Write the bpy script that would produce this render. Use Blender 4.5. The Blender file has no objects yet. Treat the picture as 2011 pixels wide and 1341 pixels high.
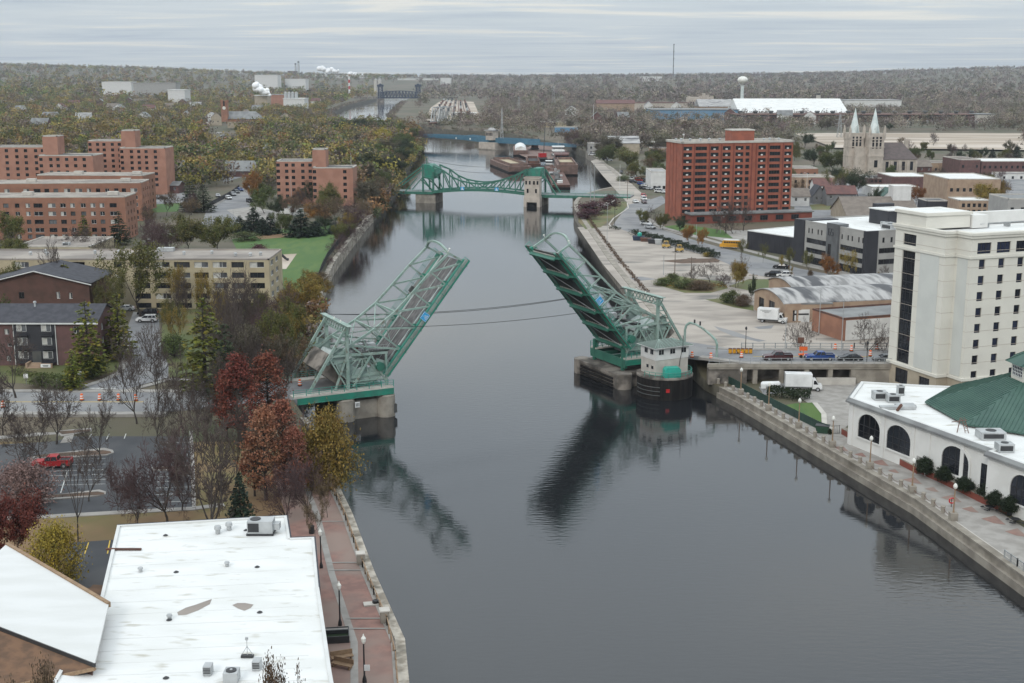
import bpy, bmesh, math, random
import numpy as np
from mathutils import Vector, Matrix
R = math.radians
PI = math.pi
rng = random.Random(7)
SC = bpy.context.scene
COL = SC.collection
# ------------------------------------------------------------------ camera
CAMH, PITCH, FPX, CU, CV = 61.0, math.atan((670.5 - 146.0) / 2500.0), 2500.0, 1005.5, 670.5
cam = bpy.data.cameras.new('camera'); cam.sensor_width = 36.0
cam.lens = 36.0 * FPX / 2011.0; cam.clip_end = 40000; cam.clip_start = 1
camo = bpy.data.objects.new('camera', cam); COL.objects.link(camo)
camo.location = (0, 0, CAMH); camo.rotation_euler = (PI / 2 - PITCH, 0, 0)
SC.camera = camo
# ------------------------------------------------------------------ world: overcast sky with cloud bands
SUN_EL, SUN_ROT = R(34), R(205)
w = bpy.data.worlds.new('World'); SC.world = w; w.use_nodes = True
nt = w.node_tree; N = nt.nodes; LK = nt.links
bg = N['Background']; bg.inputs['Strength'].default_value = 0.1
sky = N.new('ShaderNodeTexSky'); sky.sky_type = 'NISHITA'; sky.sun_disc = False
sky.sun_elevation = SUN_EL; sky.sun_rotation = SUN_ROT
tc = N.new('ShaderNodeTexCoord'); sep = N.new('ShaderNodeSeparateXYZ'); LK.new(tc.outputs['Generated'], sep.inputs[0])
def wm(op, a, b=None, c=None):
    n = N.new('ShaderNodeMath'); n.operation = op
    for i, x in enumerate((a, b, c)):
        if x is None: continue
        if isinstance(x, (int, float)): n.inputs[i].default_value = x
        else: LK.new(x, n.inputs[i])
    return n.outputs[0]
up = wm('MAXIMUM', sep.outputs['Z'], 0.0)
den = wm('ADD', up, 0.022)
px = wm('DIVIDE', sep.outputs['X'], den); py = wm('DIVIDE', sep.outputs['Y'], den)
def cloud(sx, sy, scale, detail, dist, off):
    cmb = N.new('ShaderNodeCombineXYZ'); LK.new(wm('MULTIPLY', px, sx), cmb.inputs[0]); LK.new(wm('MULTIPLY', py, sy), cmb.inputs[1]); cmb.inputs[2].default_value = off
    nz = N.new('ShaderNodeTexNoise'); nz.inputs['Scale'].default_value = scale; nz.inputs['Detail'].default_value = detail
    nz.inputs['Distortion'].default_value = dist; nz.inputs['Roughness'].default_value = 0.55
    LK.new(cmb.outputs[0], nz.inputs['Vector']); return nz.outputs['Fac']
def wramp(fac, stops):
    r = N.new('ShaderNodeValToRGB'); LK.new(fac, r.inputs[0])
    while len(r.color_ramp.elements) < len(stops): r.color_ramp.elements.new(0.5)
    for e, (p, c) in zip(r.color_ramp.elements, stops): e.position = p; e.color = (c[0], c[1], c[2], 1)
    return r.outputs[0]
c1 = cloud(0.24, 0.34, 1.0, 8, 0.8, 3.1)
c2 = cloud(0.35, 0.9, 1.4, 7, 0.7, 9.7)
cf = wm('ADD', wm('MULTIPLY', c1, 0.7), wm('MULTIPLY', c2, 0.3))
cloudcol = wramp(cf, [(0.34, (4.1, 4.7, 5.5)), (0.44, (5.1, 5.7, 6.2)), (0.55, (5.9, 6.4, 6.7)), (0.61, (7.3, 7.3, 6.9)), (0.70, (8.2, 8.0, 7.4))])
grad = wm('ADD', wm('MULTIPLY', wm('POWER', up, 0.9), 1.75), 0.96)      # overcast: zenith brighter than horizon
mul = N.new('ShaderNodeVectorMath'); mul.operation = 'SCALE'; LK.new(cloudcol, mul.inputs[0]); LK.new(grad, mul.inputs['Scale'])
mx = N.new('ShaderNodeMix'); mx.data_type = 'RGBA'; mx.inputs['Factor'].default_value = 0.93
LK.new(sky.outputs[0], mx.inputs[6]); LK.new(mul.outputs[0], mx.inputs[7]); LK.new(mx.outputs[2], bg.inputs['Color'])
# ------------------------------------------------------------------ weak wide sun behind the cloud
sl = bpy.data.lights.new('sun', 'SUN'); sl.energy = 1.15; sl.angle = R(16); sl.color = (1, 0.96, 0.9)
so = bpy.data.objects.new('sun', sl); COL.objects.link(so)
sd = Vector((math.sin(SUN_ROT) * math.cos(SUN_EL), math.cos(SUN_ROT) * math.cos(SUN_EL), math.sin(SUN_EL)))
so.rotation_euler = sd.to_track_quat('Z', 'Y').to_euler()
SC.view_settings.view_transform = 'Standard'; SC.view_settings.look = 'None'
SC.view_settings.exposure = 0.06; SC.view_settings.gamma = 1.0
try: SC.cycles.use_denoising = True; SC.cycles.max_bounces = 6; SC.cycles.diffuse_bounces = 2; SC.cycles.glossy_bounces = 3; SC.cycles.transparent_max_bounces = 8; SC.cycles.volume_bounces = 0
except Exception: pass
# ------------------------------------------------------------------ materials
MATS = {}
def M(name, col, rough=0.85, col2=None, scale=0.4, lo=0.4, hi=0.6, detail=4.0, bump=0.0, bscale=None, stretch=None, metal=0.0, col3=None, scale3=0.05, lo3=0.45, hi3=0.6, isl=0.0, spec=None, objr=0.0, hue=0.0):
    """procedural surface: two or three tones mixed by noise in the object's own metres"""
    m = bpy.data.materials.new(name); m.use_nodes = True; t = m.node_tree; nn = t.nodes; b = nn['Principled BSDF']
    b.inputs['Roughness'].default_value = rough; b.inputs['Metallic'].default_value = metal
    if spec is not None: b.inputs['Specular IOR Level'].default_value = spec
    tc = nn.new('ShaderNodeTexCoord'); vec = tc.outputs['Object']
    if stretch:
        mp = nn.new('ShaderNodeMapping'); mp.inputs['Scale'].default_value = stretch; t.links.new(vec, mp.inputs[0]); vec = mp.outputs[0]
    out = None
    def noise(sc, d):
        n = nn.new('ShaderNodeTexNoise'); n.inputs['Scale'].default_value = sc; n.inputs['Detail'].default_value = d; t.links.new(vec, n.inputs['Vector']); return n.outputs['Fac']
    def mixc(f, a, c, lo, hi):
        mr = nn.new('ShaderNodeMapRange'); mr.inputs[1].default_value = lo; mr.inputs[2].default_value = hi; t.links.new(f, mr.inputs[0])
        x = nn.new('ShaderNodeMix'); x.data_type = 'RGBA'; t.links.new(mr.outputs[0], x.inputs[0])
        for i, k in ((6, a), (7, c)):
            if isinstance(k, tuple): x.inputs[i].default_value = (k[0], k[1], k[2], 1)
            else: t.links.new(k, x.inputs[i])
        return x.outputs[2]
    if col2 is None: col2 = tuple(c * 0.82 for c in col)
    out = mixc(noise(scale, detail), col, col2, lo, hi)
    if col3: out = mixc(noise(scale3, 3.0), out, col3, lo3, hi3)
    if isl or objr or hue:
        hs = nn.new('ShaderNodeHueSaturation'); t.links.new(out, hs.inputs['Color'])
        val = None
        if isl:
            g = nn.new('ShaderNodeNewGeometry'); mr = nn.new('ShaderNodeMapRange'); t.links.new(g.outputs['Random Per Island'], mr.inputs[0]); mr.inputs[3].default_value = 1 - isl; mr.inputs[4].default_value = 1 + isl; val = mr.outputs[0]
        if objr:
            oi = nn.new('ShaderNodeObjectInfo'); mr = nn.new('ShaderNodeMapRange'); t.links.new(oi.outputs['Random'], mr.inputs[0]); mr.inputs[3].default_value = 1 - objr; mr.inputs[4].default_value = 1 + objr
            if val is not None:
                mm = nn.new('ShaderNodeMath'); mm.operation = 'MULTIPLY'; t.links.new(val, mm.inputs[0]); t.links.new(mr.outputs[0], mm.inputs[1]); val = mm.outputs[0]
            else: val = mr.outputs[0]
        if val is not None: t.links.new(val, hs.inputs['Value'])
        if hue:
            oi = nn.new('ShaderNodeObjectInfo'); mr = nn.new('ShaderNodeMapRange'); t.links.new(oi.outputs['Random'], mr.inputs[0]); mr.inputs[3].default_value = 0.5 - hue; mr.inputs[4].default_value = 0.5 + hue; t.links.new(mr.outputs[0], hs.inputs['Hue'])
        out = hs.outputs[0]
    t.links.new(out, b.inputs['Base Color'])
    if bump:
        bp = nn.new('ShaderNodeBump'); bp.inputs['Strength'].default_value = bump; bp.inputs['Distance'].default_value = 0.05
        t.links.new(noise(bscale or scale * 6, 3.0), bp.inputs['Height']); t.links.new(bp.outputs[0], b.inputs['Normal'])
    MATS[name] = m
    return m
M('ground_mix', (.09, .078, .05), col2=(.062, .066, .03), scale=.06, col3=(.115, .09, .06), scale3=.012)
M('riverbed', (.085, .075, .055), col2=(.05, .045, .03))
M('asphalt', (.20, .20, .205), col2=(.16, .16, .165), scale=.25, col3=(.235, .23, .225), scale3=.08)
M('asphalt_new', (.055, .057, .062), col2=(.043, .045, .05), scale=.2, col3=(.075, .075, .078), scale3=.09)
M('concrete_walk', (.32, .30, .275), col2=(.25, .232, .21), scale=.5)
M('lot_ground', (.37, .325, .28), col2=(.25, .22, .19), scale=.13, detail=9, lo=.42, hi=.64, col3=(.15, .14, .125), scale3=.09, lo3=.58, hi3=.7, stretch=(.6, 1.3, 1))
M('sidewalk_brick', (.27, .15, .12), col2=(.21, .12, .10), scale=.9, col3=(.25, .18, .15), scale3=.12)
M('lawn', (.05, .11, .017), col2=(.075, .13, .024), scale=.14, col3=(.05, .11, .02), scale3=.4, stretch=(1, .25, 1))
M('lawn_dull', (.10, .115, .035), col2=(.15, .115, .05), scale=.2, col3=(.08, .10, .03))
M('lawn_brown', (.165, .105, .048), col2=(.12, .10, .035), scale=.15, col3=(.20, .12, .06))
M('mulch', (.11, .065, .04), col2=(.07, .045, .03), scale=.6)
M('field_tan', (.37, .30, .23), col2=(.27, .215, .16), scale=.02, detail=6, col3=(.50, .43, .36), scale3=.012, stretch=(.5, 1.6, 1))
M('paint_white', (.72, .72, .70), rough=.6)
M('paint_line', (.62, .62, .58), col2=(.4, .4, .38), scale=2.0)
M('paint_yellow', (.62, .42, .05), col2=(.5, .35, .08), scale=2.0)
M('concrete', (.30, .27, .225), col2=(.205, .18, .15), scale=.45, detail=6, col3=(.16, .14, .11), scale3=.25, lo3=.55, hi3=.72, bump=.2)
M('concrete_dark', (.11, .095, .08), col2=(.06, .052, .045), scale=.4, detail=7, col3=(.24, .21, .18), scale3=.3, bump=.2)
M('concrete_light', (.50, .47, .42), col2=(.42, .39, .35), scale=.5)
M('wall_stone', (.42, .38, .32), col2=(.22, .19, .15), scale=.9, detail=5, col3=(.13, .115, .09), scale3=.5, lo3=.5, hi3=.66, bump=.5)
M('timber_pier', (.011, .010, .010), col2=(.022, .019, .017), scale=.5, stretch=(3, 3, .3), spec=.2)
M('steel_pale', (.20, .29, .25), rough=.6, col2=(.27, .35, .31), scale=.5, detail=6, col3=(.15, .135, .105), scale3=1.3, lo3=.56, hi3=.74)
M('steel_teal', (.018, .20, .135), rough=.5, col2=(.03, .15, .11), scale=.6, detail=6, col3=(.10, .2, .16), scale3=.4, lo3=.56, hi3=.8)
M('steel_green', (.025, .115, .08), rough=.5, col2=(.035, .15, .105), scale=.5, detail=5)
M('steel_dark', (.05, .055, .055), rough=.6, col2=(.075, .075, .07), scale=.5)
M('deck_grating', (.075, .07, .068), rough=.75, col2=(.19, .18, .175), scale=.9, detail=6, stretch=(.12, 2.2, 1), lo=.42, hi=.68)
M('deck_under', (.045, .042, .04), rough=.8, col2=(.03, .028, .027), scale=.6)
M('plate_pale', (.27, .34, .31), rough=.6, col2=(.20, .27, .24), scale=.5, detail=6, col3=(.14, .19, .17), scale3=.5, lo3=.5, hi3=.7)
M('walk_grating', (.21, .20, .185), col2=(.16, .155, .14), scale=.8)
M('plate_white', (.46, .50, .48), rough=.6, col2=(.34, .39, .37), scale=.4)
M('rail_teal', (.05, .27, .21), rough=.5)
M('rail_grey', (.30, .31, .31), rough=.5)
M('iron_black', (.018, .018, .02), rough=.5)
M('sign_blue', (.03, .30, .60), rough=.5, col2=(.04, .33, .62))
M('sign_white', (.78, .78, .76), rough=.5)
M('roof_white', (.70, .70, .685), rough=.7, col2=(.63, .63, .605), scale=.16, detail=8, col3=(.44, .42, .36), scale3=.55, lo3=.59, hi3=.74, stretch=(.6, 1.8, 1))
M('roof_panel', (.62, .62, .605), rough=.6, col2=(.57, .57, .55), scale=.3, detail=7, stretch=(.4, 1.6, 1))
M('roof_shingle_brown', (.17, .095, .055), col2=(.11, .065, .04), scale=1.2, detail=6, stretch=(.35, 1, 1.6), isl=0)
M('roof_shingle_dark', (.052, .052, .062), col2=(.036, .036, .044), scale=.9, detail=5)
M('roof_gravel', (.33, .29, .25), col2=(.26, .225, .20), scale=.12, detail=6, col3=(.20, .175, .155), scale3=.08)
M('roof_dark', (.085, .085, .09), col2=(.12, .12, .12), scale=.2)
M('roof_grey', (.22, .225, .22), col2=(.16, .16, .16), scale=.25, detail=5)
M('roof_worn', (.38, .37, .36), col2=(.2, .195, .19), scale=.5, detail=7, lo=.45, hi=.62, stretch=(.3, 1.4, 1), col3=(.08, .08, .085), scale3=.12, lo3=.56, hi3=.62)
M('roof_tan', (.19, .16, .135), col2=(.15, .125, .105), scale=.5)
M('roof_slate_brown', (.115, .09, .085), col2=(.09, .072, .068), scale=.5)
M('roof_red', (.15, .07, .06), col2=(.11, .055, .05), scale=.5)
M('roof_greenmetal', (.028, .075, .058), rough=.55, col2=(.04, .095, .072), scale=.3, stretch=(1, 1, 1))
M('brick_red', (.31, .098, .06), col2=(.245, .08, .05), scale=.35, detail=6)
M('brick_red_dark', (.205, .055, .036), col2=(.17, .045, .03), scale=.35, detail=6)
M('brick_orange', (.31, .15, .095), col2=(.24, .115, .075), scale=.3, detail=6, col3=(.24, .115, .075), scale3=.07)
M('brick_salmon', (.36, .185, .13), col2=(.30, .15, .105), scale=.25, detail=5)
M('brick_brown', (.10, .05, .038), col2=(.075, .04, .03), scale=.5, detail=6)
M('brick_plum', (.135, .07, .065), col2=(.10, .055, .05), scale=.5)
M('brick_tan', (.36, .26, .18), col2=(.29, .20, .14), scale=.4, detail=6)
M('stucco_cream', (.66, .635, .565), rough=.85, col2=(.62, .595, .53), scale=.25, detail=3)
M('stucco_tint', (.56, .565, .53), rough=.85, col2=(.52, .525, .495), scale=.25)
M('stucco_white', (.66, .65, .62), rough=.85, col2=(.60, .59, .56), scale=.3)
M('stucco_tan', (.42, .36, .24), col2=(.36, .30, .20), scale=.3, detail=5)
M('siding_white', (.62, .61, .59), col2=(.55, .54, .52), scale=.4)
M('siding_grey', (.17, .17, .175), col2=(.14, .14, .145), scale=.4)
M('siding_tan', (.40, .34, .26), col2=(.34, .29, .22), scale=.4)
M('limestone', (.47, .41, .35), col2=(.38, .33, .28), scale=.4, detail=6)
M('spire_white', (.62, .66, .64), rough=.5, col2=(.5, .56, .54), scale=.3)
M('panel_black', (.022, .022, .028), rough=.6, col2=(.03, .03, .036), scale=.3)
M('panel_grey', (.33, .32, .30), col2=(.29, .28, .265), scale=.3)
M('metal_blue', (.10, .22, .34), rough=.6, col2=(.14, .25, .36), scale=.05)
M('metal_galv', (.42, .43, .43), rough=.5, col2=(.34, .35, .35), scale=.6, metal=.0)
M('frame_dark', (.03, .03, .032), rough=.5)
M('frame_white', (.66, .66, .64), rough=.5)
M('curtain', (.50, .49, .45), col2=(.42, .41, .38), scale=1.0)
M('glass_dark', (.012, .014, .018), rough=.12, col2=(.02, .022, .028), scale=.3, objr=.5)
M('glass_blue', (.012, .016, .035), rough=.1, col2=(.02, .03, .06), scale=.2, objr=.6)
M('glass_pale', (.10, .105, .11), rough=.15, col2=(.05, .05, .055), scale=.3, objr=.6)  # paler grey pane tone, varied per object
M('rust', (.13, .06, .04), col2=(.085, .045, .035), scale=.5, detail=6)
M('rust_brown', (.20, .125, .10), col2=(.13, .085, .07), scale=.4, detail=6)
M('steel_blue', (.045, .125, .185), rough=.5, col2=(.06, .15, .21), scale=.3)
M('steel_navy', (.02, .035, .07), rough=.6)
M('bark', (.05, .04, .033), col2=(.034, .027, .023), scale=2.0)
M('bark_grey', (.062, .05, .043), col2=(.042, .035, .03), scale=2.0)
M('twig_grey', (.09, .066, .055), col2=(.065, .048, .042), scale=.3)
M('twig_plum', (.105, .062, .060), col2=(.078, .046, .046), scale=.3)
M('car_black', (.012, .012, .014), rough=.25); M('car_white', (.72, .72, .71), rough=.25); M('car_red', (.42, .022, .025), rough=.3)
M('car_maroon', (.06, .014, .016), rough=.25); M('car_blue', (.02, .06, .22), rough=.25); M('car_silver', (.42, .43, .44), rough=.3)
M('car_yellow', (.62, .30, .02), rough=.35); M('car_grey', (.12, .125, .13), rough=.3)
M('tyre', (.015, .015, .015)); M('rim', (.35, .35, .36), rough=.35); M('lamp_clear', (.75, .75, .72), rough=.2); M('lamp_red', (.45, .02, .02), rough=.3)
M('drum_orange', (.75, .13, .02), rough=.6); M('machine_yellow', (.55, .36, .10), rough=.6, col2=(.42, .27, .07), scale=.8)
M('plastic_green', (.02, .06, .035), rough=.5); M('tank_teal', (.03, .36, .28), rough=.5)
M('wood_tan', (.30, .20, .12), col2=(.23, .15, .09), scale=2.0); M('pole_wood', (.16, .12, .095), col2=(.12, .09, .07), scale=1.0)
M('globe_white', (.75, .74, .68), rough=.3); M('pole_green', (.05, .10, .085), rough=.5); M('pole_grey', (.36, .37, .37), rough=.5)
def leafmat(name, a, b, c): M(name, a, rough=.75, col2=b, scale=.22, lo=.35, hi=.65, col3=c, scale3=.55, lo3=.48, hi3=.68, isl=.3, objr=.14, hue=.012, spec=.2)
leafmat('leaf_olive', (.105, .10, .032), (.085, .095, .028), (.15, .125, .045))
leafmat('leaf_green', (.062, .082, .028), (.08, .095, .03), (.11, .11, .04))
leafmat('leaf_deep', (.032, .047, .024), (.042, .058, .028), (.06, .07, .035))
leafmat('leaf_yellow', (.36, .26, .035), (.27, .21, .04), (.18, .16, .04))
leafmat('leaf_gold', (.22, .155, .035), (.16, .13, .035), (.24, .145, .04))
leafmat('leaf_orange', (.25, .105, .03), (.19, .085, .03), (.17, .11, .04))
leafmat('leaf_rust', (.18, .056, .036), (.135, .04, .028), (.22, .085, .05))
leafmat('leaf_copper', (.27, .105, .062), (.21, .085, .055), (.20, .115, .075))
leafmat('leaf_red', (.115, .028, .024), (.085, .022, .02), (.15, .04, .03))
leafmat('leaf_brown', (.125, .085, .055), (.10, .072, .05), (.15, .105, .06))
leafmat('leaf_dull', (.105, .095, .065), (.125, .105, .075), (.085, .08, .05))
leafmat('leaf_larch', (.13, .14, .022), (.085, .105, .022), (.22, .17, .03))
leafmat('leaf_conifer', (.026, .043, .028), (.034, .053, .03), (.045, .055, .04))
leafmat('leaf_pink', (.28, .19, .16), (.22, .15, .13), (.18, .12, .10))
leafmat('leaf_hedge', (.016, .026, .013), (.022, .034, .016), (.03, .04, .02))
leafmat('leaf_wine', (.085, .035, .042), (.07, .03, .036), (.11, .05, .05))
# water: still, faintly rippled canal
def water_mat():
    m = bpy.data.materials.new('canal_water'); m.use_nodes = True; t = m.node_tree; nn = t.nodes; b = nn['Principled BSDF']
    b.inputs['Base Color'].default_value = (.013, .014, .016, 1); b.inputs['Roughness'].default_value = .04; b.inputs['IOR'].default_value = 1.6
    tc = nn.new('ShaderNodeTexCoord')
    def nz(sc, st, d):
        mp = nn.new('ShaderNodeMapping'); mp.inputs['Scale'].default_value = st; t.links.new(tc.outputs['Object'], mp.inputs[0])
        n = nn.new('ShaderNodeTexNoise'); n.inputs['Scale'].default_value = sc; n.inputs['Detail'].default_value = d; t.links.new(mp.outputs[0], n.inputs['Vector']); return n.outputs['Fac']
    a = nz(1.0, (.55, 1.5, 1), 4); c = nz(.02, (1, .35, 1), 2)
    mr = nn.new('ShaderNodeMapRange'); t.links.new(c, mr.inputs[0]); mr.inputs[1].default_value = .35; mr.inputs[2].default_value = .65; mr.inputs[3].default_value = .12; mr.inputs[4].default_value = 1.3
    mu = nn.new('ShaderNodeMath'); mu.operation = 'MULTIPLY'; t.links.new(a, mu.inputs[0]); t.links.new(mr.outputs[0], mu.inputs[1])
    bp = nn.new('ShaderNodeBump'); bp.inputs['Strength'].default_value = .3; bp.inputs['Distance'].default_value = .085; t.links.new(mu.outputs[0], bp.inputs['Height']); t.links.new(bp.outputs[0], b.inputs['Normal'])
    MATS['canal_water'] = m
water_mat()
# ------------------------------------------------------------------ mesh collecting helpers
class MB:
    def __init__(s): s.v = []; s.f = []; s.m = []; s.mats = []; s.cur = 0
    def use(s, mat):
        if mat not in s.mats: s.mats.append(mat)
        s.cur = s.mats.index(mat); return s
    def add(s, vs, fs):
        o = len(s.v); s.v.extend([tuple(p) for p in vs])
        for f in fs: s.f.append([i + o for i in f]); s.m.append(s.cur)
        return s
    def quad(s, a, b, c, d): return s.add([a, b, c, d], [(0, 1, 2, 3)])
    def poly(s, pts): return s.add(pts, [tuple(range(len(pts)))])
    def box(s, x0, x1, y0, y1, z0, z1):
        return s.add([(x0, y0, z0), (x1, y0, z0), (x1, y1, z0), (x0, y1, z0), (x0, y0, z1), (x1, y0, z1), (x1, y1, z1), (x0, y1, z1)],
                     [(0, 3, 2, 1), (4, 5, 6, 7), (0, 1, 5, 4), (1, 2, 6, 5), (2, 3, 7, 6), (3, 0, 4, 7)])
    def hexa(s, p): return s.add(p, [(0, 3, 2, 1), (4, 5, 6, 7), (0, 1, 5, 4), (1, 2, 6, 5), (2, 3, 7, 6), (3, 0, 4, 7)])
    def beam(s, p, q, w, h=None, up=(0, 0, 1)):
        h = h or w; p = Vector(p); q = Vector(q); d = (q - p)
        if d.length < 1e-6: return s
        d.normalize(); u = Vector(up)
        if abs(d.dot(u)) > .98: u = Vector((0, 1, 0)) if abs(d.y) < .9 else Vector((1, 0, 0))
        a = d.cross(u).normalized(); b = a.cross(d)
        a *= w / 2; b *= h / 2
        return s.hexa([p - a - b, p + a - b, q + a - b, q - a - b, p - a + b, p + a + b, q + a + b, q - a + b])
    def tube(s, p, q, r, n=6, r2=None, caps=True):
        r2 = r if r2 is None else r2; p = Vector(p); q = Vector(q); d = (q - p).normalized()
        u = Vector((0, 0, 1)) if abs(d.z) < .95 else Vector((1, 0, 0))
        a = d.cross(u).normalized(); b = a.cross(d)
        vs = [p + (a * math.cos(2 * PI * i / n) + b * math.sin(2 * PI * i / n)) * r for i in range(n)] + [q + (a * math.cos(2 * PI * i / n) + b * math.sin(2 * PI * i / n)) * r2 for i in range(n)]
        fs = [(i, (i + 1) % n, n + (i + 1) % n, n + i) for i in range(n)]
        if caps: fs += [tuple(range(n))[::-1], tuple(range(n, 2 * n))]
        return s.add(vs, fs)
    def path(s, pts, r, n=5):
        for a, b in zip(pts, pts[1:]): s.tube(a, b, r, n)
        return s
    def lathe(s, prof, n=12, c=(0, 0)):
        vs = []; fs = []
        for r, z in prof: vs += [(c[0] + r * math.cos(2 * PI * i / n), c[1] + r * math.sin(2 * PI * i / n), z) for i in range(n)]
        for k in range(len(prof) - 1): fs += [(k * n + i, k * n + (i + 1) % n, (k + 1) * n + (i + 1) % n, (k + 1) * n + i) for i in range(n)]
        fs += [tuple(range(n))[::-1], tuple(range((len(prof) - 1) * n, len(prof) * n))]
        return s.add(vs, fs)
    def prism(s, pts, z0, z1):
        n = len(pts)
        return s.add([(p[0], p[1], z0) for p in pts] + [(p[0], p[1], z1) for p in pts],
                     [tuple(range(n))[::-1], tuple(range(n, 2 * n))] + [(i, (i + 1) % n, n + (i + 1) % n, n + i) for i in range(n)])
    def xprism(s, pts, y0, y1):    # outline in x,z extruded along y
        n = len(pts)
        return s.add([(p[0], y0, p[1]) for p in pts] + [(p[0], y1, p[1]) for p in pts],
                     [tuple(range(n)), tuple(range(n, 2 * n))[::-1]] + [(i, n + i, n + (i + 1) % n, (i + 1) % n) for i in range(n)])
    def mesh(s, name, mat=None):
        me = bpy.data.meshes.new(name); me.from_pydata(s.v, [], s.f)
        ms = s.mats if s.mats else [mat]
        for x in ms: me.materials.append(MATS[x])
        if len(ms) > 1: me.polygons.foreach_set('material_index', s.m)
        me.update(); return me
    def build(s, name, mat=None, parent=None, smooth=False, **k):
        me = s.mesh(name, mat)
        if smooth: me.polygons.foreach_set('use_smooth', [True] * len(me.polygons))
        return put(name, me, parent, **k)
def put(name, me, parent=None, loc=(0, 0, 0), rz=0, label=None, cat=None, group=None, kind=None, scale=None):
    o = bpy.data.objects.new(name, me); COL.objects.link(o); o.location = loc; o.rotation_euler = (0, 0, rz)
    if scale: o.scale = scale if isinstance(scale, tuple) else (scale,) * 3
    if parent: o.parent = parent
    if label: o['label'] = label
    if cat: o['category'] = cat
    if group: o['group'] = group
    if kind: o['kind'] = kind
    return o
def thing(name, label, cat, loc=(0, 0, 0), rz=0, group=None): return put(name, None, None, loc, rz, label, cat, group)
def children(o): return [c for c in bpy.data.objects if c.parent == o]
CH = {}
def kids(o):     # cached tree of a prototype
    if o.name not in CH: CH[o.name] = [(c, kids(c)) for c in children(o)]
    return CH[o.name]
def dup(root, loc, rz=0, label=None, group=None, scale=None, tree=None):
    tree = kids(root) if tree is None else tree
    r = root.copy(); COL.objects.link(r); r.location = loc; r.rotation_euler = (0, 0, rz)
    if scale: r.scale = scale if isinstance(scale, tuple) else (scale,) * 3
    if label: r['label'] = label
    if group: r['group'] = group
    def rec(tr, par):
        for c, sub in tr:
            d = c.copy(); COL.objects.link(d); d.parent = par; rec(sub, d)
    rec(tree, r); return r
# ------------------------------------------------------------------ where a point seen in the photograph stands on a level
_c, _s = math.cos(PITCH), math.sin(PITCH)
def ray(u, v):
    dx, dy = (u - CU) / FPX, (v - CV) / FPX
    return Vector((dx, _c - dy * _s, -_s - dy * _c))
def at(u, v, z=0.0):
    d = ray(u, v); t = (z - CAMH) / d.z; return Vector((d.x * t, d.y * t, z))
def aty(u, v, y):
    d = ray(u, v); t = y / d.y; return Vector((d.x * t, y, CAMH + d.z * t))
def sst(x, a, b):
    t = min(1, max(0, (x - a) / (b - a))); return t * t * (3 - 2 * t)
ZL, ZP, ZR = 5.3, 2.1, 4.6
SKY = [(-400, 118), (0, 126), (250, 132), (500, 142), (700, 148), (1000, 150), (1400, 147), (1600, 144), (1800, 138), (1950, 133), (2011, 134), (2400, 130)]
def skyv(u):
    for (a, va), (b, vb) in zip(SKY, SKY[1:]):
        if u <= b: return va + (vb - va) * max(0, min(1, (u - a) / (b - a)))
    return SKY[-1][1]
LB = [(40, -3), (100, -8.5), (120, -11), (138, -16), (158, -21), (174, -25.6), (190, -29), (215, -38), (231, -40), (309, -48), (358, -53), (391, -55.4), (450, -57.2), (511, -58.5), (558, -58.2), (627, -60), (768, -66), (852, -69), (1021, -75), (1271, -92), (1450, -170), (1700, -232), (2002, -279), (2475, -312), (3238, -328), (3605, -376), (4200, -410), (6500, -410.5)]
RB = [(40, 76), (100, 68), (143, 61.5), (171.5, 57.3), (201, 49.8), (230.6, 42.4), (244, 38), (262, 36), (338, 32.2), (394, 30), (470, 28.3), (544, 26.9), (570, 27.7), (590, 29.8), (609, 33), (640, 44), (653, 50.7), (714, 59.6), (852, 59), (958, 55), (1050, 44), (1175, 12), (1250, -8), (1300, -62), (1450, -128), (1700, -165), (2002, -184), (2475, -215), (3238, -243), (3605, -262), (4200, -409), (6500, -410)]
def bank(B, y):
    for (a, xa), (b, xb) in zip(B, B[1:]):
        if y <= b: return xa + (xb - xa) * max(0, min(1, (y - a) / (b - a)))
    return B[-1][1]
def H(x, y):
    mid = (bank(LB, y) + bank(RB, y)) / 2
    if x < mid: z = -1.7 * (1 - sst(bank(LB, y) - x, 0, 7)) * sst(y, 285, 310) * (1 - sst(y, 540, 580)) + 4.6 + (ZL - 4.6) * sst(y, 198, 208) + 12 * sst(y, 700, 1700) * sst(mid - x, 250, 800)
    else: z = (ZP if y < 244 else ZP + (ZR - ZP) * sst(y, 246, 255)) + 3 * sst(y, 900, 1600)
    r = math.hypot(x, y)
    if r > 1800:
        u = CU + FPX * x / max(y, 1)
        zr = CAMH + (146 - skyv(u)) / FPX * min(y, 6200) * 1.0 - 9
        z += (zr - z) * sst(y, 2300, 6200) ** 1.15 * (1 - (1 - sst(abs(x - mid), 130, 900)) * (1 - sst(y, 3700, 5200)))
    return z
def atg(u, v, dz=0.0):
    z = 5.0
    for _ in range(25):
        p = at(u, v, z + dz) if (z + dz) < CAMH - .5 else at(u, v, 55)
        z = .5 * z + .5 * H(p.x, min(p.y, 9000))
    p = at(u, v, z + dz); p.z = z + dz
    return p
def topof(u, v, h):      # ground point of something h metres tall whose top shows at (u, v)
    p = atg(u, v, h); p.z -= h; return p
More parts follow.
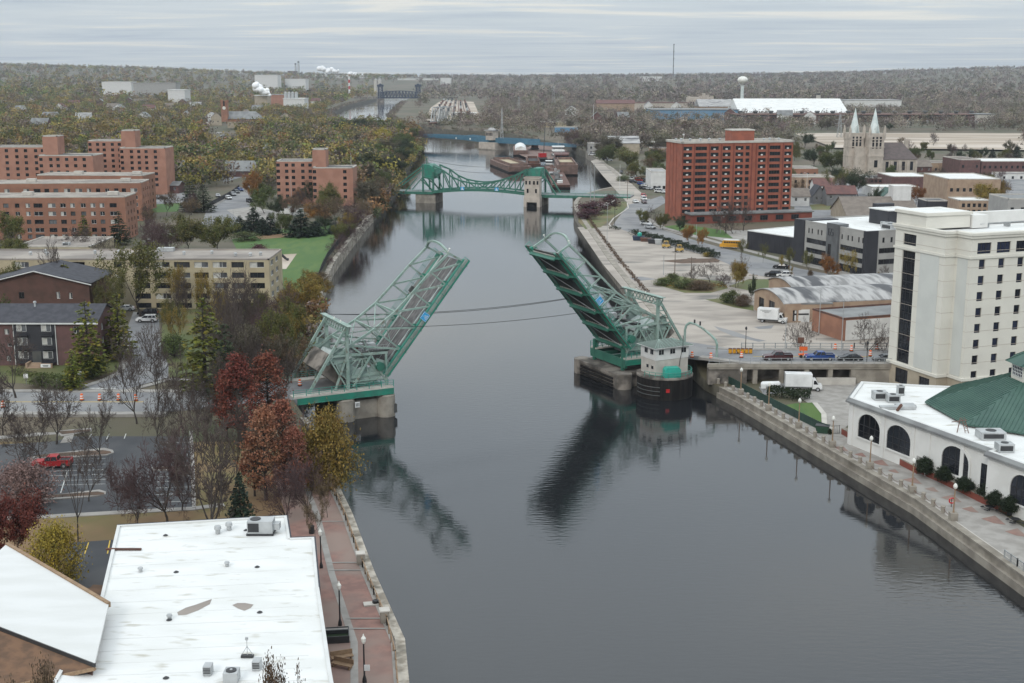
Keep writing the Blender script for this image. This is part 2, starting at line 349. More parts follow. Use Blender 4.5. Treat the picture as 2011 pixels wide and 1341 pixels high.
# ------------------------------------------------------------------ ground, river
def terrain():
    offs = [0, 1.5, 4, 8, 14, 22, 35, 55, 80, 120, 180, 260, 380, 540, 760, 1050, 1450, 2000, 2800, 3800, 5200, 7000]
    ys = sorted(set([40, 60, 80] + [a for a, _ in LB] + [a for a, _ in RB] + list(range(100, 700, 30)) + [244, 246, 249, 252, 255] + list(range(700, 2300, 80)) + list(range(2300, 6600, 200)) + [7200, 8200, 9500]))
    mb = MB().use('ground_mix')
    for B, sgn in ((LB, -1), (RB, 1)):
        base = len(mb.v)
        for y in ys:
            bx = bank(B, y)
            for o in offs:
                x = bx + sgn * o; mb.v.append((x, y, H(x, y)))
        n = len(offs)
        for j in range(len(ys) - 1):
            for i in range(n - 1):
                q = [base + j * n + i, base + j * n + i + 1, base + (j + 1) * n + i + 1, base + (j + 1) * n + i]
                mb.f.append(q if sgn > 0 else q[::-1]); mb.m.append(0)
        # bank face down to the bed
        mb.use('riverbed')
        b2 = len(mb.v)
        for y in ys: mb.v.append((bank(B, y), y, -3.0))
        for j in range(len(ys) - 1):
            q = [base + j * n, base + (j + 1) * n, b2 + j + 1, b2 + j]
            mb.f.append(q if sgn > 0 else q[::-1]); mb.m.append(mb.cur)
        mb.use('ground_mix')
    # near rim behind the camera and river bed
    mb.use('riverbed'); b3 = len(mb.v)
    for y in ys: mb.v += [(bank(LB, y), y, -3.0), (bank(RB, y), y, -3.0)]
    for j in range(len(ys) - 1): mb.f.append([b3 + 2 * j, b3 + 2 * j + 1, b3 + 2 * j + 3, b3 + 2 * j + 2]); mb.m.append(mb.cur)
    o = mb.build('ground', kind='structure'); o.data.polygons.foreach_set('use_smooth', [True] * len(o.data.polygons))
    wb = MB()
    for y in ys: wb.v += [(bank(LB, y) - .0, y, 0), (bank(RB, y) + .0, y, 0)]
    for j in range(len(ys) - 1): wb.f.append([2 * j, 2 * j + 1, 2 * j + 3, 2 * j + 2]); wb.m.append(0)
    wb.build('river_water', 'canal_water', kind='structure')
terrain()
def sheet(name, uv, z, mat, thick=None, kind='structure', **k):
    pts = [at(u, v, z) for u, v in uv]
    return wsheet(name, pts, z, mat, thick, kind, **k)
def wsheet(name, pts, z, mat, thick=None, kind='structure', **k):
    mb = MB()
    area = sum(a[0] * b[1] - b[0] * a[1] for a, b in zip(pts, pts[1:] + pts[:1]))
    if area < 0: pts = pts[::-1]
    if thick: mb.prism([(p[0], p[1]) for p in pts], z - thick, z)
    else: mb.poly([(p[0], p[1], z) for p in pts])
    return mb.build(name, mat, kind=kind, **k)
def strip(name, uv, w, z, mat, h=None, kind='structure', world=False, **k):
    """a band of width w along a line of points"""
    P = [Vector((p[0], p[1], z)) for p in uv] if world else [at(u, v, z) for u, v in uv]
    L = []; Rr = []
    for i, p in enumerate(P):
        d = (P[min(i + 1, len(P) - 1)] - P[max(i - 1, 0)]).normalized(); nrm = Vector((-d.y, d.x, 0)) * w / 2
        L.append(p + nrm); Rr.append(p - nrm)
    mb = MB()
    for i in range(len(P) - 1):
        if h: mb.hexa([tuple(x) for x in (Rr[i] - Vector((0, 0, h)), Rr[i + 1] - Vector((0, 0, h)), L[i + 1] - Vector((0, 0, h)), L[i] - Vector((0, 0, h)), Rr[i], Rr[i + 1], L[i + 1], L[i])])
        else: mb.quad(Rr[i], Rr[i + 1], L[i + 1], L[i])
    return mb.build(name, mat, kind=kind, **k)
# ================================================================== SETTING LAID ON THE GROUND
ZN = 4.6      # near left bank
# left bank, near
sheet('grass_verge', [(-160, 1330), (640, 1330), (640, 1000), (560, 812), (-160, 835)], ZN + .03, 'lawn_brown')
wsheet('road', [(-190, 207.3, 0), (-60, 207.6, 0), (-37.6, 216, 0), (-44.8, 229.4, 0), (-62, 221.3, 0), (-190, 220.6, 0)], ZL + .05, 'asphalt', thick=1.0)
for y0, y1 in ((205.6, 207.4), (221, 222.8)): wsheet('pavement', [(-190, y0, 0), (-58, y0, 0), (-58, y1, 0), (-190, y1, 0)], ZL + .14, 'concrete_walk', thick=.5)
for y in (214.0, 214.3): wsheet('road_marking', [(-190, y, 0), (-64, y, 0), (-64, y + .13, 0), (-190, y + .13, 0)], ZL + .06, 'paint_yellow')
sheet('side_street', [(152, 767), (236, 734), (250, 700), (246, 655), (262, 612), (312, 618), (314, 660), (318, 690), (331, 715), (330, 742), (290, 752), (238, 767)], ZL + .08, 'asphalt')
sheet('road_marking', [(165, 763), (227, 763), (227, 761.6), (165, 761.6)], ZL + .1, 'paint_line')
strip('pavement', [(146, 764), (200, 747), (236, 731), (249, 700), (244, 655)], 1.4, ZL + .16, 'concrete_walk', h=.4)
strip('pavement', [(236, 769), (290, 756), (334, 744), (470, 752)], 1.5, ZL + .16, 'concrete_walk', h=.4)
sheet('grass_verge', [(-60, 748), (140, 757), (230, 728), (240, 690), (200, 690), (-60, 720)], ZL + .03, 'lawn_dull')
sheet('grass_verge', [(335, 740), (480, 748), (540, 700), (520, 600), (320, 600), (316, 690)], ZL + .03, 'lawn_dull')
# car park with its islands and lines
sheet('car_park', [(152, 853), (372, 845), (377, 996), (88, 1012), (-120, 1016), (-120, 880), (110, 866)], ZN + .07, 'asphalt_new')
strip('pavement', [(-120, 869), (104, 850), (140, 845), (270, 838), (470, 838)], 1.9, ZN + .1, 'concrete_walk')
sheet('footpath', [(118, 870), (150, 818), (160, 816), (140, 868)], ZN + .12, 'concrete_walk')
strip('kerb', [(-120, 1021), (88, 1014), (260, 1004), (377, 998), (440, 990)], 1.3, ZN + .13, 'concrete_walk', h=.2)
strip('kerb', [(375, 846), (379, 920), (381, 996)], .5, ZN + .17, 'concrete_walk', h=.3)
for isl in ([(60, 897), (100, 890), (205, 879), (221, 883), (224, 888), (210, 893), (70, 902)], [(70, 975), (150, 966), (195, 961), (208, 965), (208, 970), (190, 973), (72, 983)], [(298, 917), (376, 912), (376, 921), (300, 923)], [(120, 856), (180, 846), (180, 840), (110, 846)]):
    sheet('kerb_island', isl, ZN + .2, 'concrete_walk', thick=.3)
    cx = sum(p[0] for p in isl) / len(isl); cy = sum(p[1] for p in isl) / len(isl)
    sheet('planting_bed', [(cx + (u - cx) * .93, cy + (v - cy) * .6) for u, v in isl], ZN + .23, 'mulch')
for a, b in (((180, 851), (172, 865)), ((216, 849), (209, 863)), ((249, 847), (244, 861)), ((114, 853), (112, 861))): strip('parking_line', [a, b], .14, ZN + .09, 'paint_line')
strip('parking_line', [(133, 924), (119, 968)], .14, ZN + .09, 'paint_line')
for v in (902, 913, 924, 933, 943, 952): strip('parking_line', [(96 + (v - 900) * .1, v + 1), (207, v - 2)], .11, ZN + .09, 'paint_line')
for v in (868, 880, 893, 907): strip('parking_line', [(318, v + 2), (373, v)], .11, ZN + .09, 'paint_line')
for v in (934, 944, 956, 969, 984): strip('parking_line', [(306, v + 2), (374, v)], .11, ZN + .09, 'paint_line')
sheet('car_park', [(133, 1066), (245, 1058), (215, 1150), (120, 1160)], ZN + .07, 'asphalt_new')
for a, b in (((174, 1065), (166, 1088)), ((216, 1061), (211, 1087))): strip('parking_line', [a, b], .16, ZN + .09, 'paint_yellow')
# left promenade
Lx = lambda y, o: (bank(LB, y) - o, y, 0)
yy = [84, 100, 120, 138, 158, 172, 181]
wsheet('promenade', [Lx(y, .7) for y in yy] + [Lx(y, 8.5) for y in yy[::-1]], ZN + .06, 'sidewalk_brick')
strip('paving_band', [Lx(y, 1.05) for y in yy], .45, ZN + .1, 'concrete_walk', world=True)
strip('paving_band', [Lx(y, 5.0 - .6 * sst(y, 120, 160)) for y in yy[:-1]], .75, ZN + .09, 'concrete_walk', world=True)
for v, u in ((1026, 630), (1107, 655), (1122, 660), (1217, 690), (1237, 695)):
    y = at(u, v, ZN).y; wsheet('paving_band', [Lx(y, .8), Lx(y, 5.0), (Lx(y, 5)[0], y + .28, 0), (Lx(y, .8)[0], y + .28, 0)], ZN + .12, 'concrete_walk')
# park and streets further up the left bank
sheet('lawn', [(455, 470), (560, 448), (655, 441), (657, 470), (632, 530), (602, 588), (560, 600), (545, 545), (470, 500)], ZL + .04, 'lawn')
sheet('bare_earth', [(500, 462), (610, 455), (600, 462), (510, 470)], ZL + .06, 'lawn_brown')
sheet('play_area', [(546, 500), (583, 498), (562, 528), (546, 528)], ZL + .07, 'field_tan')
sheet('side_street', [(405, 415), (440, 388), (470, 372), (497, 360), (500, 372), (490, 405), (458, 455), (430, 455), (395, 440)], ZL + .05, 'asphalt')
strip('pavement', [(400, 416), (432, 396), (468, 372)], 1.8, ZL + .12, 'concrete_walk')
sheet('car_park', [(445, 412), (500, 405), (560, 420), (540, 440), (470, 430)], ZL + .06, 'concrete_walk')
sheet('car_park', [(290, 385), (360, 378), (380, 398), (290, 404)], ZL + .05, 'asphalt')
sheet('lawn', [(283, 402), (355, 398), (350, 415), (284, 418)], ZL + .06, 'lawn')
sheet('side_street', [(430, 345), (480, 330), (500, 340), (440, 358)], ZL + .05, 'asphalt')
# right bank: gravel lot, streets, verges
sheet('gravel_lot', [(1134, 446), (1185, 520), (1240, 585), (1300, 690), (1345, 694), (1790, 694), (1790, 560), (1540, 545), (1450, 512), (1330, 480), (1250, 455), (1195, 443)], ZR + .04, 'lot_ground')
sheet('street', [(1234, 402), (1212, 430), (1203, 443), (1225, 452), (1300, 478), (1400, 505), (1480, 540), (1560, 548), (1790, 600), (1790, 568), (1700, 552), (1570, 527), (1500, 507), (1420, 487), (1345, 466), (1275, 440), (1268, 415), (1290, 398), (1275, 390)], ZR + .07, 'asphalt')
sheet('street', [(1236, 402), (1276, 392), (1300, 384), (1310, 396), (1270, 420)], ZR + .09, 'asphalt')
sheet('quayside', [(1160, 316), (1172, 312), (1205, 330), (1240, 360), (1276, 394), (1238, 404), (1215, 380), (1183, 344)], ZR + .06, 'lot_ground')
sheet('grass_verge', [(1136, 436), (1136, 412), (1150, 400), (1185, 408), (1212, 396), (1231, 396), (1232, 408), (1208, 424), (1180, 446), (1150, 450)], ZR + .06, 'lawn_dull')
sheet('car_park', [(1165, 402), (1190, 396), (1208, 392), (1206, 400), (1180, 408)], ZR + .09, 'concrete_light')
strip('kerb', [(1232, 398), (1234, 408), (1205, 428), (1196, 440), (1204, 447)], .5, ZR + .16, 'concrete_light', h=.3)
strip('pavement', [(1270, 428), (1300, 446), (1360, 462), (1440, 484), (1490, 497), (1580, 520), (1710, 548), (1790, 566)], 2.6, ZR + .13, 'concrete_walk', h=.3)
sheet('lawn', [(1300, 445), (1340, 440), (1420, 452), (1440, 468), (1370, 462)], ZR + .08, 'lawn')
strip('footpath', [(1290, 447), (1345, 462), (1420, 477)], 1.2, ZR + .11, 'concrete_walk')
sheet('weed_patch', [(1290, 548), (1320, 540), (1372, 548), (1420, 552), (1430, 566), (1395, 575), (1345, 575), (1300, 562)], ZR + .06, 'lawn_dull')
sheet('weed_patch', [(1295, 512), (1350, 508), (1420, 507), (1410, 515), (1340, 517)], ZR + .06, 'mulch')
sheet('grass_verge', [(1385, 588), (1425, 585), (1480, 600), (1480, 610), (1440, 603)], ZR + .06, 'lawn_dull')
sheet('grass_verge', [(1430, 562), (1470, 548), (1540, 548), (1530, 565), (1470, 570)], ZR + .06, 'lawn_dull')
for q in ([(1402, 640), (1440, 650), (1480, 664), (1505, 669), (1490, 671), (1440, 660), (1412, 648)], [(1235, 545), (1260, 543), (1290, 548), (1250, 552)], [(1480, 642), (1520, 638), (1515, 645), (1490, 646)]): sheet('worn_patch', q, ZR + .055, 'asphalt')
strip('road_marking', [(1420, 574), (1330, 570), (1260, 560)], .3, ZR + .055, 'asphalt')
# low right bank by the promenade
Rx = lambda y, o: (bank(RB, y) + o, y, 0)
yr = [100, 120, 143, 157, 171.5, 186, 201, 216, 230.6, 238]
wsheet('promenade', [Rx(y, .5) for y in yr] + [Rx(y, 9.0 if y < 205 else 4.6) for y in yr[::-1]], ZP + .06, 'concrete_walk')
strip('paving_band', [Rx(y, .9) for y in yr], .5, ZP + .09, 'concrete_light', world=True)
for u, v, s in ((1650, 880, 1), (1690, 893, .7), (1728, 908, 1), (1755, 925, .6), (1792, 943, 1), (1830, 961, .7), (1868, 978, 1), (1905, 1000, .8), (1950, 1020, 1.1), (1995, 1045, 1)):
    p = at(u, v, ZP); dx = Vector((.36, -.93, 0)); dy = Vector((.93, .36, 0))
    wsheet('brick_paving', [p + dx * 2.2 * s, p + dy * 1.1 * s - dx * .9 * s, p - dy * 1.3 * s - dx * .6 * s, p - dy * 1.0 * s + dx * 1.2 * s], ZP + .085, 'sidewalk_brick')
sheet('driveway', [(1545, 745), (1640, 738), (1790, 726), (1790, 760), (1700, 800), (1650, 850), (1640, 856), (1618, 832), (1600, 800), (1570, 780)], ZP + .05, 'concrete_walk')
sheet('driveway', [(1490, 760), (1545, 742), (1545, 770), (1500, 775)], ZP + .04, 'asphalt')
sheet('lawn', [(1527, 798), (1560, 792), (1600, 790), (1615, 812), (1612, 832), (1580, 822)], ZP + .08, 'lawn')
sheet('lawn', [(1392, 742), (1398, 726), (1440, 722), (1462, 734), (1450, 742), (1400, 750)], ZP + .3, 'lawn_dull')
strip('kerb', [(1600, 790), (1618, 812), (1619, 832), (1634, 842)], .9, ZP + .16, 'concrete_light', h=.2)
sheet('street', [(1560, 376), (1700, 350), (2100, 340), (2100, 452), (1640, 446), (1560, 425)], ZR + .03, 'asphalt')
sheet('lawn', [(1590, 402), (1660, 396), (1660, 412), (1595, 412)], ZR + .05, 'lawn_dull')
sheet('plaza', [(1340, 452), (1560, 452), (1560, 500), (1500, 494)], ZR + .05, 'concrete_walk')
# far tan field, quarry shelves
sheet('field', [(1560, 262), (1700, 256), (2160, 252), (2160, 296), (1830, 292), (1640, 290)], 6.0, 'field_tan')
sheet('rail_yard_ground', [(836, 236), (845, 212), (862, 200), (880, 196), (930, 200), (940, 222), (935, 236), (880, 240)], 9.0, 'field_tan')
sheet('barge_landing', [(1012, 300), (1050, 283), (1100, 286), (1120, 300), (1090, 312), (1040, 312)], 1.2, 'rust_brown')
# ------------------------------------------------------------------ walls along the water
def river_wall(label, B, sgn, ys, ztop, thick, mat, name='river_wall', cap=True):
    o = thing(name, label, 'wall', (bank(B, ys[0]), ys[0], 0)); ox, oy = o.location.x, o.location.y
    mb = MB(); mc = MB()
    for a, b in zip(ys, ys[1:]):
        x0, x1 = bank(B, a) - ox, bank(B, b) - ox; a -= oy; b -= oy; e = -.04 * sgn; t = thick * sgn
        mb.hexa([(x0 + e, a, -2), (x0 + t, a, -2), (x1 + t, b, -2), (x1 + e, b, -2), (x0 + e, a, ztop - .25), (x0 + t, a, ztop - .25), (x1 + t, b, ztop - .25), (x1 + e, b, ztop - .25)])
        e2 = e - .12 * sgn; t2 = t + .1 * sgn
        mc.hexa([(x0 + e2, a, ztop - .25), (x0 + t2, a, ztop - .25), (x1 + t2, b, ztop - .25), (x1 + e2, b, ztop - .25), (x0 + e2, a, ztop), (x0 + t2, a, ztop), (x1 + t2, b, ztop), (x1 + e2, b, ztop)])
    mb.build('wall', mat, o); mc.build('coping', 'concrete' if mat != 'wall_stone' else 'wall_stone', o); return o
river_wall('rubble stone river wall beside the brick promenade and white roofed building', LB, -1, [78, 90, 100, 110, 120, 129, 138, 148, 158, 166, 174, 182, 190, 205], ZN + .45, .75, 'wall_stone')
river_wall('pale stone river wall below the striped green lawn', LB, -1, [300, 330, 358, 391, 420, 450, 480, 511, 535], 3.85, 1.2, 'wall_stone')
rw = river_wall('concrete dock wall with a stepped ledge along the bollard promenade', RB, 1, yr, ZP + .1, .9, 'concrete')
mb = MB()
for a, b in zip(yr, yr[1:]):
    x0, x1 = bank(RB, a) - rw.location.x, bank(RB, b) - rw.location.x; a -= rw.location.y; b -= rw.location.y
    mb.hexa([(x0 - .55, a, -2), (x0 - .05, a, -2), (x1 - .05, b, -2), (x1 - .55, b, -2), (x0 - .55, a, 1.05), (x0 - .05, a, 1.05), (x1 - .05, b, 1.05), (x1 - .55, b, 1.05)])
mb.build('ledge', 'concrete', rw)
river_wall('long concrete river wall edging the gravel lot', RB, 1, [262, 300, 338, 366, 394, 430, 470, 507, 544, 557, 570, 580, 590, 609, 625, 640, 653], ZR + .15, 1.5, 'concrete')
river_wall('straight concrete quay wall beyond the closed green bridge', RB, 1, [690, 714, 760, 800, 852, 900, 958], ZR + .15, 1.6, 'concrete')
# ================================================================== THE OPEN BASCULE BRIDGE
BO = Vector((-22.2, 224.3, 0)); BA = R(27)
def bw(X, Y, z=0.0): return Vector((BO.x + X * math.cos(BA) - Y * math.sin(BA), BO.y + X * math.sin(BA) + Y * math.cos(BA), z))
TH = R(50.6); S0, C0 = math.sin(TH), math.cos(TH)
def lf(s, y, t): return (s * C0 - t * S0, y, s * S0 + t * C0)      # leaf: along, across, up from the deck
SN = [24.3, 19.45, 14.6, 9.75, 4.9, 0.0]; TN = [3.3, 4.1, 4.6, 5.2, 6.6, 8.6]
def leaf(label, loc, rz):
    o = thing('bridge_leaf', label, 'bridge leaf', loc, rz, 'raised leaves of the open bridge')
    for Y, ins in ((2.0, 1), (12.0, -1)):
        m = MB().use('steel_pale')
        top = [(s, Y, t) for s, t in zip(SN, TN)]
        for a, b in zip(top, top[1:]): m.beam(lf(*a), lf(*b), .42, .40)
        m.beam(lf(SN[0], Y, TN[0]), lf(24.9, Y, 0), .36, .36)
        for i in range(1, 6): m.beam(lf(SN[i], Y, TN[i]), lf(SN[i], Y, 0), .26, .3)
        for i in range(5): m.beam(lf(SN[i], Y, 0.1), lf(SN[i + 1], Y, TN[i + 1]), .3, .3)
        m.beam(lf(0, Y, 8.6), lf(-5.2, Y, 10.1), .45, .5); m.beam(lf(0, Y, 0), lf(-5.0, Y, 5.5), .5, .6); m.beam(lf(0, Y, 4.5), lf(-4.5, Y, 9.2), .3)
        for i in range(3, 5):
            a = Vector(lf(SN[i], Y, TN[i])); b = Vector(lf(SN[i], Y, 0))
            m.beam(lf((SN[i] + SN[i + 1]) / 2, Y, (TN[i] + TN[i + 1]) / 2), lf(SN[i + 1], Y, 2.6), .14)
        m.use('steel_teal')
        m.beam(lf(25.2, Y, 0), lf(-.6, Y, 0), .5, .75, up=(0, 1, 0))
        for s in SN[:5]: m.hexa([lf(s - .9, Y - .12, -.3), lf(s + .9, Y - .12, -.3), lf(s + .9, Y + .12, -.3), lf(s - .9, Y + .12, -.3), lf(s - .45, Y - .12, .95), lf(s + .35, Y - .12, .95), lf(s + .35, Y + .12, .95), lf(s - .45, Y + .12, .95)])
        m.build('truss', None, o)
        # segmental girder: ribbed plate the leaf rolls on
        g = MB().use('plate_pale'); cx, cz, r = -4.2, 3.7, 5.4
        arc = [(cx + r * math.cos(a), cz + r * math.sin(a)) for a in [R(-198 + 176 * k / 16) for k in range(17)]]
        out = arc + [(cx + (p_ - cx) * .52, cz + (q_ - cz) * .52) for p_, q_ in arc[::-1]]
        g.xprism(out, Y - .09, Y + .09)
        g.use('steel_pale')
        for (a, b) in zip(arc, arc[1:]): g.beam((a[0], Y, a[1]), (b[0], Y, b[1]), .7, .22)
        for k in range(1, 16, 2): g.beam((cx + 1.2 * math.cos(R(-198 + 11 * k)), Y - .16 * ins, cz + 1.2 * math.sin(R(-198 + 11 * k))), (arc[k][0], Y - .16 * ins, arc[k][1]), .16, .22)
        g.build('segmental_girder', None, o)
    d = MB().use('deck_grating')
    d.hexa([lf(0, 2.6, .06), lf(24.8, 2.6, .06), lf(24.8, 11.4, .06), lf(0, 11.4, .06), lf(0, 2.6, .2), lf(24.8, 2.6, .2), lf(24.8, 11.4, .2), lf(0, 11.4, .2)])
    dk = d.build('deck', None, o)
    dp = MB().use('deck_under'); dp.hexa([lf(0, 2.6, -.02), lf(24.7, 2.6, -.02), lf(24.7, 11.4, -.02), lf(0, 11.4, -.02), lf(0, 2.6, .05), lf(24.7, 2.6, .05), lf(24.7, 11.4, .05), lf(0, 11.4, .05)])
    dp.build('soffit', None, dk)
    cb = MB().use('plate_white')
    for Y in (3.1, 6.9, 10.9): cb.beam(lf(.3, Y, .32), lf(24.6, Y, .32), .3 if Y != 6.9 else .14, .22 if Y != 6.9 else .06, up=lf(0, 0, 1))
    cb.build('kerb_rail', None, dk)
    st = MB().use('steel_dark')
    for k in range(12): st.beam(lf(0, 3.0 + k * .73, -.22), lf(24.5, 3.0 + k * .73, -.22), .12, .38, up=lf(0, 0, 1))
    st.build('stringers', None, o, kind='stuff')
    for i, s in enumerate(SN):
        f = MB().use('steel_green'); f.hexa([lf(s - .18, 2, -1.15), lf(s + .18, 2, -1.15), lf(s + .18, 12, -1.15), lf(s - .18, 12, -1.15), lf(s - .18, 2, -.42), lf(s + .18, 2, -.42), lf(s + .18, 12, -.42), lf(s - .18, 12, -.42)])
        for Y0, Y1 in ((2, -.1), (12, 14.1)): f.beam(lf(s, Y0, -.5), lf(s, Y1, -.15), .24, .4)
        f.use('concrete_light')
        for k in range(20): f.hexa([lf(s - .5, 2.9 + k * .43, -.44), lf(s + .5, 2.9 + k * .43, -.44), lf(s + .5, 3.12 + k * .43, -.44), lf(s - .5, 3.12 + k * .43, -.44), lf(s - .3, 2.9 + k * .43, -.2), lf(s + .3, 2.9 + k * .43, -.2), lf(s + .3, 3.12 + k * .43, -.2), lf(s - .3, 3.12 + k * .43, -.2)])
        f.build('floor_beam', None, o)
    for i in range(5):
        b = MB().use('metal_galv'); b.beam(lf(SN[i] - .2, 2.3, -.6), lf(SN[i + 1] + .2, 11.7, -.6), .1); b.build('lateral_brace', None, o)
    for Y0, Y1, Yr in ((.1, 1.75, .05), (12.25, 13.9, 13.95)):
        k = MB().use('walk_grating'); k.hexa([lf(-.6, Y0, .0), lf(25.4, Y0, .0), lf(25.4, Y1, .0), lf(-.6, Y1, .0), lf(-.6, Y0, .12), lf(25.4, Y0, .12), lf(25.4, Y1, .12), lf(-.6, Y1, .12)])
        k.use('steel_teal').beam(lf(-.6, Yr, -.08), lf(25.4, Yr, -.08), .16, .34, up=lf(0, 0, 1))
        sw = k.build('walkway', None, o)
        r = MB().use('rail_teal')
        for t in (.45, .8, 1.12): r.beam(lf(-.6, Yr, t), lf(25.4, Yr, t), .06)
        for q in range(14): r.beam(lf(-.6 + 2 * q, Yr, 0), lf(-.6 + 2 * q, Yr, 1.12), .08)
        r.build('railing', None, sw)
    p = MB().use('steel_pale')       # curved portal over the tip
    pts = []
    for k in range(15):
        f = k / 14; y = 2 + 10 * f; b = 1 - abs(2 * f - 1) ** 2.6
        pts.append(lf(24.3 + .9 * b, y, 3.3 + 1.5 * b))
    for a, b in zip(pts, pts[1:]): p.beam(a, b, .42, .36)
    for Y, s in ((2, 1), (12, -1)): p.beam(lf(SN[0], Y, TN[0]), lf(SN[0] - .2, Y + 1.2 * s, TN[0] + .9), .2)
    p.build('portal_arch', None, o)
    sw = MB().use('steel_pale')
    for i in (3, 4, 5): sw.beam(lf(SN[i], 2, TN[i]), lf(SN[i], 12, TN[i]), .3, .34)
    for i in (3, 4): sw.beam(lf(SN[i], 2, TN[i]), lf(SN[i + 1], 12, TN[i + 1]), .18); sw.beam(lf(SN[i], 12, TN[i]), lf(SN[i + 1], 2, TN[i + 1]), .18)
    sw.build('sway_bracing', None, o)
    cw = MB().use('concrete_dark'); cw.hexa([lf(-7.0, 2.9, 5.2), lf(-3.4, 2.9, 5.2), lf(-3.4, 11.1, 5.2), lf(-7.0, 11.1, 5.2), lf(-7.0, 2.9, 10.6), lf(-3.4, 2.9, 10.6), lf(-3.4, 11.1, 10.6), lf(-7.0, 11.1, 10.6)])
    cw.use('plate_white').hexa([lf(-3.35, 3.1, 4.5), lf(-1.2, 3.1, 4.5), lf(-1.2, 10.9, 4.5), lf(-3.35, 10.9, 4.5), lf(-3.35, 3.1, 9.2), lf(-2.6, 3.1, 9.2), lf(-2.6, 10.9, 9.2), lf(-3.35, 10.9, 9.2)])
    cw.build('counterweight', None, o)
    for Y in ((.0,) if rz < 1 else (14.0,)):     # blue navigation plate on the near walkway
        q = -1 if Y < 1 else 1
        n = MB().use('sign_blue'); n.hexa([lf(11.4, Y + .03 * q, .05), lf(12.9, Y + .03 * q, .05), lf(12.9, Y + .09 * q, .05), lf(11.4, Y + .09 * q, .05), lf(11.4, Y + .03 * q, 1.45), lf(12.9, Y + .03 * q, 1.45), lf(12.9, Y + .09 * q, 1.45), lf(11.4, Y + .09 * q, 1.45)])
        n.use('sign_white'); yy_ = Y + .11 * q
        def bar(a, b, w): n.beam(lf(11.4 + a[0], yy_, a[1] + .05), lf(11.4 + b[0], yy_, b[1] + .05), w, .03)
        for a, b, w in (((.06, .06), (1.44, .06), .07), ((.06, 1.34), (1.44, 1.34), .07), ((.06, .06), (.06, 1.34), .07), ((1.44, .06), (1.44, 1.34), .07), ((.3, .4), (1.2, .4), .16), ((.45, .62), (1.05, .62), .2), ((.62, .6), (.62, 1.1), .14), ((.3, .25), (1.2, .25), .06), ((.7, 1.0), (1.05, .75), .1)): bar(a, b, w)
        n.build('channel_sign', None, o)
    if rz < 1:
        bx = MB().use('steel_dark'); bx.hexa([lf(15.4, 11.2, .3), lf(16.6, 11.2, .3), lf(16.6, 11.5, .3), lf(15.4, 11.5, .3), lf(15.4, 11.2, 1.5), lf(16.6, 11.2, 1.5), lf(16.6, 11.5, 1.5), lf(15.4, 11.5, 1.5)]); bx.build('equipment_box', None, o)
    for Y in (2, 12):
        l = MB().use('globe_white'); a = lf(24.4, Y, 3.6); l.tube(a, (a[0] + .35, a[1], a[2] + .45), .05, 5); l.lathe([(.05, 0), (.17, .1), (.17, .25), (.05, .32)], 8); 
        vs = l.v[-32:]; l.v[-32:] = [(x + a[0] + .35, y + a[1], z + a[2] + .4) for x, y, z in vs]; l.build('lamp', None, o)
    return o
PIV = 8.0
leaf('raised leaf of the open bridge with its grey roadway facing up, left of the channel', bw(0, 0, PIV), BA)
leaf('raised leaf showing its dark underside to the channel by the control house', bw(51.2, 14, PIV), BA + PI)
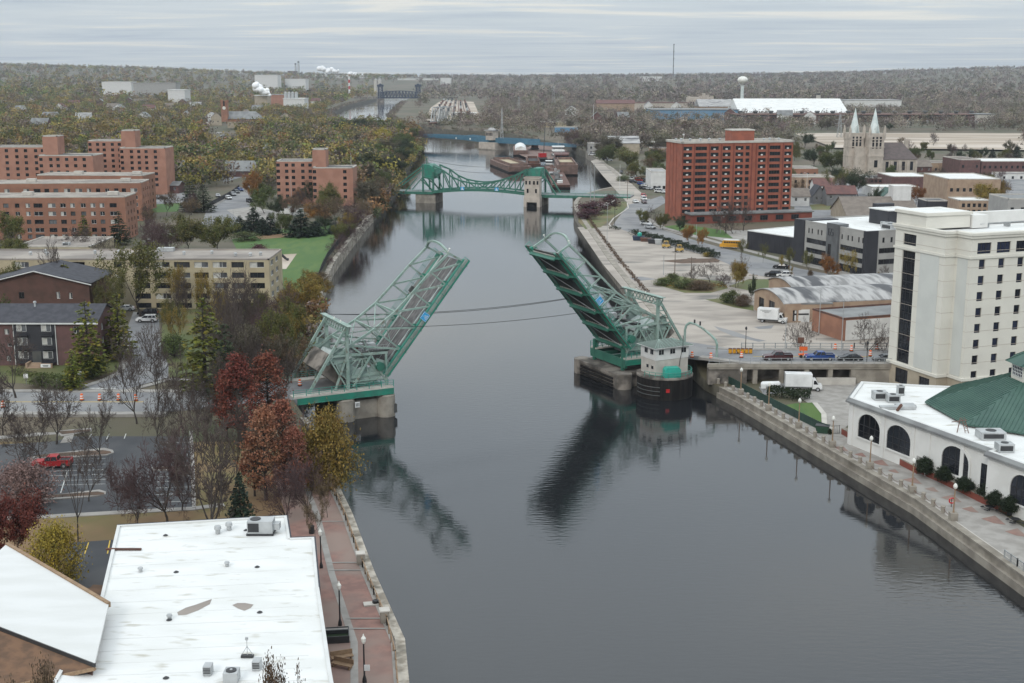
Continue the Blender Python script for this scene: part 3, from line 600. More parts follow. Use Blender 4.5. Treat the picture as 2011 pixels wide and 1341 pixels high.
# fixed towers and approach spans
def approach(label, loc, rz, full):
    o = thing('bridge_approach', label, 'bridge approach', loc, rz, 'fixed end spans of the open bridge')
    X0 = -18 if full else -9.5
    for Y, s in ((1.5, -1), (12.6, 1)):
        m = MB().use('steel_pale')
        m.beam((-7.4, Y, 5.4), (-7.4, Y, 17.0), .55, .55); m.beam((-7.4, Y, 17.0), (-14.9, Y, 5.4), .42, .45); m.beam((-7.4, Y, 11.8), (-10.9, Y, 11.8), .3); m.beam((-7.4, Y, 11.9), (-9.9, Y, 5.5), .34)
        m.beam((-10.9, Y, 11.8), (-7.4, Y, 5.5), .24); m.beam((-7.4, Y, 14.4), (-9.0, Y, 14.4), .2); m.beam((-7.4, Y, 14.4), (-10.9, Y, 11.8), .18)
        m.beam((-7.4, Y, 11.8), (.3, Y, 11.6), .34, .4); m.beam((-2.9, Y, 11.4), (-6.4, Y, 6.0), .34); m.beam((-2.9, Y, 11.4), (.1, Y, 6.0), .34); m.beam((0, Y, 5.4), (0, Y, 11.6), .36)
        m.beam((-6.4, Y, 6.9), (-.2, Y, 6.9), .22)
        m.use('steel_green'); m.tube((-1.2, Y + .5, 9.2), (-1.2, Y - .5, 9.2), .8, 12)
        m.build('tower', None, o)
    b = MB().use('steel_pale')
    for z in (15.7, 17.1): b.beam((-7.4, -.3, z), (-7.4, 14.2, z), .3, .2)
    b.beam((-7.4, -.6, 17.35), (-7.4, 14.5, 17.35), 1.0, .14)
    for k in range(9): b.beam((-7.4, 1.5 + k * 1.24, 15.7), (-7.4, 1.5 + (k + 1) * 1.24, 17.1), .14); b.beam((-7.4, 1.5 + k * 1.24, 17.1), (-7.4, 1.5 + (k + 1) * 1.24, 15.7), .14)
    for Y, s in ((1.5, -1), (12.6, 1)): b.beam((-7.4, Y, 15.0), (-7.4, Y + 1.7 * s, 17.0), .2); b.beam((-7.4, Y, 15.0), (-7.4, Y - 1.7 * s, 16.4), .2)
    b.use('globe_white')
    for Y in (4.5, 8): b.tube((-7.4, Y, 17.4), (-7.4, Y, 17.75), .14, 6)
    b.build('portal_beam', None, o)
    mp = MB().use('steel_dark'); mp.box(-6.6, 1.0, 2.3, 3.0, 11.75, 12.0); mp.box(-1.2, .6, 2.3, 12, 11.1, 11.7); mp.box(-4.4, -3.2, 3.2, 11, 11.3, 11.9)
    mp.use('rail_grey')
    for z in (12.5, 12.95): mp.beam((-6.6, 2.3, z), (1, 2.3, z), .06)
    for k in range(8): mp.beam((-6.6 + k * 1.08, 2.3, 12), (-6.6 + k * 1.08, 2.3, 12.95), .06)
    mp.use('metal_galv').box(-2.6, -1.2, 3.4, 4.8, 12, 13.1).box(-3.6, -2.9, 5.2, 6.6, 12, 12.8).use('rust').box(-5.2, -4.6, 3.4, 4.2, 12, 12.7)
    mp.build('machinery_deck', None, o)
    d = MB().use('asphalt'); d.box(X0, -.2 if full else -3.5, 2.4, 11.6, 5.0, 5.42)
    d.build('roadway', None, o)
    for Y0, Y1, Yr in ((0, 2.2, .08), (11.8, 14, 13.92)):
        k = MB().use('concrete_light'); k.box(X0, .8, Y0, Y1, 5.3, 5.6); k.use('steel_teal'); k.box(X0, .8, Yr - .14, Yr + .14, 4.25, 5.28); k.box(X0, .8, Yr - .3, Yr + .3, 4.2, 4.27)
        sw = k.build('footway', None, o)
        r = MB().use('rail_teal')
        for z in (6.0, 6.35, 6.75): r.beam((X0, Yr, z), (.8, Yr, z), .07)
        for q in range(9): x = X0 + (0.8 - X0) * q / 8; r.beam((x, Yr, 4.5), (x, Yr, 6.78), .11)
        Yi = Y1 - .1 if Y0 == 0 else Y0 + .1
        for z in (6.0, 6.5): r.beam((-6.5, Yi, z), (.6, Yi, z), .1)
        for q in range(6): r.beam((-6.5 + q * 1.4, Yi, 5.5), (-6.5 + q * 1.4, Yi, 6.5), .1)
        r.build('railing', None, sw)
    g = MB().use('steel_green')
    for Y in (3.5, 7, 10.5): g.box(X0, 0, Y - .15, Y + .15, 4.2, 4.98)
    if not full: g.box(.4, .9, .2, 13.8, 3.6, 5.28); g.box(.35, .95, 1.2, 1.9, 2.4, 7.4); g.box(.35, .95, 12.2, 12.9, 2.4, 7.4)
    g.build('girders', None, o)
    return o
approach('fixed end span with green towers and roadway beside the russet trees', bw(0, 0), BA, True)
ra = approach('fixed end span with green towers beside the round control house pier', bw(51.2, 14), BA + PI, False)
# piers
o = thing('bridge_pier', 'stained concrete pier with round ends under the left leaf', 'bridge pier', bw(0, 0), BA, 'piers of the open bridge')
m = MB().use('concrete'); m.box(-8.4, .9, 1.0, 13, -2, 3.4); m.build('wall', None, o)
for X, Y in ((-8.2, 1.2), (-.4, 1.2), (-8.2, 12.8), (-.4, 12.8)): MB().use('concrete').lathe([(1.75, -2), (1.75, 3.9), (1.55, 4.1)], 20, (X, Y)).build('shaft', None, o)
m = MB().use('sign_white'); m.box(-6.9, -6.0, -.62, -.56, 2.6, 3.6); m.use('frame_dark'); m.box(-6.75, -6.65, -.66, -.62, 2.8, 3.4).box(-6.5, -6.4, -.66, -.62, 2.8, 3.4).box(-6.25, -6.15, -.66, -.62, 2.8, 3.4); m.build('clearance_sign', None, o)
m = MB().use('steel_dark'); m.box(-1.5, 1.35, -.1, 12, .6, 2.2); m.build('fender', None, o)
o = thing('bridge_pier', 'dark weathered concrete pier under the right leaf', 'bridge pier', bw(47.6, -1.4), BA, 'piers of the open bridge')
m = MB().use('concrete_dark'); m.box(.2, 11, .5, 16, -2, 2.4).box(-.1, 11, .3, 16.2, 2.4, 3.0); m.build('wall', None, o)
for X, Y in ((1.6, .3), (1.2, 16)): MB().use('concrete_dark').lathe([(1.7, -2), (1.7, 3.0), (1.5, 3.1)], 18, (X, Y)).build('shaft', None, o)
for z in (.2, .9, 1.6): MB().use('timber_pier').box(-.1, .2, 1.9, 14.6, z, z + .4).build('fender', None, o)
o = thing('bridge_abutment', 'concrete abutment where the road meets the open bridge', 'abutment', bw(-18, 0), BA)
m = MB().use('concrete'); m.box(-2.4, -.02, -.6, 14.6, -2, 4.15).box(-2.4, -.6, -.6, -.05, 4.15, 5.4); m.build('wall', None, o)
# round control-house pier
PC = Vector((29.7, 241.0, 0))
o = thing('round_pier', 'black timber clad round pier under the control house', 'pier', PC)
m = MB().use('timber_pier'); m.lathe([(5.35, -2), (5.4, 0), (5.4, 3.95)], 40); m.build('timber_skirt', None, o)
m = MB().use('concrete_dark'); m.lathe([(5.5, 3.95), (5.5, 4.25), (5.3, 4.3)], 40); m.build('rim', None, o)
for z in (.9, 1.7, 2.5): MB().use('steel_dark').path([(5.45 * math.cos(R(a)), 5.45 * math.sin(R(a)), z) for a in range(190, 262, 8)], .09).build('fender_band', None, o)
m = MB().use('lamp_red'); m.box(-.35, .35, -5.62, -5.5, 1.6, 2.3); m.build('red_marker', None, o)
m = MB().use('rail_teal')
for z in (4.8, 5.3): m.path([(5.2 * math.cos(R(a)), 5.2 * math.sin(R(a)), z) for a in range(215, 400, 8)], .05, 4)
for a in range(215, 400, 14): m.tube((5.2 * math.cos(R(a)), 5.2 * math.sin(R(a)), 4.2), (5.2 * math.cos(R(a)), 5.2 * math.sin(R(a)), 5.3), .05, 4)
m.build('railing', None, o)
o = thing('control_house', 'small two storey white bridge control house with a green hipped roof on the round pier', 'control house', (PC.x, PC.y + .9, 4.3), BA)
W2, D2 = 3.75, 2.5
m = MB().use('concrete_light'); m.box(-W2, W2, -D2, D2, 0, 3.0); m.build('lower_storey', None, o)
m = MB().use('siding_white'); m.box(-W2 - .08, W2 + .08, -D2 - .08, D2 + .08, 3.0, 5.5); m.build('upper_storey', None, o)
M('roof_sage', (.115, .15, .13), rough=.7); m = MB().use('roof_sage'); e = .7
m.add([(-W2 - e, -D2 - e, 5.5), (W2 + e, -D2 - e, 5.5), (W2 + e, D2 + e, 5.5), (-W2 - e, D2 + e, 5.5), (-1.5, 0, 6.55), (1.5, 0, 6.55)], [(0, 1, 5, 4), (1, 2, 5), (2, 3, 4, 5), (3, 0, 4), (0, 3, 2, 1)])
m.use('steel_pale')
for k in range(13): x = -W2 - e + (2 * W2 + 2 * e) * k / 12; m.beam((x, -D2 - e, 5.53), (max(-1.5, min(1.5, x)), -.05, 6.55), .06, .06)
m.use('frame_white').box(-W2 - e - .02, W2 + e + .02, -D2 - e - .02, D2 + e + .02, 5.38, 5.49)
m.build('roof', None, o)
for x in (-2.55, .05, 2.6):
    m = MB().use('frame_white').box(x - .62, x + .62, -D2 - .14, -D2 - .08, 4.0, 5.1).use('glass_dark').box(x - .54, x - .04, -D2 - .17, -D2 - .13, 4.08, 5.02).box(x + .04, x + .54, -D2 - .17, -D2 - .13, 4.08, 5.02); m.build('window', None, o)
for y in (-1.4, .6):
    m = MB().use('frame_white').box(-W2 - .14, -W2 - .08, y - .6, y + .6, 4.0, 5.1).use('glass_dark').box(-W2 - .17, -W2 - .13, y - .52, y - .04, 4.08, 5.02).box(-W2 - .17, -W2 - .13, y + .04, y + .52, 4.08, 5.02); m.build('window', None, o)
for y in (-1.5, .2):
    m = MB().use('glass_dark').box(-W2 - .06, -W2 + .0, y - .35, y + .35, 1.2, 1.8); m.build('window', None, o)
m = MB().use('frame_dark'); m.path([(1.6, -D2 - .2, 1.4), (1.7, -D2 - .3, 2.6), (1.9, -D2 - .85, 5.4), (1.9, -D2 - .85, 7.6)], .06, 5); m.build('conduit', None, o)
o = thing('tank', 'teal green cylindrical tank cabinet outside the control house', 'tank', (PC.x + .9, PC.y - 3.75, 4.3), R(10))
m = MB().use('tank_teal'); m.xprism([(-1.6, 0), (1.6, 0), (1.6, 1.5), (1.2, 1.95), (-1.2, 1.95), (-1.6, 1.5)], -.8, .8); m.build('body', None, o)
m = MB().use('tank_teal')
for x in (-1.0, 0, 1.0): m.box(x - .04, x + .04, -.84, .84, 0, 1.97)
m.build('ribs', None, o)
# curved gantry over the right road
o = thing('traffic_gantry', 'grey green curved tube gantry arching over the road by the control house', 'gantry', at(1352, 702, 6))
a = at(1352, 700, 6); b = at(1404, 705, 6); q = Vector((b.x - a.x, 4.5, 0))
m = MB().use('steel_pale'); pts = [Vector((0, 6, -1)), Vector((0, 6, 4.4)), Vector((.25, 6, 5.4)), Vector((.9, 5.8, 5.9)), Vector((1.9, 5, 5.8)), Vector((3.2, 3.6, 5.2)), Vector((4.6, 1.6, 4.2)), Vector((5.4, .4, 3.4)), Vector((5.6, 0, 2.6)), Vector((5.6, 0, -1.2))]
m.path(pts, .24, 8); m.build('arch_tube', None, o)
m = MB().use('frame_dark'); m.box(1.6, 1.9, 4.9, 5.2, 6.0, 6.7).box(2.6, 2.9, 4.0, 4.3, 5.7, 6.5); m.build('signal_head', None, o)
# overhead cables between the towers
for (Y, nm) in ((13.8, 'dark overhead cable strung between the farther tower tops of the open bridge'), (-.2, 'dark overhead cable strung between the nearer tower tops of the open bridge')):
    a = bw(-7.4, Y, 17.3); b = bw(58.6, Y, 17.3); o = thing('overhead_cable', nm, 'cable', a, 0)
    for dz in ((0, .45) if Y > 5 else (0,)):
        m = MB().use('iron_black'); pts = []
        for k in range(25):
            f = k / 24; p = a.lerp(b, f) - a; p.z -= (3.4 + dz) * 4 * f * (1 - f) * .5; pts.append(p)
        m.path(pts, .05, 4); m.build('wire', None, o)

# ================================================================== CLOSED GREEN BRIDGE
def P2(u, v, z): return at(u, v, z)
gL, gR = P2(760, 374, 5.6), P2(1205, 384, 5.6)
d = gR - gL; ga = math.atan2(d.y, d.x); GLEN = d.length
o = thing('closed_bascule_bridge', 'closed green bascule truss bridge with lowered leaves and stone control tower', 'bridge', (gL.x, gL.y, -2), ga)
def gx(u): # along-deck position under an image column
    p0 = Vector((gL.x, gL.y)); dd = Vector((math.cos(ga), math.sin(ga))); k = (u - CU) / FPX
    r = ray(u, 372); s = (r.x * p0.y - r.y * p0.x) / (r.y * dd.x - r.x * dd.y); return s
xa, xb = gx(851), gx(1035); xl0, xr1 = gx(831), gx(1062)
xs = [gx(u) for u in (851, 871, 888, 905, 922, 939, 955, 972, 990, 1012, 1035)]
def zdeck(x): f = (x - xa) / (xb - xa); return 7.6 + 1.5 * max(0, 1 - (2 * f - 1) ** 2) if 0 < f < 1 else 7.6
ht = [13.2, 10.2, 7.2, 5.4, 4.6, 4.2, 4.4, 5.2, 6.6, 8.6, 11.5]
for Y in (0, 10.5):
    m = MB().use('steel_green')
    tp = [(x, Y, 7.6 + h) for x, h in zip(xs, ht)]; tp[0] = (xs[0], Y, 19.8)
    bt = [(x, Y, zdeck(x)) for x in xs]
    for a, b in zip(tp, tp[1:]): m.beam(a, b, .6, .7)
    for a, b in zip(bt, bt[1:]): m.beam(a, b, .5, .9)
    for i in range(1, len(xs)): m.beam(tp[i], bt[i], .4, .45)
    for i in range(5): m.beam(tp[i], bt[i + 1], .4, .45)
    for i in range(5, 10): m.beam(tp[i + 1], bt[i], .4, .45)
    m.build('truss', None, o)
    m = MB().use('steel_green')
    xt = gx(836)
    m.beam((xl0, Y, 7.5), (xl0, Y, 20), .7); m.beam((xt - 18, Y, 7.4), (xl0, Y, 20), .6); m.beam((xl0 - 3, Y, 14), (xl0 - 9, Y, 7.4), .4); m.beam((xl0, Y, 14), (xl0 + 5, Y, 7.4), .5); m.beam((xa, Y, 8), (xa, Y, 17), .8); m.beam((xl0, Y, 14.5), (xa, Y, 13.5), .7); m.beam((xa - 6, Y, 13), (xa, Y, 8), .5)
    m.beam((xr1, Y, 7.5), (xr1, Y, 18.5), .7); m.beam((gx(1092), Y, 7.4), (xr1, Y, 18.5), .6); m.beam((xr1, Y, 14), (xb, Y, 7.5), .4)
    m.build('tower', None, o)
m = MB().use('steel_teal'); m.xprism([(xl0 + .4, 14.5), (xa - .5, 13.5), (xa + 1.5, 16), (xa + 1, 18.4), (xl0 + 3, 20.4), (xl0 + .4, 20.4)], .6, 9.9); m.build('counterweight', None, o)
m = MB().use('steel_teal'); m.xprism([(xb + 1, 14), (xr1 - .4, 14.2), (xr1 - .4, 19.6), (xr1 - 4, 19.6), (xb - 2, 17)], .6, 9.9); m.build('counterweight', None, o)
m = MB().use('asphalt'); m.box(-6, xa, .3, 10.2, 6.6, 7.4)
for a, b in zip(xs, xs[1:]): m.hexa([(a, .3, zdeck(a) - .6), (b, .3, zdeck(b) - .6), (b, 10.2, zdeck(b) - .6), (a, 10.2, zdeck(a) - .6), (a, .3, zdeck(a) - .1), (b, .3, zdeck(b) - .1), (b, 10.2, zdeck(b) - .1), (a, 10.2, zdeck(a) - .1)])
m.box(xb, GLEN + 8, .3, 10.2, 6.2, 7.2)
m.use('steel_green').box(-6, xa, -1.4, .2, 6.3, 7.5).box(xb, GLEN + 8, -1.4, .2, 6.0, 7.3).box(xb, GLEN + 8, 10.3, 10.8, 6.0, 7.3)
for a, b in zip(xs, xs[1:]): m.hexa([(a, -1.6, zdeck(a) - .8), (b, -1.6, zdeck(b) - .8), (b, -.4, zdeck(b) - .8), (a, -.4, zdeck(a) - .8), (a, -1.6, zdeck(a)), (b, -1.6, zdeck(b)), (b, -.4, zdeck(b)), (a, -.4, zdeck(a))])
dk = m.build('deck', None, o)
m = MB().use('rail_teal')
for z in (.6, 1.2):
    m.beam((-6, -1.4, 7.5 + z), (xa, -1.4, 7.5 + z), .09); m.beam((xb, -1.4, 7.3 + z), (GLEN + 8, -1.4, 7.3 + z), .09); m.beam((xb, 10.6, 7.3 + z), (GLEN + 8, 10.6, 7.3 + z), .09)
    for a, b in zip(xs, xs[1:]): m.beam((a, -1.6, zdeck(a) + z), (b, -1.6, zdeck(b) + z), .09)
for k in range(40): x = -6 + (GLEN + 14) * k / 39; z = zdeck(x) if xa < x < xb else 7.3; m.beam((x, -1.5, z), (x, -1.5, z + 1.25), .1)
m.build('railing', None, dk)
for u in (910, 977):
    x = gx(u); m = MB().use('sign_blue').box(x - .9, x + .9, -1.75, -1.68, zdeck(x) - .2, zdeck(x) + 1.4).use('sign_white').box(x - .5, x + .5, -1.8, -1.76, zdeck(x) + .1, zdeck(x) + .5).box(x - .25, x + .1, -1.8, -1.76, zdeck(x) + .5, zdeck(x) + 1.1).box(x - .75, x + .75, -1.8, -1.76, zdeck(x) - .1, zdeck(x) - .02); m.build('channel_sign', None, o)
m = MB().use('concrete'); m.box(gx(817), gx(856), -1, 11.5, -2, 6.2).use('timber_pier').box(gx(817) - .3, gx(856) + .3, -1.3, 11.8, -2, .9); m.build('pier', None, o)
m = MB().use('concrete'); m.box(gx(1033) , gx(1067), 1, 12, -2, 6).use('timber_pier').box(gx(1033) - .4, gx(1067) + .3, .8, 12, -2, 1); m.build('pier', None, o)
m = MB().use('concrete')
for X in (gx(1128), gx(1180)): m.box(X - .9, X + .9, .5, 10, -2, 6.1)
m.build('column_bent', None, o)
tw = MB().use('limestone'); a, b = gx(1036), gx(1065); tw.box(a, b, -6.5, -1.9, 4.5, 15.2).box(a - .35, b + .35, -6.85, -1.9, 15.2, 15.8).box(a - .3, b + .3, -6.8, -1.9, 4.2, 6.6).box(a - .3, a + 1.1, -6.8, -2, -2, 4.2).box(b - 1.1, b + .3, -6.8, -2, -2, 4.2)
tw.use('roof_tan').box(a + .1, b - .1, -6.4, -2, 15.8, 16.1)
tw.use('iron_black').box(a + 1.1, b - 1.1, -3.6, -3.4, -2, 4.2); tw = tw.build('control_tower', None, o)  # black sheet between the legs puts the opening's shade into colour
for z, hh in ((12.5, 1.7), (8.6, 1.9)):
    for k in ((.12, .36, .64, .88) if z > 11 else (.22, .78)):
        x = a + (b - a) * k; MB().use('glass_dark').box(x - .42, x + .42, -6.6, -6.48, z, z + hh).build('window', None, tw)
for X0, X1, zz_, sag in ((gx(836), gx(1060), 20.6, 4), (gx(836), gx(1060), 22.4, 3)):
    pts = [(X0 + (X1 - X0) * k / 14, 5, zz_ - sag * 4 * (k / 14) * (1 - k / 14)) for k in range(15)]
    MB().use('iron_black').path(pts, .09, 3).build('cable', None, o)
MB().use('steel_green').box(xl0 - .5, xl0 + .3, -.3, 11, 19.9, 20.6).box(gx(833), gx(834), 4, 5, 20.4, 23.5).build('top_strut', None, o)

# ================================================================== BLUE BRIDGE, LIFT BRIDGE, RAIL TRUSS
a_, b_ = at(834, 270, 7), at(1024, 280, 7); dd = b_ - a_; ba = math.atan2(dd.y, dd.x); BL = dd.length
o = thing('blue_bascule_bridge', 'low blue steel bascule bridge crossing the canal beyond the barges', 'bridge', (a_.x, a_.y, 0), ba)
m = MB().use('steel_blue'); f = lambda u: BL * (u - 834) / 190
n = 16
for Y in (0, 11):
    for k in range(n):
        x0, x1 = -30 + (BL + 40) * k / n, -30 + (BL + 40) * (k + 1) / n
        def zz(x): q = (x + 30) / (f(948) + 30); return 6.2 + 1.6 * max(0, 1 - (2 * q - 1) ** 2) if q < 1 else 6.2
        m.hexa([(x0, Y, zz(x0) - .6), (x1, Y, zz(x1) - .6), (x1, Y + .6, zz(x1) - .6), (x0, Y + .6, zz(x0) - .6), (x0, Y, zz(x0) + 2.3 + 1.2 * (x0 > f(900))), (x1, Y, zz(x1) + 2.3 + 1.2 * (x1 > f(900))), (x1, Y + .6, zz(x1) + 2.3 + 1.2 * (x1 > f(900))), (x0, Y + .6, zz(x0) + 2.3 + 1.2 * (x0 > f(900)))])
m.build('girder', None, o)
MB().use('asphalt').box(-30, BL + 60, .6, 11, 6.6, 7.2).build('deck', None, o)
MB().use('steel_blue').box(BL + 9, BL + 60, -.2, .3, 5.6, 8.2).build('railing', None, o)
m = MB().use('sign_white')
for u in (898, 926): m.box(f(u), f(u) + 1.4, -.15, -.05, 7.2, 8.6)
m.build('channel_sign', None, o)
MB().use('limestone').box(f(949), f(980), -3, 13, -2, 6).use('concrete').box(f(947), f(982), -3.4, -3, -2, .8).build('pier', None, o)
m = MB().use('limestone'); X = f(969); m.box(X - 3.8, X + 4.4, -3.4, 3, 8, 15.5).use('roof_worn').box(X - 4.6, X + 5.2, -4.2, 3.8, 15.5, 16.2).lathe([(3.6, 16.2), (1.4, 18)], 8, (X, 0)); th = m.build('control_house', None, o)
for k in range(5): MB().use('glass_dark').box(X - 3.2 + k * 1.6, X - 2.2 + k * 1.6, -3.5, -3.38, 11.5, 14).build('window', None, th)
m = MB().use('metal_galv'); X = f(981.5)
for dx in (-1, 1): m.beam((X + dx * 1.6, 4, 7), (X, 4, 34), .35)
for k in range(6): m.beam((X - 1.6 + k * .25, 4, 9 + k * 4), (X + 1.6 - k * .25, 4, 11.5 + k * 4), .2)
m.build('mast', None, o)
# vertical lift railway bridge
yb = 2950; pl, pr = aty(747, 190, yb), aty(821, 190, yb)
o = thing('lift_bridge', 'dark steel vertical lift railway bridge far up the river', 'bridge', (pl.x, yb, 0)); Lw = pr.x - pl.x
zt = lambda v: aty(780, v, yb).z
for X in (0, Lw):
    m = MB().use('steel_navy')
    for dx in (-6, 6):
        for Y in (0, 9): m.beam((X + dx, Y, -2), (X + dx * .6, Y, zt(166)), 2.0)
    for k in range(6):
        z = 4 + (zt(168) - 4) * k / 6; z2 = 4 + (zt(168) - 4) * (k + 1) / 6
        m.beam((X - 5, 0, z), (X + 5, 0, z2), 1.1); m.beam((X + 5, 0, z), (X - 5, 0, z2), 1.1); m.beam((X - 5, 0, z2), (X + 5, 0, z2), 1.0)
    m.box(X - 7, X + 7, -2, 11, zt(170), zt(166)); m.xprism([(X - 4, zt(166)), (X + 4, zt(166)), (X, zt(163.5))], 0, 9); m.build('tower', None, o)
m = MB().use('steel_navy')
for Y in (0, 9):
    m.beam((0, Y, zt(191.5)), (Lw, Y, zt(191.5)), 2, 2.2)
    tp = [(Lw * k / 12, Y, zt(181.5 - 3.0 * math.sin(PI * k / 12))) for k in range(13)]
    for k in range(12): m.beam(tp[k], tp[k + 1], 1.6); m.beam(tp[k], (Lw * k / 12, Y, zt(191.5)), 1.1); m.beam(tp[k + (k < 6)], (Lw * (k + (k >= 6)) / 12, Y, zt(191.5)), 1.1)
m.box(0, Lw, 0, 9, zt(193), zt(191.5)); m.build('lift_span', None, o)
m = MB().use('concrete_dark')
for X in (0, Lw): m.box(X - 8, X + 8, -2, 11, -2, zt(193.5))
m.box(-60, -8, 0, 9, zt(193), zt(190.5)); m.box(Lw + 8, Lw + 90, 0, 9, zt(193), zt(190.5)); m.build('pier', None, o)
# grey rail truss on piers beyond the blue bridge
yr_ = 1390; a = aty(846, 250, yr_); b = aty(876, 250, yr_); b.y += 60
dd = b - a; o = thing('rail_truss', 'pale grey through truss railway span in front of the rail yard', 'bridge', (a.x, a.y, 0), math.atan2(dd.y, dd.x)); Lw = Vector((dd.x, dd.y)).length
z0, z1 = 11, 26
for Y in (0, -8):
    m = MB().use('metal_galv'); n = 6
    m.beam((0, Y, z0), (Lw, Y, z0), .9, 1.4); m.beam((Lw * .12, Y, z1), (Lw * .9, Y, z1), .8, .9); m.beam((0, Y, z0), (Lw * .12, Y, z1), .8); m.beam((Lw, Y, z0), (Lw * .9, Y, z1), .8)
    for k in range(1, n): m.beam((Lw * k / n, Y, z0), (Lw * (.12 + .78 * k / n), Y, z1), .6); m.beam((Lw * k / n, Y, z0), (Lw * (.12 + .78 * (k - 1) / n), Y, z1), .6)
    m.build('truss', None, o)
MB().use('rust').box(-10, Lw + 20, -8, 0, z0 - 1.2, z0 - .4).use('concrete_dark').box(-3, 2, -9, 1, -2, z0 - 1.2).box(Lw - 2, Lw + 2, -9, 1, -2, z0 - 1.2).build('deck', None, o)
# ================================================================== BUILDINGS
WIN = {}
def winmesh(w, h, style):
    k = (round(w, 2), round(h, 2), style)
    if k in WIN: return WIN[k]
    m = MB(); fr = {'d': 'frame_dark', 'w': 'frame_white', 'b': 'frame_dark', 'a': 'frame_dark', 'c': 'frame_white', 't': 'frame_dark', 'g': 'frame_dark'}[style[0]]
    gl = {'d': 'glass_dark', 'w': 'glass_dark', 'b': 'glass_blue', 'a': 'glass_dark', 'c': 'glass_pale', 't': 'glass_dark', 'g': 'glass_pale'}[style[0]]
    f = .07 if w < 5 else .12; t = .09
    m.use(gl).quad((0, t, 0), (w, t, 0), (w, t, h), (0, t, h))
    m.use(fr).box(0, f, 0, t + .05, 0, h).box(w - f, w, 0, t + .05, 0, h).box(f, w - f, 0, t + .05, 0, f).box(f, w - f, 0, t + .05, h - f, h)
    n = int(style[1:] or 2) if style[1:].isdigit() else 2
    for i in range(1, n): m.box(w * i / n - f / 2, w * i / n + f / 2, .02, t + .04, f, h - f)
    if style[0] == 't':
        nn_ = int(h / 1.9)
        for i in range(1, nn_): m.box(f, w - f, .02, t + .04, h * i / nn_ - f / 2, h * i / nn_ + f / 2)
    if style[0] == 'c': m.use('curtain').quad((f, t - .02, f), (w * .48, t - .02, f), (w * .48, t - .02, h - f), (f, t - .02, h - f))
    if style[0] == 'a': m.use('frame_white').box(w * .38, w * .62, -.18, t, f, h * .42)
    WIN[k] = m.mesh('window'); return WIN[k]
NW = {}
def walls(t, foot, z0, z1, mat, ops={}, rec=.16, name='wall', extra=None, wname='window'):
    """walls round a footprint (counter-clockwise, local metres) with real openings; each window is a part"""
    m = MB().use(mat); n = len(foot)
    for i in range(n):
        a = Vector(foot[i]); b = Vector(foot[(i + 1) % n]); L = (b - a).length; e = (b - a) / L; inn = Vector((-e.y, e.x))
        P = lambda x, z, y=0: (a.x + e.x * x + inn.x * y, a.y + e.y * x + inn.y * y, z)
        O = [o for o in ops.get(i, ()) if o[0] > .02 and o[0] + o[2] < L - .02]
        if not O: m.quad(P(0, z0), P(L, z0), P(L, z1), P(0, z1)); continue
        X = sorted(set([0, L] + [round(o[0], 3) for o in O] + [round(o[0] + o[2], 3) for o in O])); Z = sorted(set([z0, z1] + [round(z0 + o[1], 3) for o in O] + [round(z0 + o[1] + o[3], 3) for o in O]))
        for x0, x1 in zip(X, X[1:]):
            zs = None
            for q0, q1 in zip(Z, Z[1:]):
                cx, cz = (x0 + x1) / 2, (q0 + q1) / 2
                hole = any(o[0] < cx < o[0] + o[2] and z0 + o[1] < cz < z0 + o[1] + o[3] for o in O)
                if not hole: zs = q0 if zs is None else zs
                if zs is not None and (hole or q1 == Z[-1]):
                    ze = q0 if hole else q1
                    if ze > zs: m.quad(P(x0, zs), P(x1, zs), P(x1, ze), P(x0, ze))
                    zs = None
        for (x, z, w, h, st) in O:
            zz = z0 + z
            m.quad(P(x, zz), P(x, zz, rec + .1), P(x + w, zz, rec + .1), P(x + w, zz)); m.quad(P(x, zz + h), P(x + w, zz + h), P(x + w, zz + h, rec + .1), P(x, zz + h, rec + .1))
            m.quad(P(x, zz), P(x, zz + h), P(x, zz + h, rec + .1), P(x, zz, rec + .1)); m.quad(P(x + w, zz), P(x + w, zz, rec + .1), P(x + w, zz + h, rec + .1), P(x + w, zz + h))
            NW[t.name] = NW.get(t.name, 0) + 1; p = P(x, zz, rec)
            if NW[t.name] <= 98: put(wname, winmesh(w, h, st), t, p, math.atan2(e.y, e.x))
            else: REST.setdefault(t.name, (t, []))[1].append((w, h, st, p, math.atan2(e.y, e.x)))
    if extra: extra(m)
    return m.build(name, None, t)
REST = {}
def flush_rest():
    for t, L in REST.values():
        m = MB()
        for w, h, st, p, rz in L:
            c, s = math.cos(rz), math.sin(rz); T = lambda x, y, z: (p[0] + x * c - y * s, p[1] + x * s + y * c, p[2] + z)
            m.use('glass_dark').quad(T(0, .09, 0), T(w, .09, 0), T(w, .09, h), T(0, .09, h)); m.use('frame_dark').quad(T(w / 2 - .05, .05, 0), T(w / 2 + .05, .05, 0), T(w / 2 + .05, .05, h), T(w / 2 - .05, .05, h))
        m.build('windows', None, t, kind='stuff')
def flatroof(t, foot, z, mat, cop='concrete_light', cw=.35, ch=.3, over=0.04):
    m = MB().use(mat).poly([(x, y, z - .05) for x, y in foot]); r = m.build('roof', None, t)
    c = MB().use(cop); n = len(foot)
    for i in range(n):
        a = Vector(foot[i]); b = Vector(foot[(i + 1) % n]); e = (b - a).normalized(); inn = Vector((-e.y, e.x)); a2 = a - e * over; b2 = b + e * over
        q = [a2 - inn * over, b2 - inn * over, b2 + inn * cw, a2 + inn * cw]
        c.hexa([(p.x, p.y, z - .08 - .002 * i) for p in q] + [(p.x, p.y, z + ch + .002 * i) for p in q])
    c.build('coping', None, r); return r
def frame_of(A, B, z0): d = B - A; return (A.x, A.y, z0), math.atan2(d.y, d.x), Vector((d.x, d.y)).length
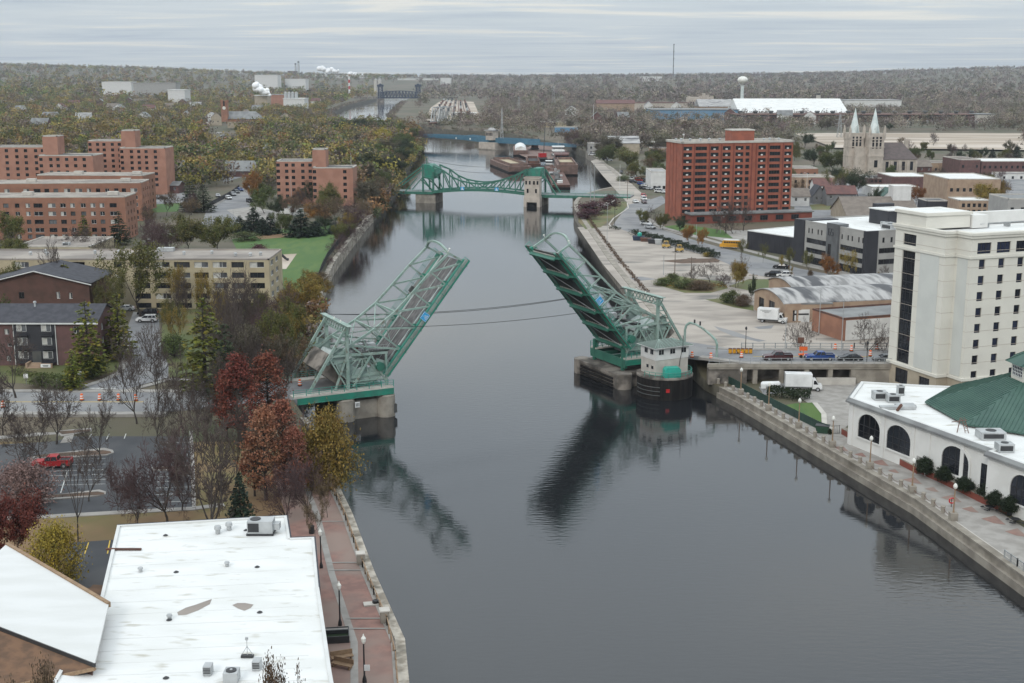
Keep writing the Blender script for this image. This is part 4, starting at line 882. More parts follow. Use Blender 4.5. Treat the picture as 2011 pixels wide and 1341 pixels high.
def grid(cols, rows, h, st='d2'): return [(c[0], z, c[1], h, (c[2] if len(c) > 2 else st)) for z in rows for c in cols]
def even(n, L, w, m=1.2): return [(m + (L - 2 * m - w) * (i / (n - 1) if n > 1 else .5), w) for i in range(n)]
def unit(t, x, y, z, w, d, h, mat='metal_galv', name='roof_unit', fan=True):
    m = MB().use(mat).box(x - w / 2, x + w / 2, y - d / 2, y + d / 2, z, z + h)
    if fan: m.use('frame_dark').lathe([(min(w, d) * .3, z + h), (min(w, d) * .3, z + h + .06)], 10, (x, y)).box(x - w * .4, x + w * .4, y - d / 2 - .02, y - d / 2, z + h * .2, z + h * .8)
    return m.build(name, None, t)
def block(name, label, A, B, depth, h, z0, wall, roof, front=(), right=(), left=(), cop='concrete_light', cat='building', group=None, **k):
    loc, rz, L = frame_of(A, B, z0); t = thing(name, label, cat, loc, rz, group); foot = [(0, 0), (L, 0), (L, depth), (0, depth)]
    walls(t, foot, 0, h, wall, {0: front(L) if callable(front) else front, 1: right, 3: left}, **k); flatroof(t, foot, h, roof, cop); return t, L
def gable(name, label, A, B, depth, h, rise, z0, wall, roof, front=(), right=(), ridge='x', cat='house', group=None, over=.5, chim=None, hip=0.0, left=()):
    """house or shed with a pitched roof; ridge along the front ('x') or away from it ('y')"""
    loc, rz, L = frame_of(A, B, z0); t = thing(name, label, cat, loc, rz, group); foot = [(0, 0), (L, 0), (L, depth), (0, depth)]; o = over
    def ex(m):
        if hip: return
        if ridge == 'x': m.poly([(L, 0, h), (L, depth, h), (L, depth / 2, h + rise)]); m.poly([(0, depth, h), (0, 0, h), (0, depth / 2, h + rise)])
        else: m.poly([(0, 0, h), (L, 0, h), (L / 2, 0, h + rise)]); m.poly([(L, depth, h), (0, depth, h), (L / 2, depth, h + rise)])
    walls(t, foot, 0, h, wall, {0: front, 1: right, 3: left}, extra=ex)
    m = MB().use(roof); th = .18; W, D = (L, depth) if ridge == 'x' else (depth, L); s = rise / (D / 2); zo = h - s * o
    T = (lambda x, y, z: (x, y, z)) if ridge == 'x' else (lambda x, y, z: (L - y, x, z))
    hp = hip
    for sg in (0, 1):
        y0, y1 = (-o, D / 2) if sg == 0 else (D + o, D / 2)
        q = [T(-o, y0, zo), T(W + o, y0, zo), T(W + o - hp * (1 if hp else 0), y1, h + rise), T(-o + hp, y1, h + rise)]
        if hp: q[2] = T(W - hp, y1, h + rise); q[3] = T(hp, y1, h + rise)
        up = [(a, b, c + th) for a, b, c in q]; m.hexa(q + up)
    if hp:
        for x0, x1 in ((-o, hp), (W + o, W - hp)): q = [T(x0, -o, zo + th), T(x0, D + o, zo + th), T(x1, D / 2, h + rise + th)]; m.poly(q)
    r = m.build('roof', None, t)
    if chim: MB().use('brick_plum').box(chim - .4, chim + .4, depth * .55, depth * .55 + .8, h, h + rise + 1.1).build('chimney', None, r)
    return t, L, r
# ---------------------------------------------------------------- near left: white flat roofed hall
pts = [at(u, v, 11.0) for u, v in ((197, 1178), (60, 1420), (668, 1420), (650, 1320), (626, 1155), (617, 1056), (570, 1058), (563, 1014), (231, 1033))]
O_ = pts[4].copy(); O_.z = 0; foot = [(p.x - O_.x, p.y - O_.y) for p in pts]
t = thing('flat_roofed_hall', 'long hall with a stained white membrane roof beside the brick promenade', 'building', O_)
walls(t, foot, 4.6, 10.7, 'brick_brown'); r = flatroof(t, foot, 11.0, 'roof_white', 'roof_panel', .3, .12)
m = MB().use('brick_brown')
c = MB().use('roof_shingle_dark')
for i in (4, 5, 6, 7):
    a, b = Vector(foot[i]), Vector(foot[i + 1]); e = (b - a).normalized(); q = [a + Vector((e.y, -e.x)) * .16, b + Vector((e.y, -e.x)) * .16, b, a]
    c.hexa([(p.x, p.y, 10.2) for p in q] + [(p.x, p.y, 11.16) for p in q])
c.build('fascia', None, t)
def rp(u, v, z=11.0): p = at(u, v, z); return p.x - O_.x, p.y - O_.y
x, y = rp(517, 1046); m = MB().use('metal_galv').box(x - 1.6, x + 1.2, y - .9, y + .9, 11.2, 12.6).box(x + 1.2, x + 1.9, y - .5, y + .5, 11.5, 12.2).use('frame_dark').lathe([(.6, 12.6), (.6, 12.68)], 12, (x - .8, y)).box(x - 1.5, x - .3, y - .93, y - .9, 11.4, 12.4).box(x - 1.7, x + 1.3, y - 1, y + 1, 11.0, 11.2); m.build('roof_unit', None, t)
for u, v in ((428, 1047), (450, 1040)): x, y = rp(u, v); MB().use('metal_galv').lathe([(.28, 11), (.28, 11.5), (.42, 11.5), (.36, 11.85)], 10, (x, y)).build('roof_vent', None, t)
for u, v in ((276, 1122), (446, 1111), (333, 1215)): x, y = rp(u, v); MB().use('metal_galv').lathe([(.2, 11), (.2, 11.25), (.3, 11.3), (.25, 11.45)], 8, (x, y)).build('roof_vent', None, t)
for u, v in ((325, 1051), (346, 1123), (505, 1113), (483, 1041), (510, 1202), (332, 1217), (326, 1331), (173, 1318)): x, y = rp(u, v); MB().use('frame_dark').lathe([(.28, 10.99), (.28, 11.0), (.1, 11.12)], 8, (x, y)).build('roof_drain', None, t)
for u, v in ((409, 1322), (505, 1312)): x, y = rp(u, v); m = MB().use('metal_galv').box(x - .34, x + .34, y - .5, y + .5, 11, 11.8).use('frame_dark'); [m.box(x - .3, x + .3, y - .53, y - .5, 11.2 + k * .14, 11.27 + k * .14) for k in range(4)]; m.build('louvre_vent', None, t)
x, y = rp(455, 1336); m = MB().use('metal_galv').box(x - .6, x + .6, y - .6, y + .7, 11, 11.9).use('frame_dark').lathe([(.45, 11.9), (.45, 11.98)], 14, (x, y)).use('metal_galv').lathe([(.12, 11.98), (.12, 12.04)], 8, (x, y)); m.build('roof_unit', None, t)
x, y = rp(486, 1290); m = MB().use('frame_dark').box(x - .55, x + .55, y - .2, y + .2, 11, 11.2).use('metal_galv')
for dx in (-.5, .5): m.beam((x + dx, y, 11.2), (x, y, 12.0), .05)
m.beam((x, y, 11.2), (x, y, 12.6), .05).box(x - .12, x + .12, y - .08, y + .08, 12.6, 12.85); m.build('antenna_mast', None, t)
mb_ = lambda pts_, mat: MB().use(mat).poly([(*rp(u, v, 10.97), 10.97) for u, v in pts_])
mb_([(348, 1202), (365, 1193), (385, 1187), (416, 1176), (412, 1186), (390, 1198), (366, 1207), (350, 1208)], 'roof_gravel').build('gravel_patch', None, r)
mb_([(456, 1188), (466, 1184), (482, 1184), (498, 1187), (492, 1194), (480, 1199), (468, 1195)], 'roof_gravel').build('gravel_patch', None, r)
x, y = rp(243, 1080); MB().use('rust').box(x - 1.9, x + 1.9, y - .12, y + .12, 11.0, 11.2).build('pipe', None, t)
# tilted pale roof wing on the left with brown shingle slope
A = at(213, 1187, 12.6); B_ = at(0, 1062, 12.6); A2 = at(186, 1302, 12.3); B2 = at(0, 1230, 12.3); e = (B_ - A).normalized() * 22; e2 = (B2 - A2).normalized() * 22
t0_ = t; m = MB().use('roof_panel')
for k in range(16): (xa_, ya_), (xb_, yb_) = rp(236 - k * 8.5, 1040 + k * 24), rp(560 + k * 5, 1022 + k * 24); m.beam((xa_ + .4, ya_, 10.957), (xb_ - .4, yb_, 10.957), .07, .02)
m.build('seams', None, r, kind='stuff')
t = thing('shingled_wing', 'hall wing with a pale sloping roof panel above a brown shingle slope', 'building', (A.x, A.y, 0)); L_ = lambda p, z=None: (p.x - A.x, p.y - A.y, p.z if z is None else z)
m = MB().use('roof_panel').hexa([L_(A, 12.3), L_(A2, 12.0), L_(A2 + e2, 12.0), L_(A + e, 12.3), L_(A), L_(A2), L_(A2 + e2), L_(A + e)]); m.build('roof', None, t)
C1 = at(40, 1345, 9.5); C2 = at(-260, 1345, 9.5)
m = MB().use('roof_shingle_brown').poly([L_(A2, 11.95), L_(C1), L_(C2), L_(A2 + e2, 11.95)]); m.build('shingle_slope', None, t)
m = MB().use('wood_tan').beam(L_(A + Vector((0, .15, 0)), 12.5), L_(A + e + Vector((0, .15, 0)), 12.5), .35, .5).use('frame_dark').beam(L_(A2, 12.1), L_(A2 + e2, 12.1), .2, .35).use('wood_tan').beam(L_(A2, 11.8), L_(C1), .25, .3); m.build('fascia', None, t)
m = MB().use('brick_brown'); q = [A + Vector((-.4, -.4, 0)), A + e + Vector((0, -.4, 0)), A2 + e2, A2 + Vector((-.4, .4, 0))]; m.prism([L_(p)[:2] for p in q][::-1], 4.6, 11.9); m.build('wall', None, t)
# sheds in the gap
for (u, v, w, d, h, mat, nm) in ((168, 1172, 1.9, 1.9, 2.2, 'metal_galv', 'small grey metal utility cabinet in the gap beside the hall'), (192, 1165, 2.4, 3.0, 2.6, 'roof_shingle_brown', 'small shingled lean-to shed in the gap beside the hall')):
    p = at(u, v, ZN + h); t = thing('utility_shed', nm, 'shed', (p.x, p.y, ZN), R(-8)); MB().use('roof_shingle_dark' if 'lean' in nm else mat).box(-w / 2, w / 2, -d / 2, d / 2, 0, h - .2).build('wall', None, t); MB().use(mat).hexa([(-w / 2 - .1, -d / 2 - .1, h - .2), (w / 2 + .1, -d / 2 - .1, h - .2), (w / 2 + .1, d / 2 + .1, h - .2), (-w / 2 - .1, d / 2 + .1, h - .2), (-w / 2 - .1, -d / 2 - .1, h - .1), (w / 2 + .1, -d / 2 - .1, h - .1), (w / 2 + .1, d / 2 + .1, h + .25), (-w / 2 - .1, d / 2 + .1, h + .25)]).build('roof', None, t)
# ---------------------------------------------------------------- dark roofed brick apartments by the street
A, B = at(-70, 633, 14), at(190, 631, 14); B.y = A.y = (A.y + B.y) / 2; W_ = B.x - A.x; px_m = lambda u: (at(u, 633, 14).x - A.x)
x0, x1 = px_m(24), px_m(105)
t, L, r = gable('brick_apartments', 'plum brick apartments with a dark shingle roof and recessed black balconies', A, B, 12, 8.7, 2.4, ZL, 'brick_plum', 'roof_shingle_dark', right=grid([(3, 1.3), (7.5, 1.3)], [1.0, 3.7, 6.4], 1.4, 'c2'), front=[(px_m(141), 6.4, 1.1, 1.4, 'w2'), (px_m(12) - .3, 3.8, .8, .6, 'w1'), (px_m(5), 6.2, .9, 1.1, 'c2'), (px_m(5), .9, .9, 1.1, 'c2')], over=.45, cat='apartment house')
MB().use('frame_white').box(-.5, W_ + .5, -.62, -.48, 8.32, 8.6).build('gutter', None, r)
m = MB().use('panel_black').box(x0, x1, -.12, .02, .6, 8.5); m.build('recess_dark_panel', None, t)  # flat black panel; the dark of the recess is put into its colour
for z in (1.4, 4.1, 6.8):
    for xa_, xb_ in ((x0 + .5, x0 + 2.6), (x1 - 2.7, x1 - .6)):
        put('window', winmesh(1.9, 1.5, 'c2'), t, (xa_ + .1, -.24, z))
        m = MB().use('panel_black').box(xa_ - .1, xb_ + .2, -1.0, -.14, z - .75, z - .6); bl = m.build('balcony', None, t)
        m = MB().use('frame_dark').box(xa_ - .1, xb_ + .2, -1.02, -.96, z + .22, z + .3); [m.beam((xa_ + k * .3, -.99, z - .6), (xa_ + k * .3, -.99, z + .25), .04) for k in range(8)]; m.build('railing', None, bl)
for x in (x0 - .1, x1 + .1): MB().use('frame_white').box(x - .06, x + .06, -.2, -.02, .2, 8.5).build('downpipe', None, t)
xm = (x0 + x1) / 2 + .2
m = MB().use('steel_dark').box(xm - .9, xm + .9, -.26, -.13, .6, 2.9); m.build('door', None, t)
m = MB().use('brick_tan')
for k in range(4): m.box(xm - 1.2, xm + 1.2, -2.6 + k * .55, -.13, k * .18, k * .18 + .18)
m.box(xm - 1.6, xm - 1.2, -2.4, -.13, 0, 1.0).box(xm + 1.2, xm + 3.6, -2.4, -2.0, 0, .9); m.build('entrance_steps', None, t)
MB().use('sign_white').box(xm + 1.4, xm + 3.3, -2.5, -2.41, .2, .85).use('frame_dark').box(xm + 1.8, xm + 2.9, -2.53, -2.5, .55, .65).box(xm + 1.9, xm + 2.8, -2.53, -2.5, .38, .46).build('name_board', None, t)
MB().use('metal_galv').lathe([(.2, 10.6), (.2, 11.6), (.35, 11.6), (.3, 11.9)], 8, (px_m(50), 5)).build('roof_vent', None, r)
# hip roofed brick house behind
A, B = at(-70, 567, 15.2), at(150, 565, 15.2); A.y = B.y = 284
t, L, r = gable('brick_apartments', 'brown brick apartment house with a low dark gable behind the plum brick block', A, B, 16, 9.7, 2.6, ZL, 'brick_brown', 'roof_shingle_dark', ridge='y', front=[(16.5, 6.0, .8, 1.6, 'c1'), (19.3, 6.0, .8, 1.4, 'c1'), (8, 6, 1.2, 1.5, 'd2'), (12, 3, 1, 1.4, 'd2')], over=.8, cat='apartment house')
MB().use('frame_white').beam((-.8, -.85, 9.3), (L / 2, -.85, 12.4), .2, .2).beam((L + .8, -.85, 9.3), (L / 2, -.85, 12.4), .2, .2).build('barge_board', None, r)
# long tan apartment block
A, B = at(-60, 509, 17.3), at(528, 510, 17.3); A.y = B.y = B.y
L = B.x - A.x; pm = lambda u: (u - 528) * (304 / 2500 * 1.02) + L
cols = [(pm(u / 3.83), (w / 3.83) * .123) for u, w in ((125, 110), (410, 115), (556, 95), (660, 90), (866, 60), (1015, 115), (1165, 118), (1315, 118), (1465, 105), (1615, 100), (1745, 95), (1880, 110), (1993, 45))] + [(pm(400 + 70 / 3.83), 3.4), (pm(400 + 210 / 3.83), 3.0), (pm(400 + 345 / 3.83), 3.5)]
cols = sorted(set((round(c[0], 2), round(c[1], 2)) for c in cols)); cc = []
for c in cols:
    if c[0] > .3 and (not cc or c[0] > cc[-1][0] + cc[-1][1] + .35): cc.append(c)
styles = ['c2', 'd3', 'c3', 'd2', 'g2', 'd3']
fr = [(c[0], z, c[1], 1.35, rng.choice(styles)) for z in (10.1, 7.55, 5.0, 2.45) for c in cc if not (z < 3 and 160 / 1 < (c[0] - L) / .124 + 528 < 222)]
fr += [(pm(162), .3, 7.4, 3.4, 'd1')] + [(c[0], .2, c[1], 1.25, 'd2') for c in cc if c[0] > pm(240)]  # first entry: dark pane painted in for the shade of the open garage
fr = [o for o in fr if not (o[1] == 2.45 and o[0] + o[2] > pm(162) and o[0] < pm(162) + 7.4)]
t, L = block('tan_apartment_block', 'long tan four storey apartment block with strip windows and a pale flat roof', A, B, 17.5, 12, ZL, 'stucco_tan', 'roof_gravel', front=fr, right=[(x, z, 3.6, 1.35, 'c3') for x in (2.0, 8.5) for z in (10.1, 7.55, 5.0, 2.45)], cat='apartment block', cop='roof_gravel')
for u in (40, 58, 76, 163, 210, 345, 398, 452, 482, 500): MB().use('metal_galv').lathe([(.35, 12), (.35, 12.5), (.5, 12.6), (.3, 12.9)], 8, (pm(u) * 1.0, rng.uniform(6, 14))).build('roof_vent', None, t)
unit(t, pm(295), 15.5, 12, 4, 2, .9, 'metal_galv', fan=False)
# flat low roof, three long brick blocks
A, B = at(28, 485, 9.0), at(176, 485, 9.0)
t, L = block('low_building', 'low building with a pale gravel flat roof behind the tan apartment block', A, B, 24, 3.7, ZL, 'stucco_tan', 'roof_gravel'); unit(t, L * .62, 5, 3.7, 2, 2, .8)
def brickrow(label, uA, vA, uB, vB, depth, cols, rows, rv=(), h=14.7):
    A, B = at(uA, vA, ZL + h), at(uB, vB, ZL + h); d_ = B - A; L = d_.length
    fr = [((u - uA) / (uB - uA) * L - w / 2, z, w, 1.45, rng.choice(('c2', 'c2', 'w2', 'd2', 'g2'))) for u, w in cols for z in rows]
    t, L = block('brick_apartment_block', label, A, B, depth, h, ZL, 'brick_orange', 'roof_gravel', front=fr, right=[(x, z, 1.1, 1.4, 'd2') for x in (3, 7, 11) for z in rows], cat='apartment block', cop='concrete_light')
    for f in (.32, .88): unit(t, L * f, depth * .6, h, 3.6, 2.2, 1.2, 'concrete_light', 'stair_head', False)
    return t
rows5 = [11.2, 8.4, 5.6, 2.8, .6]
brickrow('nearest of the long orange brick blocks with five rows of windows', -60, 388, 245, 387, 15, [(10, 1.8), (32, 1.5), (53, 1.5), (73, 3.0), (100, 2.6), (122, 1.9), (141, 1.6), (162, 1.7), (181, 1.7), (199, 1.6), (221, 2.4)], rows5)
brickrow('second long orange brick block behind the nearest one', -60, 361, 277, 359, 15, [(12, 2), (50, 2.2), (71, 2.6), (90, 1.8), (108, 1.8), (130, 2.4), (153, 2.6), (173, 1.6), (191, 1.6), (209, 1.6), (227, 1.6), (242, 1.6), (262, 2.6)], rows5)
brickrow('third long orange brick block, mostly hidden by the two in front', 72, 344, 280, 345, 15, [(u, 1.8) for u in range(85, 275, 17)], rows5)
# stepped salmon brick complexes
def stepped(label, parts, d0):
    p0 = parts[0]; A = aty(p0[0], 300, d0); t = thing('stepped_apartment_block', label, 'apartment block', (A.x, d0, ZL)); S = d0 * 1.005 / FPX
    for (u0, u1, vt, dep, dy, cols, pitch) in parts:
        x0 = (u0 - p0[0]) * S; x1 = (u1 - p0[0]) * S; hh = aty(u0, vt, d0 + dy).z - ZL
        fo = [(x0, dy), (x1, dy), (x1, dy + dep), (x0, dy + dep)]; L = x1 - x0; nr = int((hh - 1.2) / pitch)
        walls(t, fo, 0, hh, 'brick_salmon', {0: [(L * c - .75, hh - .9 - 1.35 - k * pitch, 1.5, 1.4, 'd2') for c in cols for k in range(nr)]}); flatroof(t, fo, hh, 'roof_dark', 'concrete_light', .5, .35)
    return t
stepped('salmon brick stepped block at the left edge with a plain stair tower', [(-30, 80, 289, 14, 4, (.1, .32, .5, .66, .84, .96), 2.7), (80, 109, 268, 9, 2, (), 2.7), (82, 187, 306, 15, -6, (.05, .23, .36, .52, .68, .84), 2.8)], 575)
stepped('salmon brick stepped block rising behind the long orange brick blocks', [(168, 236, 277, 14, 4, (.06, .28, .46, .7, .9), 2.6), (235, 262, 257, 9, 3, (), 2.7), (240, 328, 291, 15, -5, (.05, .26, .42, .58, .78), 2.6)], 610)
stepped('salmon brick stepped block among trees near the river', [(538, 610, 317, 14, 4, (.05, .28, .46, .72, .92), 2.7), (610, 636, 294, 9, 3, (), 2.7), (614, 692, 330, 15, -4, (.05, .8), 2.7)], 556)
# ---------------------------------------------------------------- red brick tower
A, B = at(1340, 281.5, 35), at(1558, 278, 35); loc, rz, L = frame_of(A, B, ZR); rz_ = R(14); e = Vector((math.cos(rz_), math.sin(rz_), 0))
for _k in range(60):
    pass
def endx(u, A, rz):   # length along a facade from A to image column u
    k = (u - CU) / FPX; c_, s_ = math.cos(rz), math.sin(rz); q = lambda s: ((A.x + c_ * s) / ((A.y + s_ * s) * math.cos(PITCH) + (CAMH - A.z) * math.sin(PITCH)))
    lo, hi = 0, 120
    for _ in range(50):
        mid = (lo + hi) / 2
        if q(mid) < k: lo = mid
        else: hi = mid
    return lo
L = endx(1558, A, rz_); hT = 35 - ZR
t = thing('brick_tower_block', 'twelve storey red brick apartment tower with a white roof edge', 'tower block', (A.x, A.y, ZR), rz_)
fx = [(.012, .09, 'a2'), (.12, .222, 'd4'), (.254, .326, 'a2'), (.362, .434, 'a2'), (.477, .549, 'a3'), (.569, .605, 'd1'), (.683, .754, 'a2'), (.787, .886, 'd4'), (.922, .988, 'a2')]
fr = [(a * L, hT - 2.75 - k * 2.42, (b - a) * L, 1.45, s) for k in range(12) for a, b, s in fx]
Dp = 17
walls(t, [(0, 0), (L, 0), (L, Dp), (0, Dp)], 0, hT, 'brick_red', {0: fr}, rec=.3)
m = MB().use('brick_red_dark')
for a in (.0, .104, .238, .344, .455, .62, .66, .77, .904): m.box(a * L + .05, a * L + .5, -.22, -.003, 1.5, hT - .4)
m.build('pilasters', None, t, kind='stuff')
m = MB().use('brick_red_dark'); [m.box(-.12, -.003, y - .05, y + .05, .2, hT - .3) for y in (5.5, 9, 12.5)]; m.build('side_ribs', None, t)
r = flatroof(t, [(0, 0), (L, 0), (L, Dp), (0, Dp)], hT, 'roof_worn', 'concrete_light', .6, .75, .35)
x0 = L * .5; MB().use('brick_red').box(x0, x0 + L * .2, 6, 13, hT, hT + 4.3).use('concrete_light').box(x0 - .25, x0 + L * .2 + .25, 5.75, 13.25, hT + 4.3, hT + 4.8).build('penthouse', None, t)
for f in (.03, .09, .16, .25, .33, .42, .78, .86, .93): MB().use('metal_galv').lathe([(.4, hT), (.4, hT + 1.0), (.65, hT + 1.05), (.4, hT + 1.4)], 8, (L * f, rng.uniform(3, 12))).build('roof_vent', None, r)
MB().use('frame_white').tube((1.2, 2, hT), (1.2, 2, hT + 4), .06, 5).box(.9, 1.5, 1.7, 2.3, hT + 3, hT + 3.5).build('antenna_mast', None, r)
m = MB().use('brick_red_dark').box(2, L + 6, -7, -.3, 0, 3.4).use('roof_grey').box(1.4, L + 6.6, -7.6, -.28, 3.4, 3.9); ent = m.build('podium', None, t)
for k in range(7): put('window', winmesh(3.2, 1.9, 'd3'), t, (4 + k * 6.6, -7.12, .8))
# ---------------------------------------------------------------- cream hotel
E1 = Vector((math.cos(R(21)), math.sin(R(21)), 0)); E2 = Vector((-math.sin(R(21)), math.cos(R(21)), 0))
H0 = Vector((73.1, 241.6, 0)); t = thing('cream_hotel', 'cream panelled hotel tower with small square dark windows and a tall stair window', 'hotel', (H0.x, H0.y, ZP), R(21))
# local: +x along E1, +y along E2
foot = [(0, 0), (0, -14.3), (2.4, -14.3), (2.4, -18.3), (45, -18.3), (45, 2), (12, 2), (12, 0)]; hh = 33.3 - ZP; mid = 4.5
so_ = [(1.55 + 4.2 * k, hh - 5.0 + .6, 3.2, 2.1, 'b3') for k in range(9)]
so_ = [(1.3 + 4.35 * k, hh - 3.75, 3.1, 2.0, 'b3') for k in range(9)] + [(1.9 + 4.35 * k, hh - 6.5 - 2.93 * j - mid, 1.35, 1.7, 'b1') for k in range(9) for j in range(8)]
so_ = [(x, z - mid if h == 2.0 else z, w, h, s) for x, z, w, h, s in so_]
def courses(zs, fo, mat='limestone'):
    def f(m):
        m.use(mat); n = len(fo)
        for i in (0, 1, 2, 3):
            a = Vector(fo[i]); b = Vector(fo[i + 1]); e = (b - a).normalized(); q = Vector((e.y, -e.x)) * .02
            for z in zs: m.hexa([(*(a + q), z), (*(b + q), z), (*b, z), (*a, z), (*(a + q), z + .07), (*(b + q), z + .07), (*b, z + .07), (*a, z + .07)])
    return f
walls(t, foot, mid, hh, 'stucco_cream', {0: [(2.4, .4, 3.7, hh - mid - 5.2, 't3'), (2.4, hh - mid - 3.7, 3.7, 2.1, 't3')], 3: so_}, rec=.22, extra=courses([mid + 2.93 * k for k in range(1, 10)], foot))
walls(t, foot, 0, mid - .02, 'siding_tan', {0: [(2.4, .8, 3.7, 2.9, 't3'), (9.4, .3, 3.0, 3.2, 't2')], 3: [(2 + 5 * k, .8, 3, 2.9, 't2') for k in range(7)]})
m = MB().use('stucco_cream')
for z, p, q in ((mid - .3, .25, .5), (hh - 4.6, .22, .45), (hh - .9, .3, .5), (hh - .4, .5, .45)):
    for i in range(4):
        a = Vector(foot[i]); b = Vector(foot[i + 1]); e = (b - a).normalized(); nn_ = Vector((e.y, -e.x)); a2 = a - e * (p if i in (0, 2) else 0) + e * .0; b2 = b + e * (p - .003 if i in (0, 2) else .0)
        m.hexa([(*(a2 + nn_ * p), z), (*(b2 + nn_ * p), z), (*b2, z), (*a2, z), (*(a2 + nn_ * p), z + q), (*(b2 + nn_ * p), z + q), (*b2, z + q), (*a2, z + q)])
m.build('cornice', None, t)
m = MB().use('stucco_tint').box(-.06, -.01, -12.9, -7.6, mid + .4, hh - 4.7).box(2.34, 2.39, -17.6, -14.9, mid + .4, hh - 4.7); m.build('wall_panel', None, t)
flatroof(t, foot, hh - .5, 'roof_white', 'stucco_cream', .5, .6)
m = MB().use('stucco_cream').box(.02, 10, -8.6, -.02, hh - .2, hh + 2.2).use('stucco_cream').box(-.3, 10.3, -8.9, .28, hh + 2.2, hh + 2.75).use('roof_white').box(.5, 9.5, -8.2, -.5, hh + 2.74, hh + 2.78).use('stucco_white').box(10.2, 13.8, -9, -1, hh - .4, hh + 2.0).box(13.8, 45, -4, -2.6, hh - .4, hh + 1.9); m.build('penthouse', None, t)
m = MB().use('rail_grey').tube((12, -9, hh + .3), (44, -7.5, hh + .3), .06, 5).tube((12, -8.2, hh + .3), (44, -6.8, hh + .3), .06, 5)
for k in range(6): m.box(14 + k * 5, 14.4 + k * 5, -8.8, -7.4, hh - .45, hh + .3)
m.build('roof_rail', None, t)
# ---------------------------------------------------------------- white banquet hall with arches
W = [Vector(p) for p in ((59.4, 210.5), (54.6, 199.6), (67.2, 170.6), (66.1, 169.7), (79, 140), (104, 150), (97, 203), (69, 208))]; O_ = W[1]
t = thing('arched_banquet_hall', 'low white banquet hall with tall arched windows facing the promenade', 'banquet hall', (O_.x, O_.y, ZP)); foot = [(p.x - O_.x, p.y - O_.y) for p in W]; hb = 7.6
def arch(f, e0, u0, u1, zs, zp, ze, frame='stucco_white'):
    """an arched window on wall edge e0 between two image columns"""
    a, b = Vector(foot[e0]), Vector(foot[e0 + 1]); e = (b - a).normalized(); nn_ = Vector((e.y, -e.x)); A_ = Vector((O_.x + a.x, O_.y + a.y, ZP + 3))
    def along(u): k = (u - CU) / FPX; c2 = math.cos(PITCH); s2 = math.sin(PITCH); return (k * (A_.y * c2 + (CAMH - A_.z) * s2) - A_.x) / (e.x - k * e.y * c2)
    s0, s1 = along(u0), along(u1); c = (s0 + s1) / 2; w_ = (s1 - s0) / 2
    out = [(s0, zs), (s1, zs), (s1, zp)] + [(c + w_ * math.cos(R(x)), zp + (ze - zp) * math.sin(R(x))) for x in range(15, 180, 15)] + [(s0, zp)]
    P = lambda s, z, d: (a.x + e.x * s + nn_.x * d, a.y + e.y * s + nn_.y * d, z)
    m = MB().use('glass_dark').poly([P(s, z, .03) for s, z in out]).use(frame)
    big = [(c + (s - c) * (1 + .3 / w_), z + (.3 if z > zs + .1 else -.25)) for s, z in out]; n = len(out)
    for i in range(n):
        j = (i + 1) % n; m.hexa([P(*out[i], .0), P(*out[j], .0), P(*big[j], .0), P(*big[i], .0), P(*out[i], .2), P(*out[j], .2), P(*big[j], .2), P(*big[i], .2)])
    m.use('frame_dark')
    for k in range(1, 4): s = s0 + (s1 - s0) * k / 4; m.beam(P(s, zs, .05), P(s, zp + (ze - zp) * math.sqrt(max(0, 1 - ((s - c) / w_) ** 2)), .05), .08)
    m.beam(P(s0, zp, .05), P(s1, zp, .05), .08); m.beam(P(s0, (zs + zp) / 2, .05), P(s1, (zs + zp) / 2, .05), .06)
    m.build('arched_window', None, t); return P, along
walls(t, foot, 0, hb, 'stucco_white')
for e0, a_, b_ in ((1, 1686, 1729), (1, 1742, 1789), (1, 1850, 1903), (3, 1984, 2030)): P, along = arch(None, e0, a_, b_, 2.0, 4.1, 6.2)
a, b = Vector(foot[1]), Vector(foot[2]); e = (b - a).normalized(); nn_ = Vector((e.y, -e.x)); LW = (b - a).length
P = lambda s, z, d=0: (a.x + e.x * s + nn_.x * d, a.y + e.y * s + nn_.y * d, z)
m = MB().use('stucco_white')
for s in (.5, 8.2, 15.0, 18.4, 25.4, 31.0):
    m.hexa([P(s, 0, 0), P(s + .7, 0, 0), P(s + .7, 0, .14), P(s, 0, .14), P(s, hb - .7, 0), P(s + .7, hb - .7, 0), P(s + .7, hb - .7, .14), P(s, hb - .7, .14)])
m.build('pilasters', None, t, kind='stuff')
put('window', winmesh(2.4, 4.4, 't3'), t, P(29.6, .8, .12), math.atan2(e.y, e.x)); MB().use('panel_grey').hexa([P(16.4, .3, .0), P(17.6, .3, .0), P(17.6, .3, .05), P(16.4, .3, .05), P(16.4, 2.6, .0), P(17.6, 2.6, .0), P(17.6, 2.6, .05), P(16.4, 2.6, .05)]).build('door', None, t)
r = flatroof(t, foot, hb, 'roof_white', 'roof_panel', .5, .2)
m = MB().use('roof_grey')
for i in (0, 1, 2, 3):
    a2, b2 = Vector(foot[i]), Vector(foot[i + 1]); ee = (b2 - a2).normalized(); n2 = Vector((ee.y, -ee.x)) * .55; a3 = a2 - ee * (.3 if i in (1, 3) else 0); b3 = b2 + ee * (.3 if i in (0, 1) else 0)
    m.hexa([(*(a3 + n2), hb - .55), (*(b3 + n2), hb - .55), (*b3, hb - .6), (*a3, hb - .6), (*(a3 + n2), hb - .25), (*(b3 + n2), hb - .25), (*b3, hb + .21), (*a3, hb + .21)])
m.build('gutter', None, r)
def rq(u, v, z=9.8): p = at(u, v, z); return p.x - O_.x, p.y - O_.y
